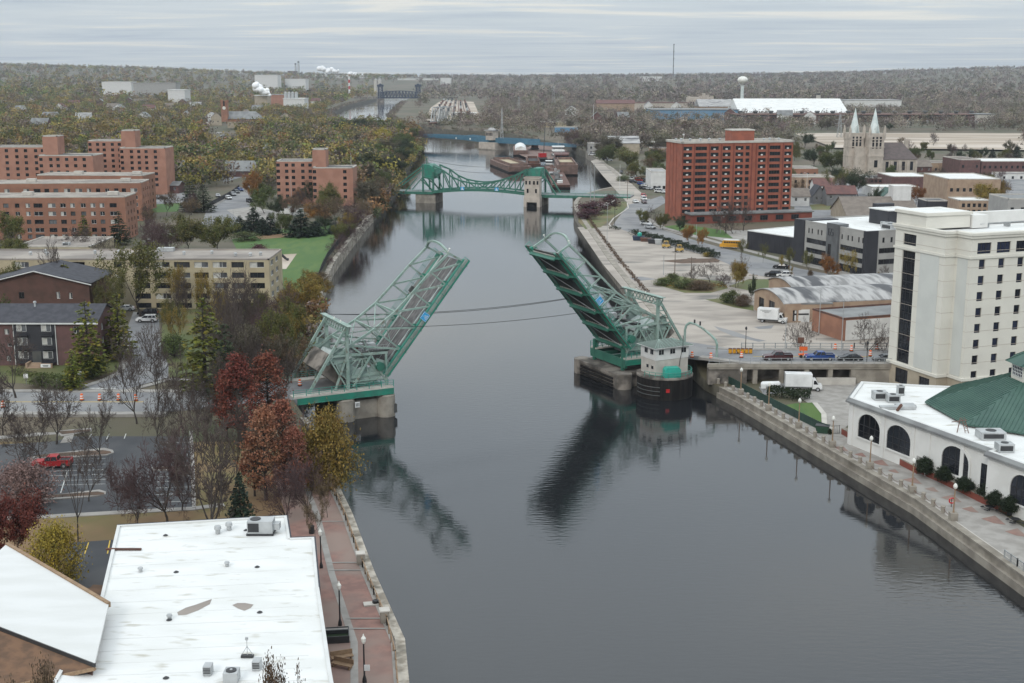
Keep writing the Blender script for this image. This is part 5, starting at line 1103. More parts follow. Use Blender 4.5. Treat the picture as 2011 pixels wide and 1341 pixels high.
for u, v, w_, d_, h_ in ((1727, 782, 2.2, 1.8, 1.3), (1753, 787, 2.0, 1.6, 1.2), (1768, 774, 1.1, 1.0, 1.6), (1945, 858, 3.6, 2.6, 1.1), (1972, 884, 2.2, 1.8, 1.2)):
    x, y = rq(u, v); unit(t, x, y, hb, w_, d_, h_)
m = MB().use('metal_galv'); x, y = rq(1745, 795); m.box(x - 2, x + 3.5, y - 2.6, y - 1.6, hb, hb + .5).box(x + 1, x + 4, y - 1.4, y + .4, hb, hb + .35); m.build('duct', None, t)
x, y = rq(1889, 848); m = MB().use('rust_brown'); m.beam((x - .7, y, hb), (x - .3, y + .2, hb + 2.2), .1).beam((x + .5, y, hb), (x - .1, y + .2, hb + 2.2), .1).beam((x + .9, y - .3, hb), (x + .2, y, hb + 2.3), .1); [m.beam((x + .45 - k * .12, y - .02, hb + .3 + k * .4), (x + .85 - k * .13, y - .25, hb + .3 + k * .4), .07) for k in range(5)]; m.beam((x - 1.6, y, hb + 1.6), (x + .6, y, hb + 1.9), .1); m.build('ladder', None, t)
x, y = rq(1762, 805); MB().use('rust').beam((x, y, hb), (x + .3, y - 1.0, hb + 1.2), .35).build('flue', None, t)
# octagonal green roof with lantern
OC = Vector((82.5, 191.5)); t = thing('octagonal_pavilion', 'octagonal pavilion with a big green metal roof and a windowed lantern', 'pavilion', (OC.x, OC.y, ZP), R(0))
N8 = [(math.cos(R(22.5 + 8 + 45 * k)), math.sin(R(22.5 + 8 + 45 * k))) for k in range(8)]
RO, RI, zE, zL = 17.5, 5.4, 8.1, 12.9
MB().use('stucco_white').prism([(x * (RO - 1), y * (RO - 1)) for x, y in N8], 0, zE - .05).build('wall', None, t)
m = MB().use('roof_greenmetal')
for k in range(8):
    (x0, y0), (x1, y1) = N8[k], N8[(k + 1) % 8]
    m.hexa([(x0 * RO, y0 * RO, zE - .25), (x1 * RO, y1 * RO, zE - .25), (x1 * RI, y1 * RI, zL - .25), (x0 * RI, y0 * RI, zL - .25), (x0 * RO, y0 * RO, zE), (x1 * RO, y1 * RO, zE), (x1 * RI, y1 * RI, zL), (x0 * RI, y0 * RI, zL)])
    for j in range(1, 22):
        f = j / 22; g = min(1, max(0, (f - .5) * (RO / RI) + .5)); a_ = Vector((x0 + (x1 - x0) * f, y0 + (y1 - y0) * f)) * RO
        inw = Vector((-(y1 - y0), (x1 - x0))).normalized(); dn = (Vector((x0 + x1, y0 + y1)) / 2).normalized(); 
        off = abs(f - .5) * (Vector((x1 - x0, y1 - y0)).length * RO); ap = (RO - RI) * math.cos(R(22.5)); lim = RI * math.sin(R(22.5)); s = 1.0 if off <= lim else 1 - (off - lim) / ((RO - RI) * math.sin(R(22.5)))
        q = a_ - dn * ap * s; m.beam((a_.x, a_.y, zE + .03), (q.x, q.y, zE + (zL - zE) * s + .03), .09, .1)
r = m.build('roof', None, t)
m = MB().use('stucco_cream').prism([(x * RI * .93, y * RI * .93) for x, y in N8], zL - .4, zL + 2.6); ln = m.build('lantern', None, t)
for k in range(8):
    (x0, y0), (x1, y1) = N8[k], N8[(k + 1) % 8]; a_ = Vector((x0, y0)) * RI * .93; b_ = Vector((x1, y1)) * RI * .93; e_ = (b_ - a_).normalized(); nn_ = Vector((e_.y, -e_.x)); ww = (b_ - a_).length - 1.0; p = a_ + e_ * .5 + nn_ * .1
    m = MB().use('glass_blue').quad((0, .02, 0), (ww, .02, 0), (ww, .02, 1.5), (0, .02, 1.5)).use('frame_white')
    for j in range(7): m.box(ww * j / 6 - .04, ww * j / 6 + .04, -.03, .05, 0, 1.5)
    for j in range(4): m.box(0, ww, -.028, .048, 1.5 * j / 3 - .04, 1.5 * j / 3 + .04)
    put('window', m.mesh('lantern_window'), ln, (p.x, p.y, zL + .55), math.atan2(e_.y, e_.x))
m = MB().use('roof_greenmetal'); m.add([(x * RI * 1.12, y * RI * 1.12, zL + 2.5) for x, y in N8] + [(0, 0, zL + 5.6)], [(k, (k + 1) % 8, 8) for k in range(8)] + [tuple(range(8))[::-1]])
for x, y in N8: m.beam((x * RI * 1.12, y * RI * 1.12, zL + 2.55), (0, 0, zL + 5.65), .16, .12)
m.build('lantern_roof', None, t)
# ---------------------------------------------------------------- black and grey office with 65
A = at(1563, 431, 17.5); B = at(1702, 456, 17.5); loc, rz, L = frame_of(A, B, ZR); hb = 17.5 - ZR
t = thing('office_block', 'black and grey four storey office block with the number 65 on its corner', 'office block', loc, rz)
B2 = B - A; ca, sa = math.cos(rz), math.sin(rz); toL = lambda p: ((p.x - A.x) * ca + (p.y - A.y) * sa, -(p.x - A.x) * sa + (p.y - A.y) * ca)
foot = [(0, 0), (L, 0), (L, 30), (0, 30)]; fxy = lambda u: endx(u, A, rz)
s1, s2 = fxy(1583), fxy(1628); s3 = fxy(1650)
ops = [(a, 9.6, .7, 1.5, 'd1') for a in (fxy(1588), fxy(1594.5), fxy(1606), fxy(1613), fxy(1653), fxy(1665), fxy(1673), fxy(1686), fxy(1694))]
ops += [(s1 + .6, z, s2 - s1 - 1.0, 1.5, 'd5') for z in (6.6, 3.7)] + [(s3 + .4, z, L - s3 - .8, 1.5, 'd5') for z in (6.6, 3.7)] + [(s1 + .6, .4, s2 - s1 - 1, 2.2, 'd6'), (s3 + .4, .4, L - s3 - .8, 2.2, 'd6')]
ops2 = [(5.6, 9.6, .8, 1.5, 'd1'), (8.4, 9.6, .8, 1.5, 'd1'), (4.6, 6.6, 8, 1.5, 'd4'), (4.6, 3.4, 8, 1.5, 'd4'), (14, 6.6, 8, 1.5, 'd4'), (14, 3.4, 8, 1.5, 'd4'), (13, 9.6, .8, 1.5, 'd1'), (16, 9.6, .8, 1.5, 'd1')]
walls(t, foot, 0, hb, 'panel_grey', {0: ops, 1: ops2})
MB().use('panel_black').box(-.3, s1 - .3, -.3, 12, 0, hb + .3).build('dark_bay', None, t); MB().use('panel_black').box(L - .2, L + .3, -.3, 3.9, 0, hb + .3).box(L - .9, L - .19, -.3, .0, 0, hb + .3).build('dark_corner', None, t)
m = MB().use('car_grey').box(s2 - .1, s3, -.7, 3, 0, hb + .9); tw = m.build('entrance_tower', None, t)
put('window', winmesh(1.4, 6.2, 't1'), t, (s2 + 1.0, -.82, 1.5))
def glyphs(t, txt, x, y, z, h, mat, sp=.75, th=.05):
    SEG = {'6': 'abcdefg', '5': 'acdfg', '1': 'bc', '0': 'abcdef', '2': 'abdeg', '3': 'abcdg', '4': 'bcfg', '7': 'abc', '8': 'abcdefg', '9': 'abcdfg'}
    SEG['6'] = 'acdefg'; w = h * .5; k = h * .16
    m = MB().use(mat)
    for i, c in enumerate(txt):
        ox = x + i * sp * h
        for s in SEG[c]:
            a, b = {'a': ((0, h), (w, h)), 'b': ((w, h / 2), (w, h)), 'c': ((w, 0), (w, h / 2)), 'd': ((0, 0), (w, 0)), 'e': ((0, 0), (0, h / 2)), 'f': ((0, h / 2), (0, h)), 'g': ((0, h / 2), (w, h / 2))}[s]
            m.beam((ox + a[0], y, z + a[1]), (ox + b[0], y, z + b[1]), k, th)
    return m.build('number_65', None, t)
glyphs(tw, '65', s2 + .9, -.76, hb - 2.6, 1.9, 'panel_black')
flatroof(t, foot, hb, 'roof_white', 'panel_grey', .4, .3)
MB().use('panel_black').box(L * .42, L * .42 + 9, 16, 26, hb, hb + 4.2).use('roof_white').box(L * .42 - .2, L * .42 + 9.2, 15.8, 26.2, hb + 4.2, hb + 4.5).use('panel_black').box(L * .42 - 2.6, L * .42, 19, 25, hb, hb + 5.4).build('penthouse', None, t)
for x, y, w_, d_, h_ in ((L * .74, 14, 3.2, 2.4, 1.4), (L * .8, 22, 2, 2, 1.2), (L * .9, 11, 4.6, 3.4, 1.6), (L * .95, 17, 2.2, 1.8, 1.0)): unit(t, x, y, hb, w_, d_, h_)
for k in range(4): MB().use('plastic_green').box(L * .87 + k * 1.9, L * .87 + 1.5 + k * 1.9, 24, 26, hb, hb + 2.6).build('cooling_unit', None, t)
# black corrugated box in front-left of it
A = at(1468, 453, 10.6); B = at(1559, 466, 10.6); loc, rz, L = frame_of(A, B, ZR)
t = thing('black_metal_hall', 'windowless black metal hall with a white roof beside the office block', 'hall', loc, rz); foot = [(0, 0), (L, 0), (L, 22), (0, 22)]
def ribs(m):
    m.use('panel_black')
    for k in range(int(L / 1.1)): m.box(.3 + k * 1.1, .5 + k * 1.1, -.1, -.002, 0, 5.9)
walls(t, foot, 0, 6, 'panel_black', extra=ribs); flatroof(t, foot, 6, 'roof_white', 'frame_white', .3, .2)
# ---------------------------------------------------------------- barrel roofed garages
def barrel(label, A, B, depth, h, rise, roof, wall, ops, ridge_n=14, right=()):
    loc, rz, L = frame_of(A, B, ZR); t = thing('barrel_roofed_garage', label, 'garage', loc, rz, 'old barrel roofed garages'); foot = [(0, 0), (L, 0), (L, depth), (0, depth)]
    arc = [(L / 2 - L / 2 * math.cos(PI * k / ridge_n), h + rise * math.sin(PI * k / ridge_n)) for k in range(ridge_n + 1)]
    arc = [(L * k / ridge_n, h + rise * (1 - (2 * k / ridge_n - 1) ** 2)) for k in range(ridge_n + 1)]
    def ex(m): m.poly([(x, 0, z) for x, z in arc]); m.poly([(x, depth, z) for x, z in arc[::-1]])
    walls(t, foot, 0, h, wall, {0: ops, 1: right}, extra=ex)
    m = MB().use(roof)
    for (x0, z0), (x1, z1) in zip(arc, arc[1:]): m.hexa([(x0, -.4, z0), (x1, -.4, z1), (x1, depth + .4, z1), (x0, depth + .4, z0), (x0, -.4, z0 + .2), (x1, -.4, z1 + .2), (x1, depth + .4, z1 + .2), (x0, depth + .4, z0 + .2)])
    m.build('roof', None, t); return t, L
gd = Vector((.40, -.916, 0))          # street direction towards the camera on this bank
A = at(1482, 573, 9.0); Bq = at(1541, 597, 9.0)
t, L = barrel('tan brick garage with a worn grey barrel roof and a white truck at its door', A, Bq + (Bq - A) * .02, 48, 4.4, 1.9, 'roof_worn', 'brick_tan', [(2.6, .1, 3.2, 3.6, 'd2'), (8.5, .1, 3.4, 3.8, 'd2')], right=[(x, 2.2, 2.4, 1.0, 'd3') for x in range(6, 46, 5)] + [(2.0, .3, 1.0, 2.6, 'd2'), (3.4, .3, 1.0, 2.6, 'd2')])
A2 = at(1510, 549, 8.8); B2_ = at(1560, 568, 8.8)
barrel('tan brick garage with a patched white and black barrel roof, farther from the road', A2, B2_, 44, 4.2, 1.5, 'roof_worn', 'brick_tan', [(2, .2, 2, 2, 'd2'), (6, 1.5, 2, 1.2, 'd2'), (10, .2, 2, 2.2, 'd2')])
A = at(1596, 608, 9.4); B = at(1657, 627, 9.4)
t, L = block('brick_garage', 'flat roofed brown brick garage with one white painted wall by the road', A, B, 30, 9.4 - ZR, ZR, 'brick_orange', 'roof_grey', cop='rust')
MB().use('siding_white').box(L + .01, L + .08, .6, 29.6, .1, 4.5).build('painted_wall', None, t)
t = thing('garage_door_bay', 'white roller door bay between the barrel roofed garage and the brown garage', 'garage bay', at(1546, 633, ZR), R(4)); MB().use('brick_tan').box(-.6, 10.5, 0, 6, 0, 4.2).use('roof_grey').box(-.7, 10.6, -.1, 6.1, 4.2, 4.5).build('wall', None, t); MB().use('frame_white').box(.6, 5.2, -.08, -.01, 0, 3.0).use('frame_dark').box(.8, 5.0, -.1, -.08, 1.7, 2.1).build('roller_door', None, t); put('window', winmesh(1.3, 2.6, 'd2'), t, (6.2, -.16, .6)); put('window', winmesh(1.3, 2.6, 'd2'), t, (8.3, -.16, .6))
# ================================================================== RIGHT ROAD ON ITS VIADUCT
wsheet('road', [(28.5, 252.6, 0), (38, 247.5, 0), (46, 242, 0), (150, 242, 0), (150, 253.2, 0), (46, 254.2, 0), (37, 262, 0), (22.5, 265, 0)], 6.0, 'asphalt', thick=.8)
wsheet('pavement', [(37, 246.5, 0), (46, 240.6, 0), (150, 240.6, 0), (150, 242.3, 0), (46, 242.3, 0), (38, 248, 0)], 6.14, 'concrete_walk', thick=.5)
wsheet('pavement', [(40, 255.4, 0), (150, 254.6, 0), (150, 252.8, 0), (46, 253.6, 0)], 6.14, 'concrete_walk', thick=.5)
for y in (247.4, 247.7): wsheet('road_marking', [(48, y, 0), (150, y, 0), (150, y + .12, 0), (48, y + .12, 0)], 6.012, 'paint_yellow')
wsheet('embankment', [(40, 255.3, 0), (150, 254.5, 0), (150, 262, 0), (46, 264, 0)], 5.0, 'lot_ground', thick=1.0)
vx = lambda u: at(u, 716, 5.2).x
x0 = vx(1462); t = thing('road_viaduct', 'concrete road viaduct with openings behind the white box truck', 'viaduct', (x0, 240.6, ZP)); e = lambda u: vx(u) - x0
m = MB().use('concrete').box(-7.5, e(2100), 0, 1.6, 2.9, 3.75).box(-7.8, e(2100), -.12, .1, 3.3, 3.98); m.build('deck', None, t)
for u in (1478, 1529, 1578, 1624, 1668): MB().use('concrete').box(e(u) - .45, e(u) + .45, .15, 1.3, -.2, 2.9).build('column', None, t)
MB().use('concrete_dark').box(0, e(1672), 3.6, 4.2, -.2, 2.9).build('back_wall', None, t)
MB().use('concrete').box(e(1672), e(2100), .3, 2.2, -.2, 2.92).use('concrete_dark').box(-7.5, 0, .2, 2.2, -.2, 2.92).use('concrete_light').box(e(1595), e(1672) - .1, -.9, -.5, -.2, 1.4).build('retaining_wall', None, t)
m = MB().use('rail_grey')
for z in (4.55, 5.1): m.beam((-7.5, -.05, z), (e(2100), -.05, z), .08)
for k in range(40): x = -7.5 + k * 2; m.beam((x, -.05, 3.9), (x, -.05, 5.15), .09)
m.build('railing', None, t)
p = at(1486, 742, ZP); t = thing('outdoor_stair', 'black railed stair climbing from the promenade to the viaduct', 'stair', (p.x, p.y, ZP), R(118))
m = MB().use('concrete')
for k in range(18): m.box(k * .34, k * .34 + .34, -.8, .8, k * .215, k * .215 + .22)
m.build('steps', None, t)
for y in (-.85, .85):
    m = MB().use('iron_black').beam((0, y, 1.0), (6.2, y, 4.9), .08).beam((0, y, .4), (6.2, y, 4.3), .06)
    for k in range(9): m.beam((k * .75, y, k * .47 - .2), (k * .75, y, 1.0 + k * .47), .06)
    m.build('railing', None, t)
def fence(name, label, pts, h, mat, step=2.4, rails=(.15, .55, 1.0), pw=.1, infill=None, cat='fence'):
    o = thing(name, label, cat, (pts[0][0], pts[0][1], pts[0][2])); P0 = Vector(pts[0]); P = [Vector(p) - P0 for p in pts]
    m = MB().use(mat); q = MB().use(mat); f = MB().use(mat if infill == 'pickets' else (infill or mat))
    for a, b in zip(P, P[1:]):
        for r_ in rails: m.beam(a + Vector((0, 0, h * r_)), b + Vector((0, 0, h * r_)), pw * .7)
        n = max(1, int((b - a).length / step))
        for k in range(n + 1): c = a.lerp(b, k / n); q.beam(c, c + Vector((0, 0, h * 1.04)), pw)
        if infill == 'pickets':
            f.use(mat); n = int((b - a).length / .28)
            for k in range(n): c = a.lerp(b, k / n); f.beam(c + Vector((0, 0, .1)), c + Vector((0, 0, h * .98)), .035)
        elif infill:
            d = (b - a).normalized(); nn_ = Vector((-d.y, d.x, 0)) * .02
            f.hexa([a - nn_ + Vector((0, 0, .05)), a + nn_ + Vector((0, 0, .05)), b + nn_ + Vector((0, 0, .05)), b - nn_ + Vector((0, 0, .05)), a - nn_ + Vector((0, 0, h * .97)), a + nn_ + Vector((0, 0, h * .97)), b + nn_ + Vector((0, 0, h * .97)), b - nn_ + Vector((0, 0, h * .97))])
    m.build('rails', None, o); q.build('posts', None, o)
    if infill: f.build('infill', None, o)
    return o
G3 = lambda u, v, z: tuple(at(u, v, z))
fence('guard_rail', 'grey steel guard rail between the road and the gravel lot', [(47, 254.9, 6), (70, 254.7, 6), (112, 254.6, 6)], 1.25, 'rail_grey', 2.2, (.45, .95), .18)
M('mesh_green', (.02, .05, .04), rough=.7)
fence('mesh_fence', 'dark green mesh fence along the promenade beside the hedge and lawn', [G3(1428, 752, ZP), G3(1500, 790, ZP), G3(1560, 820, ZP), G3(1612, 846, ZP), G3(1626, 851, ZP)], 1.5, 'plastic_green', 2.4, (.1, .98), .08, 'mesh_green')
fence('iron_fence', 'short black picket fence between the promenade and the banquet hall', [G3(1628, 853, ZP), G3(1648, 852, ZP)], 1.5, 'iron_black', 2, (.1, .95), .07, 'pickets')
fence('iron_fence', 'black picket fence by the foot of the viaduct stair', [G3(1428, 752, ZP), G3(1445, 745, ZP), G3(1492, 744, ZP)], 1.5, 'iron_black', 2, (.1, .95), .07, 'pickets')
fence('iron_fence', 'tall black picket fence along the river edge of the striped lawn', [(bank(LB, y) - 1.6, y, ZL) for y in (338, 366, 391, 420, 450, 470)], 2.0, 'iron_black', 3, (.1, .95), .1, 'pickets')
fence('wire_fence', 'pale low fence along the pavement corner by the plum brick apartments', [G3(112, 757, ZL), G3(158, 746, ZL), G3(160, 740, ZL)], 1.1, 'rail_grey', 1.8, (.1, .95), .08, 'pickets')
fence('board_fence', 'dark board fence running beside the parked cars on the left street', [G3(408, 408, ZL), G3(432, 395, ZL), G3(456, 382, ZL), G3(470, 370, ZL)], 2.0, 'iron_black', 3, (.1, .95), .12, 'panel_black')
yr2 = [84, 92, 100, 108, 116, 124, 132, 140, 148, 156, 164, 172]
fence('stone_wall_railing', 'thin leaning tan railing in front of the rubble river wall', [(bank(LB, y) - .95, y, ZN + .1) for y in yr2], 1.0, 'wood_tan', 1.7, (.95,), .12)
fence('steel_railing', 'grey panel railing at the near end of the bollard promenade', [(bank(RB, y) + .7, y, ZP) for y in (149.5, 146.5, 143.5, 140)], 1.1, 'rail_grey', 1.5, (.08, .95), .14, 'pickets')
def bench_box(name, label, cat, loc, rz, build, group=None): t = thing(name, label, cat, loc, rz, group); build(t); return t
# brick planter walls by the banquet hall
for lb, uv in (('red brick planter wall below the two northern arched windows', [(1652, 853), (1700, 880), (1750, 905), (1800, 931)]), ('red brick planter wall with clipped round shrubs below the third arch', [(1806, 930), (1860, 955), (1930, 990), (1990, 1014)])):
    P = [at(u, v, ZP) for u, v in uv]; o = thing('planter_wall', lb, 'planter', tuple(P[0])); m = MB().use('brick_red_dark'); c = MB().use('concrete')
    for a, b in zip(P, P[1:]):
        a = a - P[0]; b = b - P[0]; d = (b - a).normalized(); n_ = Vector((-d.y, d.x, 0)) * .9
        m.hexa([a, b, b + n_, a + n_, a + Vector((0, 0, 1)), b + Vector((0, 0, 1)), b + n_ + Vector((0, 0, 1)), a + n_ + Vector((0, 0, 1))])
        c.hexa([a + Vector((0, 0, 1.0)), b + Vector((0, 0, 1.0)), b + n_ * 1.05 + Vector((0, 0, 1.0)), a + n_ * 1.05 + Vector((0, 0, 1.0)), a + Vector((0, 0, 1.12)), b + Vector((0, 0, 1.12)), b + n_ * 1.05 + Vector((0, 0, 1.12)), a + n_ * 1.05 + Vector((0, 0, 1.12))])
    m.build('wall', None, o); c.build('coping', None, o)
# ------------------------------------------------------------------ bollards, lamps
bol = None; BP = []
ys_, ye_ = at(1399, 754, ZP).y, at(1929, 1022, ZP).y
tot = 27
for i in range(28):
    y = ys_ + (ye_ - ys_) * i / tot; BP.append(Vector((bank(RB, y) + .95, y, ZP + .06)))
lampp = None; lampI = 0
ORD = ['first', 'second', 'third', 'fourth', 'fifth', 'sixth', 'seventh', 'eighth', 'ninth', 'tenth', 'eleventh', 'twelfth', 'thirteenth', 'fourteenth', 'fifteenth', 'sixteenth', 'seventeenth', 'eighteenth', 'nineteenth', 'twentieth', 'twenty-first']
bi = 0
for i, p in enumerate(BP):
    if i % 4 == 3:
        lb = ORD[lampI] + ' tan lamp post along the bollard promenade, counted from the control house'
        if lampp is None:
            t = lampp = thing('promenade_lamp', lb, 'lamp post', p, 0, 'lamps of the bollard promenade')
            MB().use('concrete').box(-.5, .5, -.5, .5, 0, 1.1).build('plinth', None, t); MB().use('wood_tan').lathe([(.14, 1.1), (.1, 1.5), (.075, 4.4)], 8).build('pole', None, t)
            MB().use('globe_white').lathe([(.1, 4.4), (.26, 4.55), (.3, 4.8), (.2, 5.05), (.05, 5.2)], 10).build('lantern', None, t)
        else: dup(lampp, p, 0, lb)
        lampI += 1
    else:
        lb = ORD[bi] + ' stubby concrete bollard along the dock wall, counted from the control house'
        if bol is None:
            t = bol = thing('bollard', lb, 'bollard', p, 0, 'concrete bollards along the promenade'); MB().use('concrete').lathe([(.36, 0), (.36, .1), (.3, .15), (.3, .85)], 10).build('shaft', None, t); MB().use('concrete').lathe([(.3, .85), (.36, .9), (.34, 1.0), (.15, 1.1)], 10).build('cap', None, t)
        else: dup(bol, p, 0, lb)
        bi += 1
m = MB().use('rust')
for a, b in zip(BP, BP[1:]):
    pts_ = [a.lerp(b, k / 6) + Vector((0, 0, .8 - .45 * 4 * (k / 6) * (1 - k / 6))) - BP[0] for k in range(7)]; m.path(pts_, .035, 3)
o = put('bollard_chain', m.mesh('bollard_chain'), None, BP[0], label='sagging chain strung from bollard to bollard along the promenade', cat='chain')
p = at(1868, 996, ZP); t = thing('life_ring', 'red life ring on a post by the bollard chain', 'life ring', tuple(p)); MB().use('iron_black').tube((0, 0, 0), (0, 0, 1.2), .05, 5).build('post', None, t)
m = MB().use('lamp_red'); [m.tube((.38 * math.cos(R(a)), -.1, 1.0 + .38 * math.sin(R(a))), (.38 * math.cos(R(a + 36)), -.1, 1.0 + .38 * math.sin(R(a + 36))), .1, 6) for a in range(0, 360, 36)]; m.build('ring', None, t)
for (u, v, lb) in ((1943, 1004, 'black round picnic table beside the planter wall, nearer the arches'), (1993, 1029, 'black round picnic table at the edge near the railing')):
    p = at(u, v, ZP); t = thing('picnic_table', lb, 'picnic table', tuple(p), 0, 'black picnic tables'); MB().use('iron_black').lathe([(.62, .72), (.62, .78)], 14).build('table_top', None, t); MB().use('iron_black').tube((0, 0, 0), (0, 0, .72), .07, 6).build('leg', None, t)
    for k in range(4): a = R(45 + 90 * k); MB().use('iron_black').beam((1.05 * math.cos(a) - .3 * math.sin(a), 1.05 * math.sin(a) + .3 * math.cos(a), .45), (1.05 * math.cos(a) + .3 * math.sin(a), 1.05 * math.sin(a) - .3 * math.cos(a), .45), .3, .06).beam((0, 0, .3), (1.05 * math.cos(a), 1.05 * math.sin(a), .42), .06).build('seat', None, t)
def bin_(u, v, z, lb, mat='iron_black', w=.35, h=1.0): p = at(u, v, z); t = thing('litter_bin', lb, 'bin', tuple(p)); MB().use(mat).lathe([(w * .9, 0), (w, .1), (w, h * .85)], 12).build('body', None, t); MB().use(mat).lathe([(w * 1.08, h * .85), (w * 1.05, h * .95), (w * .4, h)], 12).build('lid', None, t)
bin_(1982, 1012, ZP, 'black litter bin at the end of the brick planter'); bin_(612, 1048, ZN, 'black litter bin by the corner of the white roofed hall', h=1.1); bin_(1540, 548, ZR, 'small dark bin beside the parked white car')
p = at(1615, 850, ZP); t = thing('waste_container', 'dark green waste container at the end of the mesh fence', 'waste container', tuple(p), R(-20)); MB().use('plastic_green').hexa([(-.9, -.6, 0), (.9, -.6, 0), (.9, .6, 0), (-.9, .6, 0), (-1.1, -.75, 1.3), (1.1, -.75, 1.3), (1.1, .75, 1.3), (-1.1, .75, 1.3)]).build('body', None, t); MB().use('iron_black').box(-1.15, 1.15, -.8, .8, 1.3, 1.38).build('lid', None, t)
# left promenade lamps, pillars, benches
pl_ = None
for i, (u, v, lb) in enumerate(((631, 1116, 'slim black lamp post on the brick promenade, farthest from the camera'), (668, 1229, 'slim black lamp post beside the stepped planter on the brick promenade'), (716, 1341, 'slim black lamp post with a small white notice, at the bottom edge'))):
    p = at(u, v, ZN)
    if pl_ is None:
        t = pl_ = thing('lamp_post', lb, 'lamp post', tuple(p), 0, 'black lamp posts of the brick promenade'); MB().use('iron_black').lathe([(.22, 0), (.2, .4), (.09, .8), (.07, 4.0)], 8).build('pole', None, t); MB().use('globe_white').lathe([(.08, 4.0), (.2, 4.2), (.24, 4.55), (.08, 4.8), (.03, 5.0)], 8).build('lantern', None, t)
    else: t = dup(pl_, p, 0, lb)
    if i == 2: MB().use('sign_white').box(.0, .55, -.12, -.09, 1.3, 1.9).build('notice', None, t)
for u, v, lb in ((690, 1108, 'short stone pillar in the river wall, the farther one'), (732, 1222, 'short stone pillar in the river wall, the nearer one')):
    y = at(u, v, ZN).y; t = thing('stone_pillar', lb, 'pillar', (bank(LB, y) - 1.0, y, ZN), R(12)); MB().use('concrete').box(-.45, .45, -.45, .45, 0, 1.35).build('shaft', None, t); MB().use('concrete_light').box(-.55, .55, -.55, .55, 1.35, 1.5).build('cap', None, t)
for u, v, rz, lb in ((672, 1297, 20, 'tan wooden bench turned towards the hall, the farther of two'), (672, 1312, -24, 'tan wooden bench turned towards the river, the nearer of two')):
    p = at(u, v, ZN); t = thing('wooden_bench', lb, 'bench', tuple(p), R(rz), 'tan benches on the brick promenade'); MB().use('wood_tan').box(-1.1, 1.1, -.3, .3, .38, .48).build('seat', None, t); MB().use('wood_tan').box(-1.1, 1.1, .3, .38, .45, .95).build('backrest', None, t)
    for x in (-.9, .9): MB().use('wood_tan').box(x - .06, x + .06, -.28, .3, 0, .38).build('leg', None, t)
p = at(655, 1255, ZN); t = thing('stepped_planter', 'dark timber stepped planter against the hall wall', 'planter', tuple(p), R(8)); MB().use('frame_dark').box(-1.6, 1.5, -1.2, -1.1, 0, .8).box(-1.6, 1.5, 1.1, 1.2, 0, .8).box(1.5, 1.6, -1.2, 1.2, 0, .8).box(-1.6, 1.5, -.1, .1, 0, 1.0).build('frame', None, t); MB().use('leaf_hedge').box(-1.6, 1.5, -1.1, -.1, 0, .6).use('concrete_walk').box(-1.6, 1.5, .1, 1.1, 0, .7).build('bed', None, t)
y = at(703, 1188, ZN).y; t = thing('drain_plinth', 'pale concrete plinth with a dark round cover by the river railing', 'plinth', (bank(LB, y) - 1.7, y, ZN), R(12)); MB().use('concrete_light').box(-.8, .8, -.5, .5, 0, .22).build('slab', None, t); MB().use('iron_black').lathe([(.34, .22), (.34, .5), (.25, .55)], 10, (.5, 0)).build('cover', None, t)
# poles and street lights
def pole(name, lb, u, vb, vt, z, r=.11, mat='pole_grey', arms=(), head=None, cat='pole', group=None, cross=0):
    p = at(u, vb, z); h = aty(u, vt, p.y).z - z; t = thing(name, lb, cat, tuple(p), 0, group); MB().use(mat).tube((0, 0, 0), (0, 0, h), r, 6, r * .6).build('pole', None, t)
    for dx, dz in arms: m = MB().use(mat).path([(0, 0, h - .6), (dx * .5, 0, h - .05 + dz), (dx, 0, h + dz)], r * .55, 5); m.build('arm', None, t); MB().use('metal_galv').box(dx - .35, dx + .35, -.15, .15, h + dz - .12, h + dz + .08).build('lamp_head', None, t)
    for k in range(cross): MB().use(mat).box(-1.2, 1.2, -.08, .08, h - .5 - k * 1.1, h - .35 - k * 1.1).build('cross_arm', None, t)
    if head: MB().use('iron_black').lathe([(.06, h - .1), (.2, h + .05), (.24, h + .4), (.05, h + .65)], 8).build('lantern', None, t)
    return t
GP = 'poles and street lights on the right bank'
pole('street_light', 'tall grey street light with one arm behind the maroon pickup', 1541, 700, 628, 6, .1, arms=((-1.2, .2),), cat='street light')
pole('street_light', 'tall grey street light beside the brown garage', 1652, 692, 590, 6, .1, cat='street light')
pole('street_light', 'dark lamp post between the blue pickup and the black sedan', 1702, 711, 676, 6.1, .09, 'iron_black', head=1, cat='lamp post')
pole('street_light', 'dark lamp post at the yellow barrels', 1464, 686, 647, 6, .09, 'iron_black', head=1, cat='lamp post')
pole('utility_pole', 'wooden utility pole in the weed patch of the gravel lot', 1357, 556, 504, ZR, .15, 'pole_wood', cross=1)
pole('utility_pole', 'leaning grey utility pole on the gravel lot near the mound', 1303, 540, 500, ZR, .12, 'pole_grey')
pole('utility_pole', 'wooden utility pole next to the leaning one on the gravel lot', 1325, 538, 497, ZR, .15, 'pole_wood')
pole('utility_pole', 'wooden utility pole with transformers above the green shrub column', 1478, 570, 537, ZR, .15, 'pole_wood', cross=2)
pole('utility_pole', 'slim grey pole by the barrel roofed garage wall', 1608, 655, 566, ZR, .1, 'pole_grey')
pole('utility_pole', 'slim grey pole at the kerb of the gravel lot by the red tower', 1367, 482, 440, ZR, .1)
pole('street_light', 'green grey street light in front of the red tower entrance', 1415, 458, 426, ZR, .1, arms=((.9, .1),), cat='street light')
pole('street_light', 'slim pole at the bend of the riverside street', 1207, 443, 372, ZR, .09, 'iron_black')
pole('street_light', 'slim pale pole on the river edge of the gravel lot', 1192, 482, 400, ZR, .1)
pole('utility_pole', 'wooden utility pole beside the quay intersection', 1232, 392, 352, ZR, .16, 'pole_wood', cross=2)
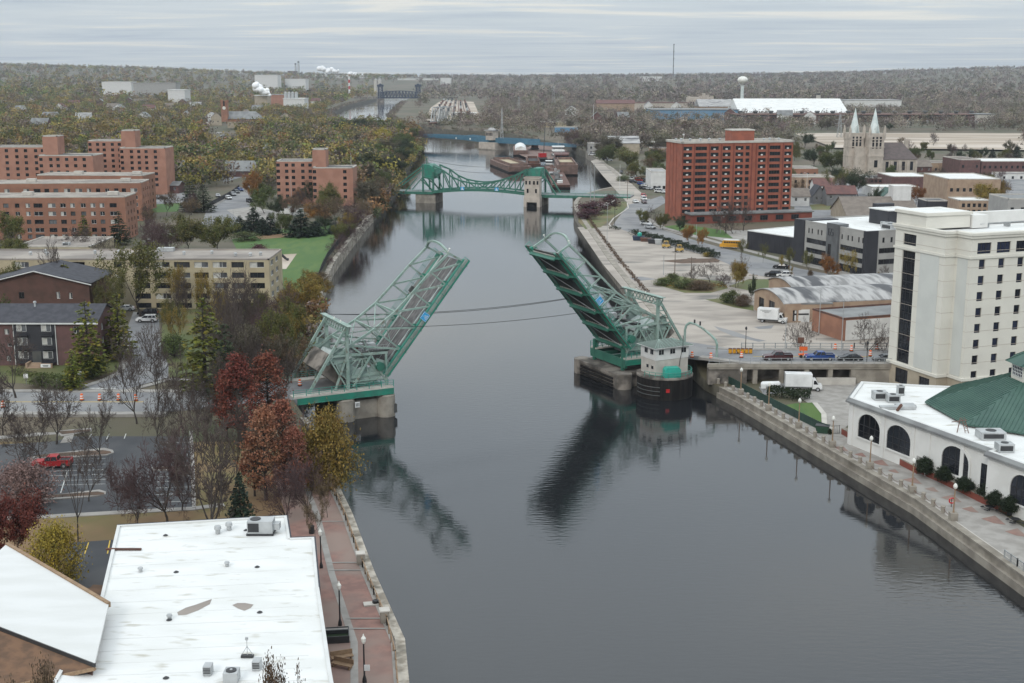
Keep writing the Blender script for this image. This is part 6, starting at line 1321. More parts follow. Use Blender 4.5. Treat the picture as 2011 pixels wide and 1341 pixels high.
pole('utility_pole', 'slim white pole on the quay past the intersection', 1217, 372, 322, ZR, .12, 'frame_white')
pole('street_light', 'slim white pole beside the trees on the quay', 1255, 345, 318, ZR, .1, 'frame_white', arms=((-1.2, .1),), cat='street light')
pole('street_light', 'pale street light beside the houses right of the red tower', 1584, 375, 340, ZR, .1, 'frame_white', arms=((-1.4, .2),), cat='street light')
pole('utility_pole', 'tall pole in front of the tan brick school', 1771, 362, 326, ZR, .14, 'pole_wood', cross=1)
pole('street_light', 'slim pole at the corner of the left street', 459, 440, 412, ZL, .08)
pole('street_light', 'double headed tall light behind the tan apartment block', 303, 494, 470, ZL, .1, arms=((-1.6, .1), (1.6, .1)), cat='street light')
pole('utility_pole', 'tall thin pole in front of the riverside salmon block', 573, 408, 346, ZL, .12, 'pole_grey')
pole('utility_pole', 'tall lattice pole between the salmon block and the river trees', 691, 380, 300, ZL, .16, 'pole_grey')
pole('flag_pole', 'tall thin white pole rising from the woods right of the canal', 1165, 250, 205, 8, .3, 'frame_white')
for u, lb in ((1159.5, 'tall slender mast of the river power line, nearer the water'), (1167, 'tall slender mast of the river power line, nearer the street')): pole('power_mast', lb, u, 396, 322, ZR, .22, 'rail_grey', cat='mast', group='river power masts')
p = at(158, 756, ZL); t = thing('round_sign', 'white round sign on a post at the side street corner', 'sign', tuple(p)); MB().use('rail_grey').tube((0, 0, 0), (0, 0, 2.2), .05, 5).build('post', None, t); MB().use('frame_white').tube((0, -.03, 2.3), (0, .03, 2.3), .38, 16).build('panel', None, t)
p = at(1575, 694, 6.1); t = thing('brown_sign', 'brown board sign on a post behind the road', 'sign', (p.x, p.y + 1.5, 6)); MB().use('rust').tube((0, 0, 0), (0, 0, 1.9), .07, 5).build('post', None, t); MB().use('rust').box(-.65, .65, -.06, .06, 1.9, 3.1).build('panel', None, t)
p = at(52, 755, ZL); t = thing('small_sign', 'small white notice on a post before the plum brick apartments', 'sign', tuple(p)); MB().use('rail_grey').tube((0, 0, 0), (0, 0, 1.6), .05, 5).build('post', None, t); MB().use('sign_white').box(-.4, .4, -.06, 0, 1.2, 2.0).build('panel', None, t)
# traffic drums
drum = None
for u, v, z, lb in ((6, 800, ZL, 'at the left edge of the road'), (161, 786, ZL, 'first on the side street mouth'), (196, 786, ZL, 'second, beside a dark box'), (233, 786, ZL, 'third, left of the bare tree trunk'), (267, 787, ZL, 'fourth, right of the bare tree trunk'), (589, 757, 5.45, 'on the left bridge roadway'), (1359, 702, 6, 'by the control house roof'), (1396, 704, 6, 'at the foot of the gantry'), (1456, 702, 6, 'before the stair head'), (1709, 699, 6, 'behind the black sedan'), (1640, 686, 6, 'by the guard rail'), (1672, 689, 6, 'at the guard rail near the garage'), (1722, 686, 6, 'at the end of the guard rail')):
    p = at(u, v, z + .06); lb = 'orange and white striped traffic drum ' + lb
    if drum is None:
        t = drum = thing('traffic_drum', lb, 'traffic drum', tuple(p), 0, 'orange and white traffic drums'); MB().use('iron_black').lathe([(.42, 0), (.42, .1), (.34, .12)], 12).build('base', None, t)
        m = MB()
        for k in range(5): m.use('drum_orange' if k % 2 == 0 else 'paint_white').lathe([(.33 - k * .018, .12 + k * .2), (.31 - k * .018, .32 + k * .2)], 12)
        m.build('drum_body', None, t); MB().use('drum_orange').lathe([(.22, 1.12), (.14, 1.2)], 10).build('handle', None, t)
    else: dup(drum, p, 0, lb)
yb_ = None
for k in range(6):
    p = at(1434 + k * 8, 693, 6.1); lb = 'yellow water barrel, ' + ORD[k] + ' from the left in the crash barrier row'
    if yb_ is None: t = yb_ = thing('crash_barrel', lb, 'crash barrel', tuple(p), 0, 'row of yellow crash barrels'); MB().use('car_yellow').lathe([(.36, 0), (.37, .8)], 10).build('barrel', None, t); MB().use('rust').lathe([(.38, .8), (.38, .95), (.2, 1.0)], 10).build('lid', None, t)
    else: dup(yb_, p, 0, lb)
p = at(1577, 702, 6); t = thing('arrow_board', 'orange arrow board trailer parked between the two pickups', 'arrow board', tuple(p)); MB().use('drum_orange').box(-.9, .9, -.4, .4, .5, .75).build('trailer', None, t); MB().use('drum_orange').tube((0, 0, .7), (0, 0, 1.4), .08, 6).build('post', None, t); MB().use('drum_orange').box(-.8, .8, -.06, .06, 1.4, 2.2).build('panel', None, t)
for x in (-.5, .5): MB().use('tyre').tube((x, -.5, .32), (x, -.3, .32), .32, 12).build('wheel', None, t)
# ------------------------------------------------------------------ vehicles
VM = {}
def vmesh(key, f):
    if key not in VM: m = MB(); f(m); VM[key] = m.mesh(key[0])
    return VM[key]
def wheel(m, r=.34): m.use('tyre').tube((0, -.12, 0), (0, .12, 0), r, 14).use('rim').tube((0, -.135, 0), (0, .135, 0), r * .58, 10)
def car(kind, col, lb, p, rz, cat='car', group=None, small=False):
    S = {'sedan': (4.7, .92, -1.15, 1.75, -.35, 1.1, .98, 1.42), 'suv': (4.75, .95, -1.2, 2.25, -.45, 1.95, 1.08, 1.72), 'pickup': (5.6, .98, -1.1, 1.05, -.45, .85, 1.16, 1.84), 'van': (5.2, 1.0, -1.75, 2.5, -1.1, 2.4, 1.1, 1.95)}[kind]
    L, hw, cb0, cb1, ct0, ct1, zb, zt = S; h = L / 2; wr = .36 if kind in ('pickup', 'suv', 'van') else .32
    def body(m):
        m.use(col); z0 = .32 if kind == 'sedan' else .42
        o = [(-h, z0), (-h, zb - .3), (-h + .12, zb - .14), (cb0, zb), (h - .1, zb) if kind != 'sedan' else (h - .25, zb - .02), (h, zb - .22), (h, z0)]
        m.xprism(o[::-1], -hw, hw)
        if kind == 'pickup': m.use('panel_black').box(cb1 + .12, h - .12, -hw + .12, hw - .12, zb + .005, zb + .012)
        m.use('frame_dark').box(-h - .05, h + .05, -hw + .05, hw - .05, z0 - .08, z0 + .12)
        m.box(-h - .02, -h + .02, -.5, .5, zb - .42, zb - .24)
        for x in (-h + .95, h - .95): m.use('frame_dark').tube((x, -hw - .012, wr + .02), (x, hw + .012, wr + .02), wr + .09, 14)
    def cabin(m):
        i, j = .07, .22
        m.use('glass_dark').hexa([(cb0, -hw + i, zb - .01), (cb1, -hw + i, zb - .01), (cb1, hw - i, zb - .01), (cb0, hw - i, zb - .01), (ct0, -hw + j, zt - .05), (ct1, -hw + j, zt - .05), (ct1, hw - j, zt - .05), (ct0, hw - j, zt - .05)])
        m.use(col).hexa([(ct0 - .08, -hw + j - .03, zt - .08), (ct1 + .06, -hw + j - .03, zt - .08), (ct1 + .06, hw - j + .03, zt - .08), (ct0 - .08, hw - j + .03, zt - .08), (ct0 + .1, -hw + j + .06, zt), (ct1 - .08, -hw + j + .06, zt), (ct1 - .08, hw - j - .06, zt), (ct0 + .1, hw - j - .06, zt)])
        for sy in (-1, 1):
            for f in ((0, 0), (.42, .42), (.72, .76), (1, 1)) if kind in ('suv', 'van') else ((0, 0), (.5, .5), (1, 1)):
                m.beam((cb0 + (cb1 - cb0) * f[0], sy * (hw - i + .01), zb), (ct0 + (ct1 - ct0) * f[1], sy * (hw - j + .01), zt - .06), .1, .05)
    if small:
        def all_(m):
            body(m); cabin(m)
            for x in (-h + .95, h - .95): m.use('tyre').tube((x, -hw - .02, wr), (x, hw + .02, wr), wr, 10)
            m.use('lamp_red').box(h - .01, h + .02, -hw + .05, -hw + .3, zb - .3, zb - .12).box(h - .01, h + .02, hw - .3, hw - .05, zb - .3, zb - .12)
            m.use('lamp_clear').box(-h - .02, -h + .01, -hw + .05, -hw + .35, zb - .4, zb - .22).box(-h - .02, -h + .01, hw - .35, hw - .05, zb - .4, zb - .22)
        return put('parked_car', vmesh(('parked_car', kind, col), all_), None, p, rz, lb, cat, group)
    t = thing('parked_' + kind, lb, cat, tuple(p), rz, group)
    put('body', vmesh(('body', kind, col), body), t); put('cabin', vmesh(('cabin', kind, col), cabin), t)
    if kind == 'pickup':
        def bed(m): m.use(col).box(cb1 + .05, h, -hw, -hw + .1, zb - .1, zb + .12).box(cb1 + .05, h, hw - .1, hw, zb - .1, zb + .12).box(h - .1, h, -hw + .1, hw - .1, zb - .1, zb + .12)
        put('bed', vmesh(('bed', kind, col), bed), t)
    for x in (-h + .95, h - .95):
        for y in (-hw + .1, hw - .1): put('wheel', vmesh(('wheel', wr), lambda m: wheel(m, wr)), t, (x, y, wr))
    for y in (-hw + .25, hw - .25):
        put('headlight', vmesh(('headlight',), lambda m: m.use('lamp_clear').box(-.02, .08, -.2, .2, -.1, .1)), t, (-h - .01, y, zb - .3)); put('tail_light', vmesh(('tail_light',), lambda m: m.use('lamp_red').box(-.08, .02, -.12, .12, -.15, .15)), t, (h + .01, y * 1.05, zb - .25))
        put('mirror', vmesh(('mirror', col), lambda m: m.use(col).box(-.08, .08, -.1, .1, -.07, .07)), t, (cb0 + .25, (hw + .06) * (1 if y > 0 else -1), zb + .08))
    return t
car('pickup', 'car_red', 'bright red pickup truck parked alone in the bare tree car park', at(103, 917, ZN + .07), R(4), 'pickup truck')
car('suv', 'car_white', 'white sport utility car on the drive by the tan apartment block', at(289, 632, ZL + .08), R(3), 'car'); car('suv', 'car_black', 'black sport utility car parked behind the white one by the tan block', at(291, 619, ZL + .08), R(3), 'car'); car('sedan', 'car_white', 'white car half hidden by a larch beside the tan block', at(245, 610, ZL), R(8), 'car')
car('pickup', 'car_maroon', 'dark maroon pickup on the viaduct road', at(1527, 707, 6), 0, 'pickup truck'); car('pickup', 'car_blue', 'blue pickup on the viaduct road', at(1609, 707, 6), 0, 'pickup truck'); car('sedan', 'car_black', 'black sedan on the viaduct road', at(1669, 708, 6), 0, 'car'); car('sedan', 'car_grey', 'dark grey car on the viaduct road beside the hotel corner', at(1738, 709, 6), 0, 'car')
car('sedan', 'car_black', 'black car on the street before the office block', at(1534, 527, ZR + .1), R(-20)); car('suv', 'car_black', 'black car parked at the lawn edge beside a white one', at(1518, 543, ZR + .07), R(-8)); car('suv', 'car_white', 'white car parked at the lawn edge beside a black one', at(1541, 544, ZR + .07), R(-8))
car('suv', 'car_white', 'white car parked before the red tower, the farther of two', at(1269, 442, ZR + .1), R(125)); car('suv', 'car_silver', 'silver car parked before the red tower, the nearer of two', at(1277, 449, ZR + .1), R(125))
sm = [('sedan', 'car_white', 1248, 398, ZR, 100, 'white car driving on the curving street below the red tower'), ('suv', 'car_red', 1264, 387, ZR, 95, 'red car at the quay intersection'), ('van', 'car_white', 1264, 393, ZR, 95, 'white van queueing at the quay intersection'), ('sedan', 'car_maroon', 1265, 399, ZR, 95, 'maroon car last in the queue at the quay intersection'),
 ('suv', 'car_white', 449, 391, ZL, 118, 'silver white car nearest in the kerb row on the left street'), ('suv', 'car_silver', 458, 384, ZL, 118, 'silver car second in the kerb row on the left street'), ('suv', 'car_grey', 465, 379, ZL, 118, 'grey car third in the kerb row on the left street'), ('suv', 'car_blue', 472, 375, ZL, 118, 'dark blue car farthest in the kerb row on the left street'), ('suv', 'car_black', 490, 397, ZL, 118, 'black car on the right side of the left street'), ('suv', 'car_black', 296, 390, ZL, 5, 'black car beside the second long orange brick block'), ('sedan', 'car_grey', 318, 391, ZL, 5, 'grey car beside the second long orange brick block'), ('sedan', 'car_silver', 428, 386, ZL, 110, 'silver car behind the dark board fence'),
 ('suv', 'car_black', 1220, 340, ZR, 80, 'black car beside the quay trees')]
for i, (k, c, u, v, z, a, lb) in enumerate(sm): car(k, c, lb, at(u, v, z + .1), R(a), 'car', None, True)
cs = ['car_white', 'car_silver', 'car_red', 'car_black', 'car_white', 'car_grey', 'car_blue', 'car_white', 'car_maroon', 'car_black', 'car_silver', 'car_white', 'car_black', 'car_white']
for i, (u, v) in enumerate(((1240, 353), (1248, 350), (1256, 356), (1244, 359), (1263, 352), (1270, 357), (1260, 363), (1268, 366), (1276, 362), (1262, 371), (1274, 372), (1296, 378), (1292, 373), (1304, 379))): car(('suv', 'sedan', 'van')[i % 3], cs[i], '%s %s, %s from the far end of the crowded lot by the white hall' % (cs[i][4:], ('tall car', 'low car', 'van')[i % 3], ORD[i]), at(u, v, ZR + .1), R(100 + 17 * (i % 4)), 'car', 'cars in the crowded lot by the white hall', True)
for i, (u, v) in enumerate(((1162, 305), (1172, 303), (1182, 310), (1176, 307), (1190, 314), (1196, 316))): car(('van', 'suv', 'sedan')[i % 3], cs[(i * 3) % 14], '%s %s, %s from the left outside the grey workshop at the quay' % (cs[(i * 3) % 14][4:], ('van', 'tall car', 'low car')[i % 3], ORD[i]), at(u, v, ZR + .1), R(40 * i), 'car', 'cars outside the grey workshop', True)
for i, (u, v) in enumerate(((430, 262), (437, 268), (445, 272), (441, 280), (452, 286), (1500, 362), (1512, 368), (1702, 290), (1890, 348), (1900, 352))): car(('sedan', 'suv')[i % 2], cs[i], '%s car %s' % (cs[i][4:], ('in the left hillside clearing, ' + ORD[i] + ' from its far end') if i < 5 else 'among the streets right of the red tower, ' + ORD[i - 5] + ' from the left'), atg(u, v, .1), R(30 * i), 'car', None, True)
def boxtruck(lb, p, rz, mat='car_white', Lb=4.6, text=False):
    t = thing('box_truck', lb, 'truck', tuple(p), rz); MB().use(mat).box(-2.0, -2.0 + Lb, -1.15, 1.15, 1.0, 3.35).use('metal_galv').box(-2.02, -2.02 + Lb + .04, -1.17, 1.17, .85, 1.0).build('cargo_box', None, t)
    m = MB().use(mat); m.xprism([(-3.9, .5), (-3.9, 1.25), (-3.3, 1.35), (-2.75, 2.3), (-2.08, 2.35), (-2.08, .5)][::-1], -1.0, 1.0).use('glass_dark').hexa([(-3.26, -.85, 1.42), (-2.84, -.85, 2.22), (-2.84, .85, 2.22), (-3.26, .85, 1.42), (-3.3, -.85, 1.42), (-2.88, -.85, 2.24), (-2.88, .85, 2.24), (-3.3, .85, 1.42)])
    for y in (-1.01, 1.0): m.hexa([(-3.15, y, 1.4), (-2.3, y, 1.4), (-2.3, y + .01, 1.4), (-3.15, y + .01, 1.4), (-2.7, y, 2.15), (-2.3, y, 2.15), (-2.3, y + .01, 2.15), (-2.7, y + .01, 2.15)])
    m.build('cab', None, t); MB().use('frame_dark').box(-3.8, Lb - 2.1, -.5, .5, .5, .86).build('chassis', None, t)
    if text:
        m = MB().use('frame_dark')
        for z, a, b in ((2.9, -.4, 2.1), (2.65, -.2, 1.6), (2.4, .1, 1.2)): [m.box(x, x + .09, 1.15, 1.165, z, z + .15) for x in np.arange(a, b, .16)]; 
        m.build('lettering', None, t, kind='stuff')
    for x in (-3.1, Lb - 3.2):
        for y in (-.92, .92): put('wheel', vmesh(('wheel', .42), lambda m: wheel(m, .42)), t, (x, y, .42))
    return t
boxtruck('white box truck parked behind the dark hedge facing the hotel', at(1572, 766, ZP), R(174), Lb=5.0)
boxtruck('white lettered box truck at the barrel roofed garage door', at(1512, 633, ZR), R(158), Lb=4.8, text=True)
p = at(1434, 487, ZR + .1); t = thing('school_bus', 'short yellow bus on the street beside the black metal hall', 'bus', tuple(p), R(-14))
m = MB().use('car_yellow').xprism([(-3.4, .5), (-3.4, 1.35), (-2.7, 1.5), (-2.4, 2.6), (3.3, 2.7), (3.4, .5)][::-1], -1.15, 1.15).use('frame_white').box(-2.3, 3.2, -1.0, 1.0, 2.66, 2.78).use('frame_dark').box(-2.3, 3.42, -1.17, 1.17, 1.1, 1.16); m.build('body', None, t)
m = MB().use('glass_dark'); [m.box(-2.0 + k * .75, -1.4 + k * .75, -1.17, 1.17, 1.75, 2.35) for k in range(7)]; m.hexa([(-2.72, -1, 1.55), (-2.42, -1, 2.5), (-2.42, 1, 2.5), (-2.72, 1, 1.55), (-2.76, -1, 1.55), (-2.46, -1, 2.5), (-2.46, 1, 2.5), (-2.76, 1, 1.55)]); m.build('windows', None, t)
for x in (-2.5, 2.2):
    for y in (-1.0, 1.0): put('wheel', vmesh(('wheel', .42), lambda m: wheel(m, .42)), t, (x, y, .42))
def forklift(u, v, rz, lb):
    t = thing('forklift', lb, 'forklift', tuple(at(u, v, ZR + .05)), R(rz), 'yellow forklifts on the gravel lot'); MB().use('machine_yellow').box(-1.2, 1.0, -.6, .6, .45, 1.15).box(.6, 1.3, -.55, .55, .5, 1.3).build('body', None, t); m = MB().use('machine_yellow')
    for x, y in ((-.7, -.55), (-.7, .55), (.7, -.55), (.7, .55)): m.beam((x, y, 1.1), (x * .8, y, 2.3), .09)
    m.box(-.7, .7, -.62, .62, 2.3, 2.38); m.build('overhead_guard', None, t); m = MB().use('steel_dark').box(-1.4, -1.25, -.5, -.38, .1, 2.5).box(-1.4, -1.25, .38, .5, .1, 2.5).box(-2.3, -1.4, -.45, -.3, .1, .18).box(-2.3, -1.4, .3, .45, .1, .18); m.build('mast', None, t)
    for x in (-.9, .8):
        for y in (-.6, .6): put('wheel', vmesh(('wheel', .36), lambda m: wheel(m, .36)), t, (x, y, .36))
forklift(1308, 487, 190, 'pale yellow forklift beside the stone blocks on the gravel lot'); forklift(1334, 495, 10, 'yellow forklift at the end of the dark hedge on the gravel lot')
for u, v, w_, d_, h_, mat, lb in ((1254, 472, 4, 2, 1.5, 'steel_navy', 'dark blue skip with a green tank beside the dark hedge'), (1268, 474, 3.6, 2, 1.2, 'rust', 'rusty dark skip in front of the hedge'), (1282, 478, 3.4, 1.8, 1.5, 'panel_black', 'black skip beside the grey blocks'), (1293, 480, 2.4, 1.6, 1.8, 'metal_galv', 'grey metal bin between the black skip and the forklift')):
    t = thing('metal_skip', lb, 'skip', tuple(at(u, v, ZR + .05)), R(-14), 'skips on the gravel lot'); MB().use(mat).hexa([(-w_ / 2 + .3, -d_ / 2 + .2, 0), (w_ / 2 - .3, -d_ / 2 + .2, 0), (w_ / 2 - .3, d_ / 2 - .2, 0), (-w_ / 2 + .3, d_ / 2 - .2, 0), (-w_ / 2, -d_ / 2, h_), (w_ / 2, -d_ / 2, h_), (w_ / 2, d_ / 2, h_), (-w_ / 2, d_ / 2, h_)]).build('body', None, t); MB().use(mat).box(-w_ / 2 - .06, w_ / 2 + .06, -d_ / 2 - .06, d_ / 2 + .06, h_ - .12, h_ + .02).build('rim', None, t)
t = thing('plastic_tank', 'pale green plastic tank on top of the dark blue skip', 'tank', tuple(at(1256, 472, ZR + .05) + Vector((0, 0, 1.55)))); MB().use('tank_teal').lathe([(.7, 0), (.75, .2), (.75, 1.0), (.3, 1.3)], 12).build('body', None, t); MB().use('frame_white').lathe([(.3, 1.3), (.3, 1.4)], 10).build('cap', None, t)
t = thing('propane_tank', 'white horizontal gas tank beside the white box truck', 'gas tank', tuple(at(1513, 764, ZP)), R(5)); MB().use('car_white').tube((-1.6, 0, .95), (1.6, 0, .95), .6, 14).tube((-1.9, 0, .95), (-1.6, 0, .95), .3, 14, .6).tube((1.6, 0, .95), (1.9, 0, .95), .6, 14, .3).build('body', None, t)
for x in (-1, 1): MB().use('concrete').box(x - .15, x + .15, -.5, .5, 0, .5).build('saddle', None, t)
t = thing('notice_board', 'white square notice at the corner of the dark hedge', 'sign', tuple(at(1499, 771, ZP))); MB().use('rail_grey').tube((0, 0, 0), (0, 0, .8), .06, 5).build('post', None, t); MB().use('sign_white').box(-.45, .45, -.05, .05, .8, 1.6).build('panel', None, t)
# ------------------------------------------------------------------ barges and boats
def barge(lb, uA, vA, uB, vB, length, h, mat='rust_brown', kind='hopper', bow=True, inner='rust_brown', dirx=-.04):
    A = at(uA, vA, 0); B = at(uB, vB, 0); d = B - A; W_ = math.hypot(d.x, d.y); rz = math.atan2(d.y, d.x) * .3; t = thing('river_barge', lb, 'barge', (A.x, A.y, 0), rz, 'barges moored beyond the green bridge')
    k = W_ * .12
    m = MB().use(mat).hexa([(.3, 1.2, -1), (W_ - .3, 1.2, -1), (W_ - .3, length, -1), (.3, length, -1), (0, 0, h), (W_, 0, h), (W_, length, h), (0, length, h)]).use('timber_pier').hexa([(-.05, .5, -1), (W_ + .05, .5, -1), (W_ + .05, length, -1), (-.05, length, -1), (-.05, .1, .9), (W_ + .05, .1, .9), (W_ + .05, length, .9), (-.05, length, .9)]); m.build('hull', None, t)
    if kind == 'hopper':
        m = MB().use(mat); z = h + 1.6
        for x0, x1, y0, y1 in ((k, k + .35, 3, length - 3), (W_ - k - .35, W_ - k, 3, length - 3), (k, W_ - k, 3, 3.35), (k, W_ - k, length - 3.35, length - 3)): m.box(x0, x1, y0, y1, h, z)
        m.build('coaming', None, t); MB().use(inner).box(k + .3, W_ - k - .3, 3.3, length - 3.3, h - .02, h + .03).use('deck_under').box(k + .3, W_ - k - .3, 3.3, length * .4, h + .03, h + .06).build('hold', None, t)
    if kind == 'cover':
        n = 10; m = MB().use('roof_white'); arc = [(k + (W_ - 2 * k) * i / n, h + .8 + 2.2 * math.sin(PI * i / n) ** .7) for i in range(n + 1)]; m.xprism([(k, h)] + arc + [(W_ - k, h)], 2.5, length - 2.5); m.build('cover', None, t)
    return t
barge('brown hopper barge with a rounded white cover by the blue bridge', 1008, 306, 1037, 306, 60, 4.2, kind='cover')
barge('wide brown open hopper barge nearest the control tower', 999, 340, 1036, 338, 70, 4.2, inner='stucco_tan')
barge('dark loaded hopper barge right of the wide open one', 1034, 331, 1062, 331, 60, 3.2, 'rust', inner='deck_under')
barge('tall black hulled hopper barge with a tan hold, rightmost of the moored group', 1094, 345, 1135, 345, 55, 6.5, 'rust_brown', inner='stucco_tan')
t = barge('narrow deck barge heaped with gear reaching towards the bridge', 1084, 371, 1120, 371, 150, 2.2, 'rust', kind='flat')
m = MB().use('rust_brown')
for k in range(22): x, y, s = rng.uniform(1, 7), rng.uniform(2, 140), rng.uniform(.5, 1.6); m.use(rng.choice(('rust_brown', 'metal_galv', 'steel_dark', 'frame_white', 'roof_grey'))).box(x - s, x + s, y - s * 1.5, y + s * 1.5, 2.2, 2.2 + rng.uniform(.6, 2.2))
m.build('deck_gear', None, t, kind='stuff')
def boat(lb, u, v, L_, W_, tiers, mat='siding_white', rz=90):
    t = thing('work_boat', lb, 'boat', tuple(at(u, v, 0)), R(rz)); m = MB().use('steel_dark'); m.prism([(-L_ / 2, -W_ / 2), (L_ * .35, -W_ / 2), (L_ / 2, 0), (L_ * .35, W_ / 2), (-L_ / 2, W_ / 2)], -.5, 2); m.build('hull', None, t); z = 2
    for k, (f, hh, roof) in enumerate(tiers):
        m = MB().use(mat).box(-L_ * f / 2, L_ * f / 2, -W_ * .42, W_ * .42, z, z + hh).use('glass_dark').box(-L_ * f / 2 - .05, L_ * f / 2 + .05, -W_ * .43, W_ * .43, z + hh * .45, z + hh * .8).use(roof).box(-L_ * f / 2 - .4, L_ * f / 2 + .4, -W_ * .47, W_ * .47, z + hh, z + hh + .25); m.build('deckhouse', None, t); z += hh + .25
    MB().use('metal_galv').tube((0, 0, z), (0, 0, z + 4), .12, 5).build('mast', None, t); return t
boat('white towboat with a stepped deckhouse among the barges', 1096, 308, 26, 10, ((.75, 2.8, 'roof_white'), (.4, 2.8, 'roof_white')))
boat('maroon roofed work boat behind the black hulled barge', 1102, 316, 30, 11, ((.85, 3.2, 'roof_red'),), 'roof_red')
boat('small white pilot boat at the head of the narrow barge', 1078, 328, 12, 5, ((.5, 2.2, 'roof_white'),))
def crane(lb, u, v, z, boom, mat): t = thing('deck_crane', lb, 'crane', tuple(at(u, v, z)), R(20)); MB().use('steel_dark').box(-3, 3, -2, 2, 0, 1.2).build('tracks', None, t); MB().use(mat).box(-2.4, 2.6, -1.6, 1.6, 1.3, 4.2).build('cab', None, t); m = MB().use('steel_dark'); m.path([(1, 0, 3)] + boom, .3, 5); m.build('boom', None, t)
crane('red cabbed crane with an upright boom on the barge landing', 1065, 312, 2.2, [(1.5, 0, 12), (2, 0, 24)], 'car_red'); crane('brown excavator with a bent arm on the barge landing', 1050, 293, 1.3, [(3, 0, 9), (6, 0, 5)], 'rust')
# ------------------------------------------------------------------ playground slide, shed trailers, tree lot details
p = at(553, 512, ZL); t = thing('playground_slide', 'black tube slide at the end of the tan apartment block', 'slide', tuple(p)); MB().use('iron_black').path([(-1.6, 0, 2.6), (.2, 0, 1.8), (1.4, 0, .6), (2.2, 0, .35)], .4, 8).build('tube', None, t); MB().use('rail_grey').tube((-1.6, .5, 0), (-1.6, .5, 3), .07, 5).tube((-1.6, -.5, 0), (-1.6, -.5, 3), .07, 5).build('frame', None, t)
for u, v, lb in ((563, 421, 'white site cabin beside the dark pines, left of two'), (583, 424, 'white site trailer beside the dark pines, right of two')):
    t = thing('site_cabin', lb, 'cabin', tuple(at(u, v, ZL)), R(-6)); MB().use('siding_white').box(-2.6, 2.6, -1.2, 1.2, .4, 2.9).build('wall', None, t); MB().use('roof_grey').box(-2.8, 2.8, -1.4, 1.4, 2.9, 3.05).build('roof', None, t); put('window', winmesh(1.2, .9, 'd2'), t, (-1.8, -1.36, 1.6))
# ================================================================== FAR BUILDINGS
def fb(name, lb, uA, uB, vt, vb, dep, wall, roof, rows=0, cols=0, st='d2', y=None, cop='concrete_light', tilt=0.0, ww=1.3):
    G = atg((uA + uB) / 2, vb); y = G.y if y is None else y; A = aty(uA, vt, y); B = aty(uB, vt, y + tilt); B.z = A.z; z0 = H((A.x + B.x) / 2, y) - .3; h = max(3.0, A.z - z0); L = (B - A).length; A.z = B.z = z0
    fr = []
    if rows and cols: ph = (h - .6) / rows; fr = [(x, .5 + r_ * ph, ww, min(1.6, ph * .6), st) for r_ in range(rows) for x, _ in even(cols, L, ww)]
    return block(name, lb, A, B, dep, h, z0, wall, roof, front=fr, cop=cop)
def fg(name, lb, uA, uB, ve, vb, dep, rise, wall, roof, ridge='x', win=2, y=None, tilt=0.0, cat='house', hmin=3.0, **k):
    G = atg((uA + uB) / 2, vb); y = G.y if y is None else y; A = aty(uA, ve, y); B = aty(uB, ve, y + tilt); z0 = H((A.x + B.x) / 2, y) - .2; h = max(hmin, A.z - z0); L = math.hypot(B.x - A.x, B.y - A.y); A.z = B.z = z0
    return gable(name, lb, A, B, dep, h, rise, z0, wall, roof, front=[(x, h - 2.2 - 2.7 * r_, 1.0, 1.4, 'w2') for r_ in range(int(h / 2.8)) for x, _ in even(win, L, 1.0)] if win else [], ridge=ridge, cat=cat, **k)
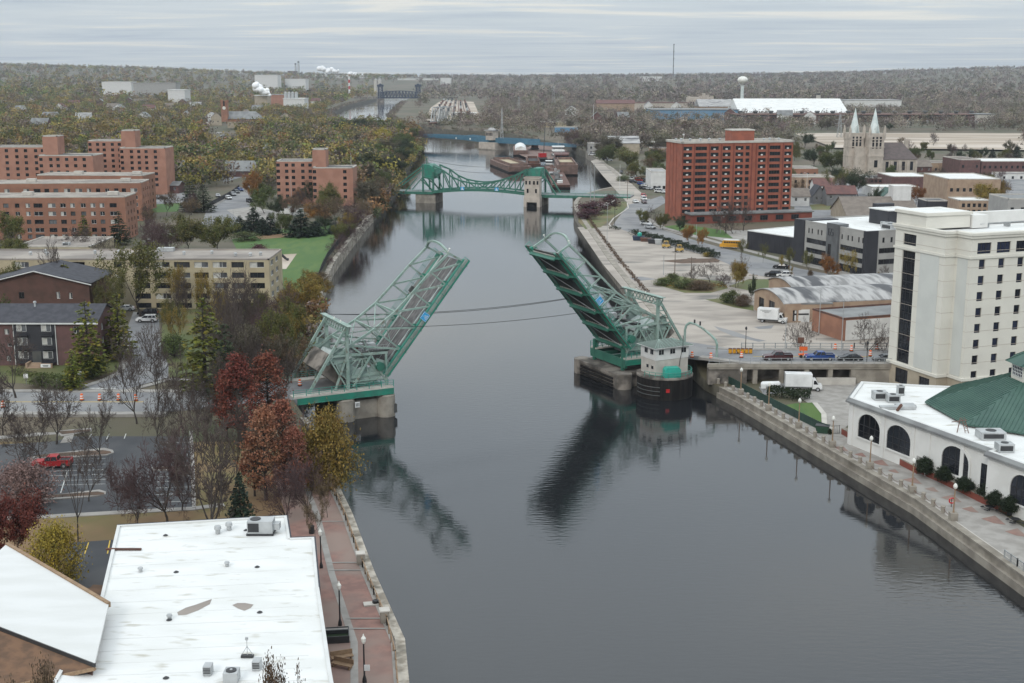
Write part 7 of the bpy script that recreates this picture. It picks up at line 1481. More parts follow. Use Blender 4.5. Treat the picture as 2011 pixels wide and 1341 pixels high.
# right bank streets
for a in (('flat_building', 'low orange brick building with a dark flat roof right of the red tower', 1555, 1607, 331, 345, 22, 'brick_orange', 'roof_gravel', 1, 4), ('flat_building', 'long tan two storey building right of the red tower', 1556, 1640, 348, 372, 18, 'brick_tan', 'roof_gravel', 2, 6),
  ('brick_building', 'dark brown brick building below the twin spired church', 1706, 1752, 350, 366, 20, 'brick_plum', 'roof_dark', 2, 5), ('white_building', 'long white flat building below the church', 1712, 1806, 368, 386, 16, 'siding_white', 'roof_white', 1, 5), ('brick_building', 'red brown flat building right of the dark brown one', 1752, 1826, 347, 372, 26, 'brick_plum', 'roof_white', 1, 3),
  ('corner_building', 'two storey tan brick corner building with rows of arched looking windows and a white roof', 1862, 1966, 352, 401, 34, 'brick_tan', 'roof_white', 2, 8), ('brick_school', 'long brown brick school with a white roof at the right edge', 1928, 2060, 317, 345, 26, 'brick_plum', 'roof_white', 2, 12), ('brick_school', 'narrow brown brick wing left of the long brick school', 1886, 1926, 314, 345, 30, 'brick_plum', 'roof_tan', 2, 2),
  ('small_building', 'small tan brick building with a white roof before the corner building', 1884, 1944, 394, 420, 14, 'brick_tan', 'roof_white', 2, 5), ('grey_building', 'pale grey building cut by the right edge', 1980, 2080, 391, 440, 20, 'panel_grey', 'roof_grey', 2, 5), ('dark_building', 'dark low building with a white roof edge beside the gable hall', 1820, 1862, 395, 412, 12, 'panel_black', 'roof_dark', 0, 0),
  ('white_hall', 'white flat roofed hall beside the crowded car lot left of the red tower', 1279, 1312, 338, 372, 26, 'siding_white', 'roof_worn', 1, 3), ('workshop', 'grey two storey workshop by the quay', 1156, 1198, 282, 302, 18, 'panel_grey', 'roof_worn', 2, 4), ('low_building', 'tan low building behind the quay trees', 1278, 1312, 291, 304, 14, 'brick_tan', 'roof_gravel', 1, 4), ('low_building', 'low white roofed building right of the green roofed shed', 1256, 1304, 280, 290, 16, 'siding_tan', 'roof_white', 0, 0), ('low_building', 'brown low building in the trees beyond the workshop', 1206, 1248, 261, 272, 12, 'rust_brown', 'roof_grey', 0, 0),
  ('low_building', 'pale low building beyond the barge landing', 1062, 1128, 240, 250, 14, 'stucco_tan', 'roof_worn', 0, 0), ('low_building', 'blue grey shed below the pale low building', 1090, 1136, 250, 260, 14, 'metal_blue', 'roof_grey', 0, 0), ('white_building', 'white low store behind the corner building', 1966, 2030, 342, 352, 14, 'siding_white', 'roof_worn', 1, 4), ('low_building', 'long dark roofed store right of the church roof', 1820, 1884, 320, 336, 20, 'brick_tan', 'roof_tan', 1, 5)): fb(*a)
for a, k in (((('gable_shed', 'grey shed with a white and green pitched roof by the quay', 1197, 1256, 281, 302, 24, 4.5, 'siding_tan', 'roof_worn')), dict(win=0, cat='shed')), (('gable_hall', 'brown roofed gable hall with a white cube tower behind the office block', 1664, 1806, 424, 437, 26, 6, 'siding_tan', 'roof_tan'), dict(win=4, cat='hall')), (('gable_house', 'charcoal house with a steep dark gable beside the street', 1597, 1622, 383, 400, 10, 4, 'siding_grey', 'roof_shingle_dark'), dict(ridge='y')), (('gable_house', 'grey house with a maroon brown roof', 1625, 1682, 380, 404, 10, 3, 'siding_grey', 'roof_red'), dict(win=3)), (('gable_house', 'white house with a green gable', 1736, 1765, 384, 396, 10, 3, 'siding_white', 'roof_greenmetal'), dict(ridge='y')),
  (('gable_house', 'white house with a maroon roof beyond the charcoal house', 1600, 1636, 364, 378, 10, 3, 'siding_white', 'roof_red'), {}), (('gable_house', 'pale house beside the right side of the red tower', 1556, 1590, 385, 405, 10, 3, 'siding_white', 'roof_tan'), {}), (('gable_house', 'small brick house with a red gable near the right edge', 1954, 1978, 408, 420, 9, 3, 'brick_plum', 'roof_red'), dict(ridge='y', win=1)), (('rectory', 'brown roofed long rectory in front of the church nave', 1764, 1830, 327, 338, 14, 3.5, 'brick_plum', 'roof_tan'), dict(win=5)),
  (('gable_house', 'white gabled house among the trees behind the orange brick blocks', 346, 372, 330, 348, 10, 4, 'siding_white', 'roof_grey'), dict(ridge='y')), (('row_house', 'brown brick row house with grey roof on the left street', 438, 500, 335, 347, 12, 5, 'brick_plum', 'roof_grey'), dict(win=4)), (('gable_house', 'white house with a red roof behind the row house', 468, 514, 319, 332, 10, 4, 'siding_white', 'roof_red'), dict(win=3)), (('low_house', 'low brown house with white eaves beside the orange blocks', 284, 350, 364, 380, 12, 1.4, 'brick_plum', 'roof_grey'), dict(win=3)),
  (('gable_house', 'white gabled house on the upper left hillside', 354, 374, 226, 236, 10, 5, 'siding_white', 'roof_grey'), dict(ridge='y', win=1)), (('gable_house', 'white pointed house near the river trees', 588, 606, 254, 264, 10, 5, 'siding_white', 'roof_grey'), dict(ridge='y', win=1)), (('gable_house', 'brown pointed house right of the white pointed one', 610, 632, 259, 268, 10, 5, 'siding_tan', 'roof_tan'), dict(ridge='y', win=1)), (('flat_house', 'white roofed low house above the river trees', 645, 672, 253, 264, 14, .6, 'siding_tan', 'roof_white'), {}), (('gable_house', 'blue grey roofed house below the white pointed houses', 680, 714, 290, 302, 12, 3, 'siding_white', 'roof_dark'), {}), (('gable_house', 'grey roofed house at the left edge', 8, 30, 256, 268, 10, 4, 'siding_white', 'roof_grey'), {}), (('gable_house', 'grey house with a steep roof at the far left', 262, 285, 200, 210, 10, 5, 'siding_tan', 'roof_tan'), {}), (('gable_house', 'white house in the left clearing', 505, 526, 297, 308, 10, 4, 'siding_white', 'roof_grey'), {})): fg(*a, **k)
b = [o for o in bpy.data.objects if o.name.startswith('gable_hall')][0]; A = aty(1752, 420, b.location.y + 10); MB().use('siding_white').box(0, 7, 0, 7, 6, 13.5).build('cube_tower', None, b).location = (A.x - b.location.x, 10, 0)
# twin spired church
yc = 735; A = aty(1674, 335, yc); t = thing('twin_spired_church', 'limestone church with twin white spires and a long brown roof', 'church', (A.x, yc, ZR), R(8)); q = yc * 1.0 / FPX; zc = lambda v: aty(1700, v, yc).z - ZR
for u0, u1, dy in ((1674, 1703, 6), (1706, 1736, 0)):
    x0, x1 = (u0 - 1674) * q, (u1 - 1674) * q; c = (x0 + x1) / 2; w_ = x1 - x0; zt = zc(262)
    m = MB().use('limestone').box(x0, x1, dy, dy + w_, 0, zt)
    for z in (zc(308), zc(290), zc(275)): m.box(x0 - .25, x1 + .25, dy - .25, dy + w_ + .25, z, z + .5)
    for dx in (x0, x1):
        for ddy in (dy, dy + w_): m.lathe([(.8, zt - 3), (.8, zt + 1.5), (.1, zt + 4.5)], 6, (dx, ddy))
    tw = m.build('tower', None, t); MB().use('spire_white').lathe([(w_ * .36, zt), (w_ * .29, zt + 3), (.12, zc(213))], 8, (c, dy + w_ / 2)).build('spire', None, tw)
    m = MB().use('spire_white')
    for a_ in range(4): m.add([(c + (w_ * .3) * (a_ % 2 * 2 - 1) * (a_ < 2) - .8 * (a_ >= 2), dy - .05 + (w_ * .5) * (a_ < 2) - 0, zt)] * 1 + [(c + .8, dy - .05, zt), (c, dy + .3, zt + 4.5)], [(0, 1, 2)])
    m.build('gablet', None, tw)
    for z, n_, ww, hh in ((zc(286), 3, 1.1, 3.4), (zc(274), 3, 1.1, 2.8), (zc(322), 1, 2.0, 4.0)):
        for k in range(n_): put('window', winmesh(ww, hh, 'd1'), tw, (x0 + w_ * (k + 1) / (n_ + 1) - ww / 2, dy - .12, z - hh / 2))
x0, x1, xe = (1703 - 1674) * q, (1706 - 1674) * q, (1812 - 1674) * q
MB().use('limestone').box(x0 - 6, x1 + 4, 3, 8, 0, zc(290)).use('glass_dark').lathe([(2.4, 0), (2.4, .1)], 14).build('front_wall', None, t)
m = MB().use('limestone').box((1736 - 1674) * q - 2, xe, 4, 26, 0, zc(314)); [m.box((1740 - 1674) * q + k * 5, (1740 - 1674) * q + k * 5 + 1.2, 3.2, 4.1, 0, zc(318)) for k in range(5)]; m.build('nave_wall', None, t)
for k in range(4): put('window', winmesh(1.8, 5, 'd1'), t, ((1740 - 1674) * q + 2.2 + k * 5, 3.86, 2))
m = MB(); ze, zr_ = zc(315), zc(283); xa_, xb_, xc_ = (1730 - 1674) * q, (1814 - 1674) * q, (1796 - 1674) * q; m.use('roof_slate_brown').add([(xa_, 3.4, ze), (xb_, 3.4, ze), (xb_, 26.6, ze), (xa_, 26.6, ze), (xa_, 15, zr_), (xc_, 15, zr_)], [(0, 1, 5, 4), (1, 2, 5), (2, 3, 4, 5), (0, 4, 3), (0, 3, 2, 1)]); m.build('roof', None, t)
MB().use('limestone').box((1811 - 1674) * q, (1818 - 1674) * q, 20, 22, 0, zc(277)).build('chimney', None, t)
# steel mill, blue plant, prison, water tower
def slab(name, lb, uA, uB, vt, vb, dep, wall, roof, y, cat='shed', rise=0, extra=None):
    if y > 1900 and vb > 150.5: y = max(1500, min(y, atg((uA + uB) / 2, vb).y))
    A = aty(uA, vb, y); B = aty(uB, vb, y); z0 = min(H(A.x, y), H(B.x, y)) - 1; h = aty(uA, vt, y).z - z0; L = B.x - A.x; t = thing(name, lb, cat, (A.x, y, z0)); MB().use(wall).box(0, L, 0, dep, 0, h).build('wall', None, t); m = MB().use(roof)
    if rise: m.xprism_ = None; m.add([(-1, -1, h + .02), (L + 1, -1, h + .02), (L + 1, dep + 1, h + .02), (-1, dep + 1, h + .02), (-1, dep / 2, h + rise), (L + 1, dep / 2, h + rise)], [(0, 1, 5, 4), (2, 3, 4, 5), (0, 4, 3), (1, 2, 5)])
    else: m.box(-.8, L + .8, -.8, dep + .8, h + .02, h + .8)
    m.build('roof', None, t)
    if extra: extra(t, L, h, dep)
    return t
def millx(t, L, h, dep):
    m = MB().use('rust')
    for k in range(60): m.box(L * k / 60, L * k / 60 + 1.6, -2.5, -.05, 0, h * rng.uniform(.5, .95))
    m.box(0, L, -3, -.05, h * .72, h * .8).build('frame_bents', None, t, kind='stuff'); m = MB().use('steel_dark')
    for k in range(16): x = L * (k + .5) / 16; m.lathe([(2.2, h + .8), (2.2, h + 2.2), (3.4, h + 3), (2.6, h + 4.2)], 8, (x, dep * .5))
    m.build('ventilators', None, t, kind='stuff')
slab('steel_mill', 'very long dark rusty mill shed beyond the red tower', 1446, 1940, 226, 246, 60, 'panel_black', 'rust', 1480, 'mill', 0, millx)
slab('mill_hall', 'long mill hall with a wide white pitched roof', 1452, 1664, 221, 232, 90, 'rust_brown', 'roof_white', 1570, 'mill', 16)
slab('blue_plant', 'long blue metal factory left of the white roofed mill', 1278, 1450, 216, 236, 60, 'metal_blue', 'roof_grey', 1560, 'factory')
slab('gable_factory', 'grey factory with a pale pitched roof above the blue one', 1374, 1440, 209, 222, 50, 'brick_tan', 'roof_worn', 1680, 'factory', 9)
slab('gatehouse', 'pale concrete block at the right end of the dark mill', 1918, 1952, 225, 247, 30, 'concrete_light', 'roof_grey', 1470, 'building')
slab('grey_wall', 'long low grey wall in front of the dark mill', 1730, 1920, 238, 248, 6, 'panel_grey', 'panel_grey', 1445, 'wall')
slab('warehouse', 'long white warehouse beyond the mill', 1660, 1770, 197, 208, 60, 'siding_white', 'roof_worn', 2150, 'warehouse'); slab('prison_wing', 'long pale stone prison wing left of the castle keep', 1240, 1352, 202, 212, 30, 'limestone', 'roof_red', 2000, 'prison'); slab('prison_wing', 'low tan prison building with red roofs near the tall white pole', 1172, 1246, 203, 214, 24, 'brick_tan', 'roof_red', 1850, 'prison', 5)
slab('far_store', 'white store at the far left beyond the hillside trees', 330, 363, 177, 190, 40, 'siding_white', 'roof_white', 2250, 'store'); slab('glass_offices', 'long blue glass office building on the far left hillside', 262, 345, 163, 176, 40, 'panel_grey', 'roof_worn', 2800, 'offices'); slab('white_offices', 'pale flat building left of the blue glass offices', 200, 258, 161, 170, 40, 'siding_white', 'roof_white', 2900, 'offices')
slab('flat_store', 'long tan flat store right of the clock tower church', 480, 540, 236, 246, 30, 'brick_tan', 'roof_gravel', 1400, 'store')
slab('factory_block', 'white windowless factory block with silos on the left', 557, 598, 194, 212, 40, 'siding_white', 'roof_white', 1950, 'factory'); slab('factory_block', 'small cream factory block left of the silos', 500, 525, 188, 198, 30, 'siding_tan', 'roof_white', 2000, 'factory'); slab('factory_block', 'pink brick factory between the cream and white blocks', 530, 566, 186, 198, 30, 'brick_salmon', 'roof_worn', 2060, 'factory')
slab('yard_office', 'pale long shed across the rail yard', 888, 935, 222, 228, 12, 'siding_white', 'roof_white', 1700, 'shed')
yk = 2080; A = aty(1352, 212, yk); s_ = yk * 1.0 / FPX; t = thing('castle_prison', 'tan castle like prison keep with corner turrets', 'prison', (A.x, yk, A.z - 2)); zk = lambda v: aty(1352, v, yk).z - A.z + 2
MB().use('limestone').box(0, 46 * s_, 0, 30, 0, zk(191)).build('wall', None, t)
for u, v in ((1352, 188), (1374, 188), (1381, 183), (1388, 187), (1397, 189)): MB().use('limestone').box((u - 1352) * s_ - 2, (u - 1352) * s_ + 2.4, -1, 4, 0, zk(v)).build('turret', None, t)
for k in range(9): put('window', winmesh(1.8, 6, 'd1'), t, (3 + k * 4, -.4, 6))
yw = 2250; A = aty(1457, 198, yw); zz = lambda v: aty(1457, v, yw).z - A.z + 3; t = thing('water_tower', 'white ball shaped water tower on a slim stem', 'water tower', (A.x, yw, A.z - 3)); MB().use('spire_white').lathe([(5.5, 0), (2.9, 8), (2.7, zz(170)), (3.6, zz(167))], 14).build('stem', None, t); c_, r__ = zz(157), zz(150) - zz(157)
MB().use('globe_white').lathe([(8.6 * math.cos(R(a)) * 1.05, c_ + (zz(149.5) - c_) * math.sin(R(a))) for a in range(-80, 91, 10)], 20).build('ball', None, t, smooth=True)
def stack(lb, u, vb, vt, y, r, mat='concrete_light', name='smoke_stack'): A = aty(u, vb, y); h = aty(u, vt, y).z - A.z + 6; t = thing(name, lb, 'chimney', (A.x, y, A.z - 6)); MB().use(mat).lathe([(r * 1.3, 0), (r, h * .5), (r * .85, h - h * .1)], 10).build('shaft', None, t); MB().use('steel_dark').lathe([(r * .9, h - h * .1), (r * .9, h)], 10).build('rim', None, t)
stack('pale smoke stack with a dark top behind the white mill roof', 1606, 210, 183, 1800, 3.4); stack('tall thin smoke stack on the left skyline, the left of two', 581, 150, 124, 6500, 5, 'metal_galv'); stack('tall thin smoke stack on the left skyline, the right of two', 587, 150, 120, 6500, 5.5, 'metal_galv')
A = aty(1322, 150, 6300); t = thing('radio_mast', 'very tall thin radio mast on the skyline', 'mast', (A.x, 6300, A.z - 20)); m = MB().use('steel_dark'); hm = aty(1322, 88, 6300).z - A.z + 20; m.tube((0, 0, 0), (0, 0, hm), 2.0, 4); [m.box(-3, 3, -3, 3, hm * k / 5, hm * k / 5 + 4) for k in range(1, 6)]; m.build('mast', None, t)
A = aty(686, 172, 3300); t = thing('red_white_stack', 'small red and white striped stack near the lift bridge', 'chimney', (A.x, 3300, A.z - 12)); m = MB()
for k in range(5): m.use('lamp_red' if k % 2 else 'paint_white').lathe([(2.4, k * 8), (2.3, k * 8 + 8)], 8)
m.build('shaft', None, t)
for u, lb in ((738, 'pale storage silo beyond the lift bridge, the left of two'), (746, 'pale storage silo beyond the lift bridge, the right of two')): A = aty(u, 163, 3700); t = thing('storage_silo', lb, 'silo', (A.x, 3700, A.z - 25)); MB().use('concrete_light').lathe([(5.4, 0), (5.4, 34)], 12).build('shaft', None, t); MB().use('roof_worn').lathe([(5.6, 34), (1, 38)], 12).build('roof', None, t)
for u0, u1, v, y, nm in ((500, 545, 149, 6000, 'first pale shed on the hazy left skyline'), (600, 640, 146, 6400, 'second pale shed on the hazy left skyline'), (650, 720, 149, 6200, 'long pale refinery building on the skyline'), (780, 860, 156, 5200, 'long pale shed beyond the lift bridge'), (865, 885, 155, 5200, 'pale dome roofed store on the skyline'), (565, 580, 141, 6300, 'dark power house at the foot of the two stacks'), (560, 600, 157, 3900, 'low white store on the hazy left plain'), (1260, 1300, 152, 5600, 'pale shed on the right skyline')): slab('far_shed', nm, u0, u1, v - 1.6, v + 4, 60, 'brick_plum' if 'dark' in nm else 'siding_white', 'roof_dark' if 'dark' in nm else 'roof_white', y)
# clock tower church
yc = 1330; A = aty(435, 235, yc); s_ = yc / FPX; t = thing('clock_tower_church', 'red brick clock tower beside a long grey roof', 'church', (A.x, yc, A.z - 2)); zk = lambda v: aty(435, v, yc).z - A.z + 2; m = MB().use('brick_orange').box(0, 12 * s_, 0, 6.4, 0, zk(203)); [m.box(x, x + 1.2, y, y + 1.2, zk(203), zk(196)) for x in (-.3, 12 * s_ - .9) for y in (-.2, 5.4)]; m.box(1, 12 * s_ - 1, 1, 5.4, zk(203), zk(198)); tw = m.build('tower', None, t); MB().use('globe_white').tube((6 * s_, -.1, zk(212)), (6 * s_, -.3, zk(212)), 1.7, 14).build('clock_face', None, tw); put('window', winmesh(1.6, 5, 'd1'), tw, (6 * s_ - .8, -.15, zk(208)))
MB().use('brick_orange').box(12 * s_, 74 * s_, 2, 22, 0, zk(233)).build('nave_wall', None, t); m = MB().use('roof_grey'); z1, z2 = zk(233.5), zk(219); m.add([(6 * s_, 1, z1), (76 * s_, 1, z1), (76 * s_, 23, z1), (6 * s_, 23, z1), (9 * s_, 12, z2), (62 * s_, 12, z2)], [(0, 1, 5, 4), (1, 2, 5), (2, 3, 4, 5), (3, 0, 4)]); m.build('roof', None, t)
for u, v0, v1, lb, n in ((541, 187, 174, 'white silo group of the left factory', 4),):
    for k in range(n): A = aty(u + k * 7 + 20, 190, 1960); t = thing('steel_silo', 'grey silo of the left factory, %s from the left' % ORD[k], 'silo', (A.x, 1960, A.z - 6), 0, 'silos of the left factory'); MB().use('metal_galv').lathe([(2.5, 0), (2.5, 12)], 10).build('shaft', None, t); MB().use('roof_worn').lathe([(2.6, 12), (.4, 14)], 10).build('roof', None, t)
# rail yard: tracks and wagons
m = MB().use('rust')
for k in range(7): a = atg(846 + k * 14, 236); b = atg(872 + k * 7, 199); a.z = b.z = 9.2; m.beam(a, b, 1.6, .2)
put('rail_tracks', m.mesh('rail_tracks'), None, label='fan of rusty rail tracks across the pale yard', cat='tracks', kind='stuff')
wg = ['rust', 'panel_black', 'metal_galv', 'rust_brown', 'steel_dark']
for i in range(40):
    k = i % 6; f = .08 + .15 * (i // 6) + .03 * (k % 3); a = atg(846 + k * 15, 236); b = atg(872 + k * 8, 199); p = a.lerp(b, f); d = b - a; p.z = 9.3; mt = wg[(i * 7) % 5]
    t = thing('rail_wagon', '%s wagon in the rail yard, place %s on the %s track from the left' % ({'rust': 'rust red', 'panel_black': 'black', 'metal_galv': 'pale grey', 'rust_brown': 'brown', 'steel_dark': 'dark grey'}[mt], ORD[i // 6], ORD[k]), 'rail wagon', tuple(p), math.atan2(d.y, d.x), 'wagons in the rail yard'); mm = MB().use(mt)
    if i % 3: mm.box(-8, 8, -1.6, 1.6, 1.2, 4.6)
    else: mm.tube((-8, 0, 3), (8, 0, 3), 1.6, 10)
    mm.build('body', None, t); MB().use('steel_dark').box(-7, -4, -1.2, 1.2, .2, 1.1).box(4, 7, -1.2, 1.2, .2, 1.1).build('bogies', None, t)
# white smoke plumes (cloudy puffs of vapour)
sm_ = bpy.data.materials.new('vapour'); sm_.use_nodes = True; sn = sm_.node_tree.nodes; sb = sn['Principled BSDF']; sb.inputs['Base Color'].default_value = (.85, .85, .85, 1); sb.inputs['Roughness'].default_value = 1; sb.inputs['Specular IOR Level'].default_value = 0; MATS['vapour'] = sm_
def plume(lb, u, v, y, du, dv, r0, r1, n, seed):
    r_ = np.random.default_rng(seed); A = aty(u, v, y); bm = bmesh.new()
    for k in range(n):
        f = k / n; p = aty(u + du * f, v + dv * f, y) - A; rr = r0 + (r1 - r0) * f; bmesh.ops.create_icosphere(bm, subdivisions=2, radius=rr * r_.uniform(.6, 1.2), matrix=Matrix.Translation(p + Vector(tuple(r_.normal(0, rr * .5, 3)))))
    for v_ in bm.verts: v_.co += Vector(tuple(r_.normal(0, r0 * .06, 3)))
    me = bpy.data.meshes.new('vapour_plume'); bm.to_mesh(me); bm.free(); me.materials.append(sm_); me.polygons.foreach_set('use_smooth', [True] * len(me.polygons)); put('vapour_plume', me, None, A, label=lb, cat='smoke', kind='stuff')
plume('white vapour drifting left from the factory on the left plain', 528, 184, 1990, -28, -16, 3, 5.5, 26, 1); plume('white vapour plume low on the far skyline', 664, 140, 6300, -36, -6, 7, 11, 30, 2); plume('pale vapour over the refinery on the skyline', 710, 148, 6200, -24, -4, 5, 8, 18, 3)
# transmission pylons
for u, v0, v1, y, lb in ((1019, 232, 190, 1700, 'grey lattice pylon in the wood behind the barges, left of two'), (1087, 212, 168, 2100, 'grey lattice pylon in the wood behind the barges, right of two'), (1647, 290, 224, 1150, 'grey lattice pylon beside the church spires')):
    A = aty(u, v0, y); h = aty(u, v1, y).z - A.z; t = thing('lattice_pylon', lb, 'pylon', tuple(A)); m = MB().use('rail_grey'); w_ = h * .09
    for sx in (-1, 1):
        for sy in (-1, 1): m.beam((sx * w_, sy * w_, 0), (sx * .4, sy * .4, h), .35)
    for k in range(7): f, g = k / 7, (k + 1) / 7; a_, b_ = w_ * (1 - f) + .4 * f, w_ * (1 - g) + .4 * g; m.beam((-a_, -a_, h * f), (b_, -b_, h * g), .2).beam((a_, -a_, h * f), (-b_, -b_, h * g), .2)
    m.build('lattice', None, t); m = MB().use('rail_grey'); [m.box(-h * .14, h * .14, -.2, .2, h * z, h * z + .3) for z in (.72, .84, .95)]; m.build('cross_arms', None, t)
for i in range(40):     # roofs showing among the hillside trees
    u = (25 + i * 22 + rng.uniform(-9, 9)) if i < 30 else 1110 + (i - 30) * 52; v = rng.uniform(205, 262) if i < 30 else rng.uniform(216, 246); g = atg(u, v)
    if g.x < 0 and g.x > bank(LB, g.y) - 12: continue
    wl, rf = rng.choice((('siding_white', 'roof_grey'), ('siding_tan', 'roof_tan'), ('siding_white', 'roof_red'), ('brick_plum', 'roof_grey'), ('siding_white', 'roof_worn'))); gable('hillside_house', '%s house with a %s roof, %s from the left among hillside trees' % (wl.split('_')[1], rf.split('_')[1], ORD[i] if i < 21 else '%dth' % (i + 1)), Vector((g.x, g.y, 0)), Vector((g.x + rng.uniform(11, 17), g.y + rng.uniform(-4, 4), 0)), 9, 9, 5, g.z, wl, rf, front=[(2, 3.6, 1.2, 1.6, 'w2'), (7, 3.6, 1.2, 1.6, 'w2')], ridge=rng.choice('xy'), group='scattered hillside houses')
# ================================================================== TREES
nr = np.random.default_rng(11)
def unitv(v): return v / (np.linalg.norm(v) + 1e-9)
def skeleton(seed, h, trunk, nmain, levels, ang, up, ratio, nb=3, jit=.18, fork=.6, thick=.02):
    r_ = np.random.default_rng(seed); S = []; tips = []
    def br(p, d, L, rad, lev):
        n = 3 if lev < 3 else 2
        for i in range(n):
            d = unitv(d + r_.normal(0, jit, 3) + np.array([0, 0, up * .25])); q = p + d * L / n; r1 = rad * (1 - .22 / n * (i + 1))
            S.append((p, q, rad, r1, lev)); p = q; rad = r1
            if lev >= levels - 1: tips.append(q)
            if lev < levels and i < n - 1 and lev > 0 and r_.random() < .75: child(p, d, L, rad, lev, .8)
        if lev < levels:
            for _ in range(nb if lev > 0 else nmain): child(p, d, L, rad, lev, 1.0)
    def child(p, d, L, rad, lev, f):
        a = unitv(np.cross(d, r_.normal(0, 1, 3))); th = r_.uniform(.55, 1.15) * ang * (1.15 if lev == 0 else 1)
        d2 = unitv(d * math.cos(th) + a * math.sin(th)); br(p, d2, L * ratio * r_.uniform(.75, 1.15) * (f if lev else (h - trunk) / trunk * .62 / ratio), rad * fork * f, lev + 1)
    br(np.zeros(3), np.array([0, 0, 1.0]), trunk, h * thick, 0)
    return S, np.array(tips)
def tubes(S, name, mat, sides=3, rmin=.018, sel=lambda l: True):
    A = [s for s in S if sel(s[4])]; p = np.array([s[0] for s in A]); q = np.array([s[1] for s in A]); r0 = np.maximum([s[2] for s in A], rmin); r1 = np.maximum([s[3] for s in A], rmin)
    d = q - p; d /= np.linalg.norm(d, axis=1)[:, None] + 1e-9; u = np.where(np.abs(d[:, 2:3]) < .9, np.array([[0, 0, 1.0]]), np.array([[1.0, 0, 0]])); a = np.cross(d, u); a /= np.linalg.norm(a, axis=1)[:, None]; b = np.cross(a, d)
    V = []
    for base, r in ((p, r0), (q, r1)):
        for k in range(sides): t = 2 * PI * k / sides; V.append(base + (a * math.cos(t) + b * math.sin(t)) * r[:, None])
    V = np.stack(V, 1).reshape(-1, 3); n = len(A); F = []
    for k in range(sides): k2 = (k + 1) % sides; F.append(np.stack([np.arange(n) * 2 * sides + x for x in (k, k2, sides + k2, sides + k)], 1))
    return npmesh(name, V, np.concatenate(F), mat)
def npmesh(name, V, F, mat, tint=None):
    me = bpy.data.meshes.new(name); k = F.shape[1]; me.vertices.add(len(V)); me.vertices.foreach_set('co', np.ascontiguousarray(V, dtype=np.float32).ravel()); me.loops.add(F.size); me.loops.foreach_set('vertex_index', F.astype(np.int32).ravel())
    me.polygons.add(len(F)); me.polygons.foreach_set('loop_start', np.arange(0, F.size, k, dtype=np.int32))
    try: me.polygons.foreach_set('loop_total', np.full(len(F), k, dtype=np.int32))
    except Exception: pass
    me.materials.append(MATS[mat])
    if tint is not None: at_ = me.color_attributes.new('tint', 'FLOAT_COLOR', 'POINT'); at_.data.foreach_set('color', np.ascontiguousarray(tint, dtype=np.float32).ravel())
    me.update(calc_edges=True); me.validate(); return me
def leaves(C, size, seed, flat=.0, name='crown', mat='leaf_olive', up=None):
    r_ = np.random.default_rng(seed); n = len(C); a = r_.normal(0, 1, (n, 3)); a[:, 2] *= (1 - flat); a /= np.linalg.norm(a, axis=1)[:, None]; b = np.cross(a, r_.normal(0, 1, (n, 3)) + (np.array([0, 0, 3.0 * flat]))); b /= np.linalg.norm(b, axis=1)[:, None]
    s = size * r_.uniform(.55, 1.25, (n, 1)); a = a * s * .5; b = b * s * .36
    V = np.stack([C - a - b * .4, C + b * 1.0 - a * .2, C + a, C - b * .9 + a * .1], 1).reshape(-1, 3); F = np.arange(4 * n).reshape(-1, 4)
    return npmesh(name, V, F, mat)
PROTO = {}
def leafy(key, seed, h, trunk, nmain, ang, up, ratio, per, lsize, spread, levels=4, bark='bark'):
    S, T = skeleton(seed, h, trunk, nmain, levels, ang, up, ratio)
    r_ = np.random.default_rng(seed + 5); keep = T[r_.random(len(T)) < .9]; C = np.repeat(keep, per, 0) + r_.normal(0, spread, (len(keep) * per, 3))
    tm = tubes(S, 'trunk', bark, 4, .03, lambda l: l <= 3); cm = leaves(C, lsize, seed); reg(key, tm, cm, np.concatenate([C, T]))
def reg(key, tm, cm, C): z = np.percentile(C[:, 2], 99.3); rad = np.percentile(np.hypot(C[:, 0], C[:, 1]), 96); PROTO.setdefault(key, []).append((tm, cm, float(z), float(rad)))
def bare(key, seed, h, trunk, nmain, ang, up, ratio, levels=5, twig='twig_grey', bark='bark_grey', rmin=.042, nb=3):
    S, T = skeleton(seed, h, trunk, nmain, levels, ang, up, ratio, nb=nb, fork=.64, thick=.031); reg(key, tubes(S, 'trunk', bark, 6, .05, lambda l: l <= 1), tubes(S, 'crown', twig, 3, rmin, lambda l: l > 1), T)
def conifer(key, seed, h, rad, tiers, per, lsize, droop, irregular, bark='bark', power=.85):
    r_ = np.random.default_rng(seed); S = [(np.zeros(3), np.array([0, 0, h * .97]), h * .016, .03, 0)]; C = []
    for i in range(tiers):
        f = (i + r_.uniform(-.3, .3)) / tiers; z = h * (.08 + .9 * f); L = rad * (1 - f) ** power + .15; k = max(4, int(8 * (1 - f) + 3)); a0 = r_.uniform(0, 6.3)
        for j in range(k):
            a = a0 + 6.283 * j / k + r_.normal(0, .2); l = L * r_.uniform(1 - irregular, 1.08); e = np.array([math.cos(a) * l, math.sin(a) * l, -droop * l]); S.append((np.array([0, 0, z]), np.array([0, 0, z]) + e, .05, .02, 2)); n = max(3, int(per * l / rad) + 2); t = r_.uniform(.15, 1, (n, 1)) ** .7
            sd = np.array([-math.sin(a), math.cos(a), 0]); C.append(np.array([0, 0, z]) + e * t + sd * r_.normal(0, .16, (n, 1)) * l * (1.1 - t) + np.stack([np.zeros(n), np.zeros(n), r_.normal(0, .10, n)], 1))
    C = np.concatenate(C); reg(key, tubes(S, 'trunk', bark, 4, .02), leaves(C, lsize, seed, flat=.65), C)
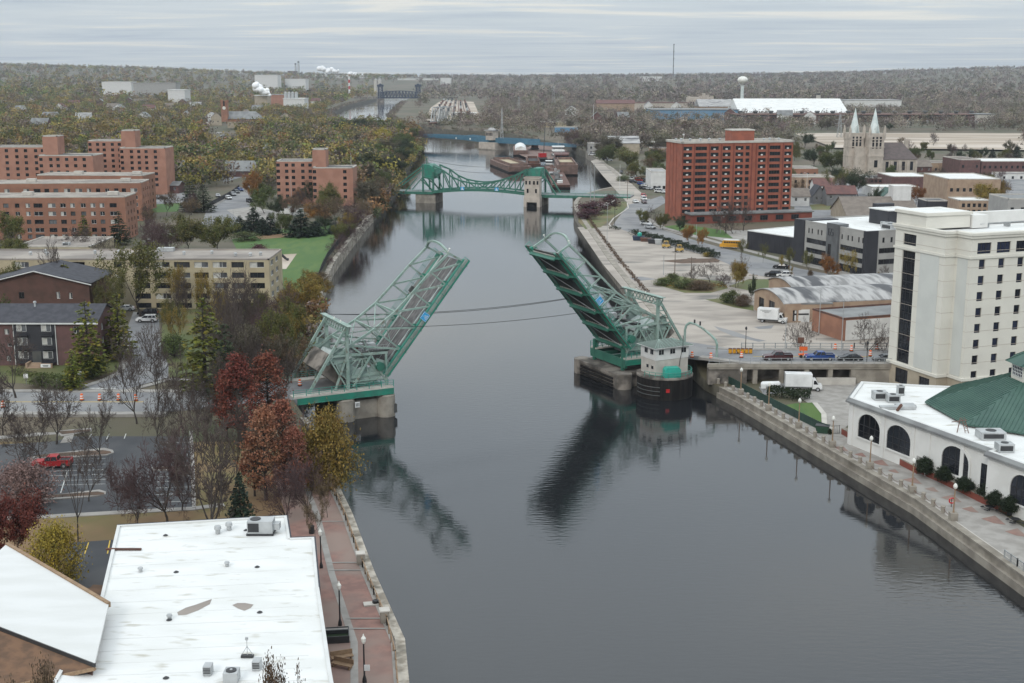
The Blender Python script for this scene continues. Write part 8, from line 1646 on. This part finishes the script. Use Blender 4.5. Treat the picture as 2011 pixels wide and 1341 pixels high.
def ovoid(key, seed, h, rad, n, lsize, bark, z0=.12, p=1.0, clump=26):
    """fuzzy crown carried on many short limbs: envelope filled with leaf sprays"""
    r_ = np.random.default_rng(seed); S = [(np.zeros(3), np.array([0, 0, h * .9]), h * .018, .04, 0)]; C = []
    for _ in range(clump * 4):
        f = r_.random() ** .8; z = h * (z0 + (1 - z0) * f); R_ = rad * (math.sin(PI * min(1, .12 + f * .88)) ** .6 if p == 1.0 else ((1 - f) ** p + .08) * min(1, .35 + f * 2.2)); a = r_.uniform(0, 6.283); l = R_ * r_.uniform(.55, 1.05); c = np.array([math.cos(a) * l, math.sin(a) * l, z + r_.normal(0, .2)]); S.append((np.array([0, 0, max(.3, z - l * .7)]), c, .06, .02, 1)); m_ = n // (clump * 4); sp = (.16 if p == 1.0 else .09) * rad * r_.uniform(.6, 1.5); t = r_.random((m_, 1)) ** .6
        C.append(np.array([0, 0, max(.3, z - l * .5)]) * (1 - t) * .5 + c * (t + (1 - t) * .5) + r_.normal(0, 1, (m_, 3)) * np.array([sp, sp, sp * .8]))
    C = np.concatenate(C); reg(key, tubes(S, 'trunk', bark, 4, .03), leaves(C, lsize, seed), C)
for sd in (1, 2, 3, 4): leafy('round', sd * 13, 12, 2.6, 6, .78, .32, .62, 13, .44, .48)
for sd in (1, 2): leafy('sparse', sd * 17 + 1, 13, 3.2, 5, .85, .3, .64, 8, .36, .36)
for sd in (1, 2): leafy('tall', sd * 29, 14, 2.6, 6, .52, .55, .64, 12, .44, .5)
for sd in (1, 2, 3): bare('bare', sd * 7 + 2, 12, 2.6, 5, .68, .4, .66)
for sd in (1, 2): bare('twiggy', sd * 19 + 4, 11, 1.8, 8, .72, .28, .66, rmin=.038, nb=3)
bare('thin', 77, 10, 3.0, 4, .55, .5, .6, levels=4)
for sd in (1, 2): conifer('spruce', sd * 5, 10, 2.9, 22, 15, .62, .28, .22)
for sd in (1, 2, 3): conifer('larch', sd * 9, 14, 3.3, 19, 24, .55, .12, .4, power=.7)
for sd in (1, 2, 3): ovoid('cone', sd * 3 + 50, 14, 4.0, 4600, .33, 'bark', .16, .55, 40)
for sd in (1, 2): ovoid('bush', sd * 3 + 60, 4, 2.4, 2600, .26, 'bark', .05, 1.0, 16)
for sd in (1, 2): ovoid('bigbush', sd * 3 + 80, 10, 6.5, 9000, .42, 'bark', .05, 1.0, 34)
for sd in (1,): ovoid('ball', sd * 3 + 70, 2, 1.1, 5600, .17, 'bark', .0, 1.0, 28)
# kind letter: proto, leaf material, name, category, wording
KD = {'B': ('bare', 'twig_grey', 'bare_tree', 'bare branching tree'), 'P': ('twiggy', 'twig_plum', 'bare_tree', 'leafless plum brown tree'), 'T': ('thin', 'twig_grey', 'bare_tree', 'slim leafless tree'), 'J': ('twiggy', 'twig_grey', 'bare_tree', 'leafless grey tree'),
 'O': ('round', 'leaf_olive', 'leafy_tree', 'olive leaved round tree'), 'G': ('round', 'leaf_green', 'leafy_tree', 'dull green leafy tree'), 'V': ('tall', 'leaf_deep', 'leafy_tree', 'dark green tall tree'), 'Y': ('round', 'leaf_yellow', 'leafy_tree', 'bright yellow leafy tree'), 'D': ('round', 'leaf_gold', 'leafy_tree', 'golden autumn tree'), 'R': ('round', 'leaf_orange', 'leafy_tree', 'orange autumn tree'),
 'U': ('cone', 'leaf_rust', 'leafy_tree', 'rust red feathery tree'), 'C': ('cone', 'leaf_copper', 'leafy_tree', 'copper red feathery tree'), 'E': ('round', 'leaf_red', 'leafy_tree', 'maroon red leafy tree'), 'N': ('sparse', 'leaf_brown', 'leafy_tree', 'thin brown leaved tree'), 'S': ('sparse', 'leaf_olive', 'leafy_tree', 'open olive leaved tree'), 'W': ('tall', 'leaf_dull', 'leafy_tree', 'grey brown half bare tree'), 'A': ('sparse', 'leaf_gold', 'leafy_tree', 'thin golden leaved tree'),
 'K': ('spruce', 'leaf_conifer', 'conifer_tree', 'dark spruce'), 'L': ('larch', 'leaf_larch', 'conifer_tree', 'yellow green larch'), 'M': ('larch', 'leaf_deep', 'conifer_tree', 'deep green larch'),
 'I': ('bigbush', 'leaf_pink', 'bush', 'pale pink flowering bush'), 'H': ('bush', 'leaf_wine', 'bush', 'wine red twiggy bush'), 'Q': ('bigbush', 'leaf_yellow', 'bush', 'bright yellow green bush'), 'X': ('bigbush', 'leaf_brown', 'bush', 'brown leaved bush'), 'Z': ('bush', 'leaf_green', 'bush', 'green bush'), 'F': ('ball', 'leaf_hedge', 'clipped_shrub', 'clipped round dark shrub'), 'g': ('bigbush', 'leaf_gold', 'bush', 'olive golden riverside bush')}
PLANTED = []
LMK = [(105, 665, 'the plum brick apartments'), (80, 545, 'the brown brick apartments'), (270, 550, 'the tan apartment block'), (120, 430, 'the nearest orange block'), (100, 300, 'the leftmost salmon block'), (250, 310, 'the middle salmon block'), (615, 360, 'the riverside salmon block'), (570, 500, 'the striped lawn'), (240, 780, 'the left road'), (200, 930, 'the car park'), (690, 690, 'the left bridge leaf'), (350, 1150, 'the white roofed hall'), (820, 350, 'the closed green bridge'), (440, 380, 'the left street'), (1430, 370, 'the red brick tower'), (1640, 490, 'the office block'), (1620, 590, 'the barrel roofed garages'), (1330, 530, 'the gravel lot'), (1880, 600, 'the cream hotel'), (1850, 880, 'the arched banquet hall'), (1560, 780, 'the dark hedge'), (1705, 300, 'the twin spired church'), (1880, 370, 'the tan brick school'), (1200, 300, 'the quay workshop'), (1190, 400, 'the riverside bend'), (475, 215, 'the clock tower church'), (575, 195, 'the white factory'), (800, 280, 'the blue bridge'), (900, 250, 'the rail yard'), (300, 220, 'the far left hillside'), (1450, 230, 'the steel mill'), (1100, 260, 'the barge landing'), (650, 260, 'the hillside houses'), (1180, 240, 'the tall white pole'), (480, 800, 'the left bridge approach')]
def tree(k, p, h, wd, lm=None, uv=None):
    key, mat, nm, word = KD[k]; V_ = PROTO[key]; tm, cm, z, rad = V_[nr.integers(len(V_))]; t = bpy.data.objects.new(nm, None); COL.objects.link(t); t.location = p; t.rotation_euler = (0, 0, float(nr.uniform(0, 6.28)))
    sx = wd / 2 / rad; t.scale = (sx, sx * float(nr.uniform(.92, 1.08)), h / z)
    for me in (tm, cm):
        c = bpy.data.objects.new('trunk' if me is tm else 'crown', me); COL.objects.link(c); c.parent = t
        if me is cm: c.material_slots[0].link = 'OBJECT'; c.material_slots[0].material = MATS[mat]
    t['category'] = 'bush' if nm in ('bush', 'clipped_shrub') else 'tree'
    PLANTED.append((t, k, word, uv or projuv(p), lm)); return t
def projuv(p): q = Vector(p) - Vector((0, 0, CAMH)); Y = q.y * _c - q.z * _s; return CU + FPX * q.x / Y, CV - FPX * (q.y * _s + q.z * _c) / Y
def plant(spec):
    for it in spec.split():
        k, u, v, h, wpx = it.split(','); u, v, h, wpx = float(u), float(v), float(h), float(wpx); p = topof(u, v, h); wd = wpx * math.hypot(p.x, p.y) * 1.03 / FPX
        if p.x > bank(LB, p.y) - 1.5 and p.x < 0: p.x = bank(LB, p.y) - 1.5; p.z = H(p.x, p.y)
        if p.x < bank(RB, p.y) + 2.5 and p.x > 0: p.x = bank(RB, p.y) + 2.5; p.z = H(p.x, p.y)
        tree(k, p, h, wd, None, (u, v + h * 6))
# near left bank
plant('E,22,972,9,135 I,42,908,6,125 Q,104,1026,7.5,105 N,562,1303,14,140 N,45,1308,14,150 B,258,662,14.5,120 B,300,636,15,110 B,102,744,10.5,140 B,70,784,9.5,110 B,35,822,8,115 B,190,783,9.5,95 B,165,852,9.5,100 T,141,888,11.5,60 P,263,905,9,90 P,318,848,12,150 B,400,798,18,235 L,396,588,17,95 M,440,640,13,70')
plant('U,462,696,14,88 U,522,694,13,80 U,440,728,11,52 C,515,800,13,85 C,552,785,13,80 C,575,840,10,70 P,602,885,9,100 P,560,900,9,90 N,640,930,6,70 N,617,985,5,60 g,648,806,11,135 g,628,850,8,90 K,469,934,7.5,64 U,495,850,9,60 J,455,790,12,90 B,360,770,14,110 J,300,760,9,80 P,225,905,7,60 B,20,650,12,110 B,-5,735,10,90 J,440,700,11,100 B,350,690,13,100 J,380,740,10,90 B,235,655,11,70 P,350,860,10,110 J,560,760,8,60 P,585,815,9,80')
plant('J,500,556,15,110 P,545,560,12,100 J,460,620,12,110 J,530,640,9,100 J,480,538,17,130 J,445,590,14,110 B,420,560,13,100 P,520,600,12,90 D,590,546,10,95 D,615,532,7,62 O,573,588,11,85 O,540,610,12,90 A,602,612,9,70 N,560,655,10,95 W,600,660,9,60 J,585,690,8,70 D,640,565,6,45 W,505,640,12,90 J,470,660,11,90')
plant('L,125,522,12,72 L,166,596,14,80 L,228,580,13,66 L,79,408,9,27 L,124,418,9,32 L,163,424,9,30 M,232,416,11,40 S,268,472,18.5,165 A,345,520,13,56 B,98,468,18,60 S,215,540,13,60 A,395,535,13,54 J,350,545,11,80 O,505,575,10,60 S,330,590,9,60 D,430,575,9,50 O,20,520,12,80 G,-5,590,10,70 L,140,690,7,46 B,440,535,12,110 M,507,516,8,28 O,14,418,12,95 D,8,548,9,60 S,205,560,9,60 A,350,600,9,60 Z,430,640,6,50 Z,340,655,5,50 M,205,630,7,40 B,290,640,9,70 Z,180,700,4,60 Z,120,742,2,60 Z,80,738,2,50 Z,480,715,5,60')
plant('O,365,423,12,115 O,425,428,11,95 P,333,440,10,70 P,300,432,11,85 P,285,425,10,60 B,165,440,9,50 B,145,446,8,60 J,215,465,7,60 O,20,470,9,70 J,30,455,10,80 K,497,410,8,52 K,530,420,7,44 K,590,414,9,60 G,553,418,8,36 K,470,425,6,40 Z,480,455,3,60 P,660,505,3,30 P,675,478,4,44 X,648,535,3,40 Z,640,550,3,36 D,628,560,5,44 K,515,428,6,36 H,510,480,4,50')
plant('M,372,358,12,48 M,398,364,11,44 R,497,338,13,48 G,517,366,11,62 V,545,384,9,42 G,640,326,13,44 V,612,356,10,46 O,652,362,12,88 N,660,385,12,110 R,620,400,8,60 D,690,420,8,50 V,724,295,16,66 N,728,345,12,74 P,700,395,11,84 N,740,388,11,54 P,686,440,7,62 P,706,412,10,80 W,745,355,12,60 V,640,425,5,60 O,702,440,7,40 P,670,460,5,40 K,620,435,5,40 K,655,437,4,34')
plant('Y,748,251,15,46 W,720,258,14,50 W,765,272,15,56 G,790,262,14,52 G,808,252,13,42 V,800,288,13,52 V,785,306,12,48 N,772,300,13,46 W,752,300,13,54 G,735,282,14,50 V,815,272,12,40 W,705,290,13,50 R,690,300,12,40 O,812,290,10,34 W,778,330,10,44 V,768,345,10,40 G,755,335,11,46 W,735,320,12,50 V,700,232,16,50 V,680,236,16,46 G,660,238,15,50 V,722,238,15,44 V,640,240,14,44 G,755,236,12,40 V,775,240,12,40 G,790,242,12,36')
# right bank
plant('H,1165,395,5,74 H,1150,410,4,50 H,1200,382,5,44 O,1262,412,6,26 B,1281,404,8,34 O,1303,420,6,32 V,1335,423,6,34 R,1353,443,6,30 R,1381,449,6,27 B,1428,388,13,70 B,1462,384,13,64 J,1440,410,9,60 B,1459,500,7,48 D,1451,514,7,36 A,1446,530,5,30 B,1395,512,6,64 B,1362,522,5.5,44 P,1415,535,4,40 Z,1320,536,3,34 Z,1345,548,2.5,50 X,1375,550,2.5,60 Z,1300,546,2,40 V,1477,542,7,18 Z,1440,570,3.5,40 X,1460,578,3,36 Z,1425,575,2.5,26 Q,1390,495,1.5,20')
plant('R,1629,500,7,38 A,1676,490,9,44 S,1590,492,7,28 S,1551,486,7,22 A,1535,500,5,14 A,1554,520,4,10 X,1592,530,2.5,12 S,1610,478,6,22 B,1581,624,8,66 B,1706,618,9,74 B,1738,652,7,44 S,1456,470,6,26 S,1500,478,6,20 B,1740,520,6,30 A,1730,535,4,16')
plant('S,1645,328,13,62 V,1688,332,13,58 N,1576,350,11,34 G,1637,297,12,52 V,1600,292,11,40 O,1562,280,12,42 R,1801,366,8,30 D,1938,362,11,54 D,1966,356,10,42 V,1720,368,9,26 K,1672,395,6,20 W,1545,268,12,44 V,1582,262,11,36 B,1835,258,12,30 V,1910,292,8,18 V,1935,289,8,20 K,1950,292,7,16 O,1975,292,8,24 K,1998,286,9,20 V,1890,296,8,20 P,1790,275,8,26 N,1770,270,8,24 G,1620,285,9,30')
plant('O,1232,296,11,58 O,1250,316,10,50 S,1216,288,9,40 N,1276,308,10,44 G,1155,284,12,44 O,1140,292,9,32 G,1295,318,8,34 O,1290,300,9,40 V,1272,330,6,30 N,1240,335,5,28 Z,1225,345,3,30 X,1260,345,3,30 W,1180,270,13,50 W,1215,268,13,50 W,1140,262,13,50 J,1110,268,12,44 P,1060,262,12,56 P,1020,258,12,50 P,960,256,12,56 P,1000,250,12,50 N,1085,255,13,50 P,930,250,11,50 W,1095,285,10,36 J,1260,262,13,52 W,1290,265,13,52 J,1300,280,12,44')
# clipped shrubs by the banquet hall
for i, (u, v, wpx, h) in enumerate(((1818, 899, 37, 2.2), (1855, 917, 36, 1.9), (1895, 938, 35, 1.8), (1943, 948, 38, 2.0), (1955, 965, 33, 1.8), (1983, 976, 37, 1.9), (1630, 842, 10, .9))): p = at(u, v, ZP + .9 + h); p.z = ZP + .9; tree('F', p, h, wpx * 190 / FPX, 'at the planter wall' if i < 6 else 'by the picket fence', (u, v))
# dark hedges
def hedge(lb, pts, w_, h, mat='leaf_hedge', dens=22, size=.38):
    o = thing('hedge', lb, 'hedge', tuple(pts[0])); C = []
    for a, b in zip(pts, pts[1:]):
        L = (b - a).length; n = int(L * w_ * dens); t = nr.random((n, 1)); d = (b - a).normalized(); nn_ = np.array([-d.y, d.x, 0]); y = nr.uniform(-1, 1, (n, 1)); z = nr.random((n, 1)) ** .5; ww = w_ / 2 * (.75 + .25 * np.sin(t * L * 1.3 + 1)) ; C.append(np.array(a - pts[0]) + np.array(b - a) * t + nn_ * y * ww * (1.1 - .25 * z) + np.array([0, 0, 1]) * z * h * (.85 + .15 * np.sin(t * L * .9)))
    put('foliage', leaves(np.concatenate(C), size, 5, name='foliage', mat=mat), o)
    m = MB().use('bark')
    for a, b in zip(pts, pts[1:]):
        for k in range(max(2, int((b - a).length / 2))): c = a.lerp(b, k / max(1, int((b - a).length / 2))) - pts[0]; m.tube(c, c + Vector((0, 0, h * .6)), .08, 4)
    m.build('stems', None, o)
hedge('long dark clipped hedge between the gravel lot and the street', [at(u, v, ZR) for u, v in ((1243, 461), (1290, 473), (1340, 487), (1390, 501), (1408, 508))], 5, 2.2)
hedge('dark boxy hedge on the lawn in front of the white box truck', [at(u, v, ZP) for u, v in ((1507, 778), (1592, 784))], 5, 2.0, dens=40)
hedge('dark low juniper mound at the bend of the riverside street', [at(u, v, ZR) for u, v in ((1200, 449), (1217, 452))], 2.5, 1.3)
hedge('dry brown scrub along the river side of the gravel lot', [Vector((bank(RB, y) + 3, y, ZR)) for y in (330, 380, 430, 480, 520)], 1.8, .8, 'leaf_brown', 8)
hedge('mixed low weeds on the grass mound of the gravel lot', [at(u, v, ZR) for u, v in ((1298, 558), (1345, 566), (1425, 562))], 6, .9, 'leaf_gold', 8)
hedge('low green planting at the foot of the plum brick apartments', [at(u, v, ZL) for u, v in ((20, 735), (140, 748))], 3, 1.0, 'leaf_green', 20)
# trees filling the hillside and far streets, each a tree of its own
CATS = ('building', 'apartment house', 'apartment block', 'house', 'tower block', 'hotel', 'church', 'hall', 'office block', 'mill', 'factory', 'prison', 'shed', 'garage', 'building', 'store', 'warehouse', 'offices', 'wall', 'bridge', 'silo', 'pylon', 'water tower', 'car', 'tracks', 'fence', 'pole', 'street light', 'cabin', 'slide', 'chimney')
BOXES = []
bpy.context.view_layer.update()
def rects():
    for o in list(bpy.data.objects):
        if o.get('category') in CATS:
            P = [c.matrix_world @ Vector(q) for c in [o] + children(o) if c.type == 'MESH' for q in c.bound_box]
            if P:
                e = o.matrix_world.to_euler().z; c_, s_ = math.cos(e), math.sin(e); L = [(p.x * c_ + p.y * s_, -p.x * s_ + p.y * c_) for p in P]; X = [q[0] for q in L]; Y = [q[1] for q in L]; BOXES.append((c_, s_, min(X) - 2.5, max(X) + 2.5, min(Y) - 2.5, max(Y) + 2.5))
rects()
BX = np.array(BOXES)
def blocked(x, y):
    u, v = x * BX[:, 0] + y * BX[:, 1], -x * BX[:, 1] + y * BX[:, 0]; return bool(np.any((u > BX[:, 2]) & (u < BX[:, 3]) & (v > BX[:, 4]) & (v < BX[:, 5])))
# open ground seen in the photograph, and fronts that stay in view
OPEN = [(400, 505, 366, 460), (445, 560, 400, 442), (455, 680, 436, 600), (405, 470, 245, 300), (283, 380, 374, 420), (640, 805, 228, 250), (842, 940, 195, 237), (1560, 2011, 257, 297), (1480, 1560, 360, 420), (-60, 330, 455, 480)]
VIEW = [(0, 110, 268, 312), (82, 188, 304, 326), (166, 330, 256, 318), (536, 692, 292, 370), (-40, 285, 338, 350), (345, 372, 320, 345), (440, 512, 305, 346), (432, 540, 190, 236), (500, 605, 178, 208), (642, 808, 198, 228), (740, 826, 162, 200), (1172, 1352, 196, 212), (1276, 1950, 186, 244), (1650, 1772, 192, 206), (200, 366, 160, 186), (1448, 1470, 150, 196), (1668, 1820, 215, 330), (1306, 1560, 256, 430), (1195, 1312, 268, 300), (1060, 1140, 238, 258)]
def ok(p, h):
    if blocked(p[0], p[1]): return False
    u, v = projuv(p); vt = projuv((p[0], p[1], p[2] + h))[1]
    return not any(a < u < b and c < v < d for a, b, c, d in OPEN) and not any(a < u < b and v > d - 3 and vt < d - .3 * (d - c) for a, b, c, d in VIEW)
def fill(n, u0, u1, v0, v1, kinds, hr, seed, wr=(.8, 1.15), gap=9):
    r_ = np.random.default_rng(seed); got = []
    for _ in range(n * 40):
        if len(got) >= n: break
        u, v = r_.uniform(u0, u1), r_.uniform(v0, v1); h = r_.uniform(*hr); p = atg(u, v)
        if (p.x < 0 and p.x > bank(LB, p.y) - 4) or (p.x > 0 and p.x < bank(RB, p.y) + 6) or any(math.hypot(p.x - q[0], p.y - q[1]) < gap for q in got) or not ok(p, h): continue
        got.append((p.x, p.y)); tree(kinds[r_.integers(len(kinds))], p, h, h * r_.uniform(*wr), None, (u, v))
fill(135, -20, 720, 262, 350, 'OOGGWWNSDYRVJPOGJKDOD', (8, 13), 21)
fill(34, -20, 760, 345, 450, 'OGNPWRVJJP', (6, 10), 23)
fill(45, 1480, 2010, 296, 400, 'WJPNOGVJJ', (6, 10), 24, gap=10)
fill(14, 1560, 2010, 250, 300, 'WJPNV', (6, 9), 27, gap=12)
fill(10, 1270, 1320, 296, 335, 'OGW', (6, 8), 25)
fill(45, 1080, 1640, 244, 280, 'WJWJPN', (9, 13), 26, (.8, 1.1), gap=12)
def label_trees():
    B = {}
    for t, k, word, (u, v), lm in PLANTED:
        if lm is None:
            a, b, nm = min(LMK, key=lambda q: math.hypot(q[0] - u, (q[1] - v) * 1.6)); dx, dy = u - a, (v - b) * 1.6
            rel = ('left of ' if dx < 0 else 'right of ') if abs(dx) > abs(dy) else ('beyond ' if dy < 0 else 'in front of '); lm = rel + nm
        B.setdefault((word, lm), []).append((u, v, t))
    TE = ['', '', 'twenty', 'thirty', 'forty']
    for (word, lm), L in B.items():
        L.sort(key=lambda q: q[0])
        for i, (u, v, t) in enumerate(L):
            if len(L) == 1: t['label'] = '%s %s' % (word, lm)
            elif len(L) == 2: t['label'] = '%s %s, the %s one' % (word, lm, ('left', 'right')[i])
            else: t['label'] = '%s %s, %s from the left' % (word, lm, ORD[i] if i < len(ORD) else str(i + 1) + 'th')
            if len(L) > 1: t['group'] = '%ss %s' % (word, lm)
label_trees()
# ================================================================== FAR WOODS (too many to count): one object for each kind
def woodmat(name):
    m = bpy.data.materials.new(name); m.use_nodes = True; t = m.node_tree; nn = t.nodes; b = nn['Principled BSDF']; b.inputs['Roughness'].default_value = .8; b.inputs['Specular IOR Level'].default_value = .2
    a = nn.new('ShaderNodeVertexColor'); a.layer_name = 'tint'; g = nn.new('ShaderNodeNewGeometry'); mr = nn.new('ShaderNodeMapRange'); mr.inputs[3].default_value = .92; mr.inputs[4].default_value = 1.2; t.links.new(g.outputs['Random Per Island'], mr.inputs[0])
    hs = nn.new('ShaderNodeHueSaturation'); t.links.new(a.outputs['Color'], hs.inputs['Color']); t.links.new(mr.outputs[0], hs.inputs['Value']); t.links.new(hs.outputs[0], b.inputs['Base Color']); MATS[name] = m
woodmat('wood_foliage')
PAL = {'leafy': [(.10, .095, .035), (.075, .085, .032), (.12, .10, .055), (.14, .115, .04), (.06, .07, .035), (.12, .085, .055), (.10, .085, .07), (.16, .12, .045), (.15, .085, .04), (.16, .14, .035), (.10, .125, .035), (.20, .155, .05), (.13, .10, .085)],
       'bare': [(.13, .105, .09), (.115, .095, .085), (.14, .11, .095), (.12, .085, .08), (.10, .09, .07), (.10, .095, .055), (.15, .125, .10), (.20, .165, .13), (.17, .15, .11), (.08, .075, .05)]}
def wood(name, label, P, hs_, pal, per, fsize, seed):
    r_ = np.random.default_rng(seed); n = len(P); P = np.array(P); h = np.array(hs_); kc = 5
    col = np.array(PAL[pal])[r_.integers(len(PAL[pal]), size=n)] * r_.uniform(.95, 1.6, (n, 1))
    cl = r_.normal(0, 1, (n, kc, 3)) * np.array([.26, .26, .17]) + np.array([0, 0, .62]); idx = r_.integers(kc, size=(n, per)); c = np.take_along_axis(cl, idx[..., None].repeat(3, 2), 1) + r_.normal(0, 1, (n, per, 3)) * np.array([.15, .15, .14]); c[:, :, 2] = np.clip(c[:, :, 2], .05, 1.1)
    C = (P[:, None, :] + c * (h[:, None, None] * np.array([1, 1, 1]))).reshape(-1, 3); s = (np.repeat(h, per) * fsize * r_.uniform(.6, 1.3, n * per))[:, None]
    a = r_.normal(0, 1, C.shape); a /= np.linalg.norm(a, axis=1)[:, None]; b = np.cross(a, r_.normal(0, 1, C.shape)); b /= np.linalg.norm(b, axis=1)[:, None]
    V = np.stack([C - a * s * .5 - b * s * .4, C + b * s * .5, C + a * s * .5 - b * s * .3], 1).reshape(-1, 3); kb = np.take_along_axis(r_.uniform(.72, 1.3, (n, kc)), idx, 1).reshape(-1, 1); cc = np.repeat(np.repeat(col, per, 0) * kb, 3, 0); tint = np.concatenate([cc, np.ones((len(cc), 1))], 1)
    o = put(name, npmesh(name, V, np.arange(len(V)).reshape(-1, 3), 'wood_foliage', tint), label=label, cat='wood', kind='stuff'); return o
def scatter(n, yr0, yr1, ur, seed, gapk, hr, side):
    r_ = np.random.default_rng(seed); P = []; Hh = []
    ys = np.exp(r_.uniform(math.log(yr0), math.log(yr1), n)) if yr1 / yr0 < 3 else (yr0 ** .3 + r_.random(n) * (yr1 ** .3 - yr0 ** .3)) ** (1 / .3)
    us = r_.uniform(ur[0], ur[1], n)
    for y, u in zip(ys, us):
        x = (u - CU) / FPX * y * .99
        if side < 0 and x > bank(LB, y) - (6 if y < 1700 else 14): continue
        if side > 0 and x < bank(RB, y) + (8 if y < 1700 else 16): continue
        z = H(x, y); h = r_.uniform(*hr)
        if ok((x, y, z), h): P.append((x, y, z)); Hh.append(h)
    return P, Hh
P1, H1 = scatter(4600, 1000, 2500, (-250, 900), 31, 0, (9, 14), -1); Pn, Hn = scatter(1800, 620, 1000, (-250, 760), 35, 0, (8, 13), -1); wood('hillside_wood', 'mixed autumn woodland covering the far left hillside', P1 + Pn, H1 + Hn, 'leafy', 120, .125, 1)
P2_, H2 = scatter(4200, 1000, 2500, (820, 2300), 32, 0, (8, 13), 1); wood('floodplain_wood', 'grey leafless woodland on the right bank beyond the barges and mill', P2_, H2, 'bare', 110, .12, 2)
P3, H3 = scatter(5200, 2400, 8500, (-350, 1000), 33, 0, (12, 20), -1); wood('far_wood', 'distant blue grey woodland on the left skyline', P3, H3, 'leafy', 40, .22, 3)
P4, H4 = scatter(6200, 2400, 8500, (820, 2400), 34, 0, (12, 20), 1); wood('far_wood', 'distant grey woodland on the right skyline', P4, H4, 'bare', 40, .22, 4)
# understorey along the banks
Pb = []; Hb = []
for y in np.arange(530, 1300, 2.2): x = bank(LB, y) - float(nr.uniform(-1.5, 7)); Pb.append((x, y, max(.5, H(x, y) - 3))); Hb.append(float(nr.uniform(4, 9)))
for y in np.arange(236, 320, 1.2): x = bank(LB, y) - float(nr.uniform(0, 10)); Pb.append((x, y, ZL - 2.5)); Hb.append(float(nr.uniform(3, 6)))
wood('bank_scrub', 'thick scrub overhanging the left river bank', Pb, Hb, 'leafy', 220, .13, 6)
Pb = []; Hb = []
for y in np.arange(1150, 2600, 3): x = bank(RB, y) + float(nr.uniform(-1, 10)); Pb.append((x, y, H(x, y) - 2)); Hb.append(float(nr.uniform(2.5, 5)))
for y in np.arange(1250, 2900, 3): x = bank(LB, y) - float(nr.uniform(-1, 10)); Pb.append((x, y, H(x, y) - 2)); Hb.append(float(nr.uniform(2.5, 5)))
wood('bank_scrub', 'brown scrub along the far bends of the river', Pb, Hb, 'bare', 110, .15, 7)
# ================================================================== HAZE: pale air round the whole place
hb_ = MB().box(-9000, 9000, -300, 9300, -6, 330).mesh('haze_box', 'concrete'); hb_.materials.clear(); hm_ = bpy.data.materials.new('haze_air'); hm_.use_nodes = True; hn = hm_.node_tree; hn.nodes.clear(); ho = hn.nodes.new('ShaderNodeOutputMaterial'); hv = hn.nodes.new('ShaderNodeVolumePrincipled'); hv.inputs['Color'].default_value = (.80, .87, .97, 1); hv.inputs['Density'].default_value = 5e-5; hv.inputs['Anisotropy'].default_value = .1; hn.links.new(hv.outputs[0], ho.inputs['Volume']); hb_.materials.append(hm_)
put('haze', hb_, label='thin pale air over the valley', kind='stuff')
flush_rest()
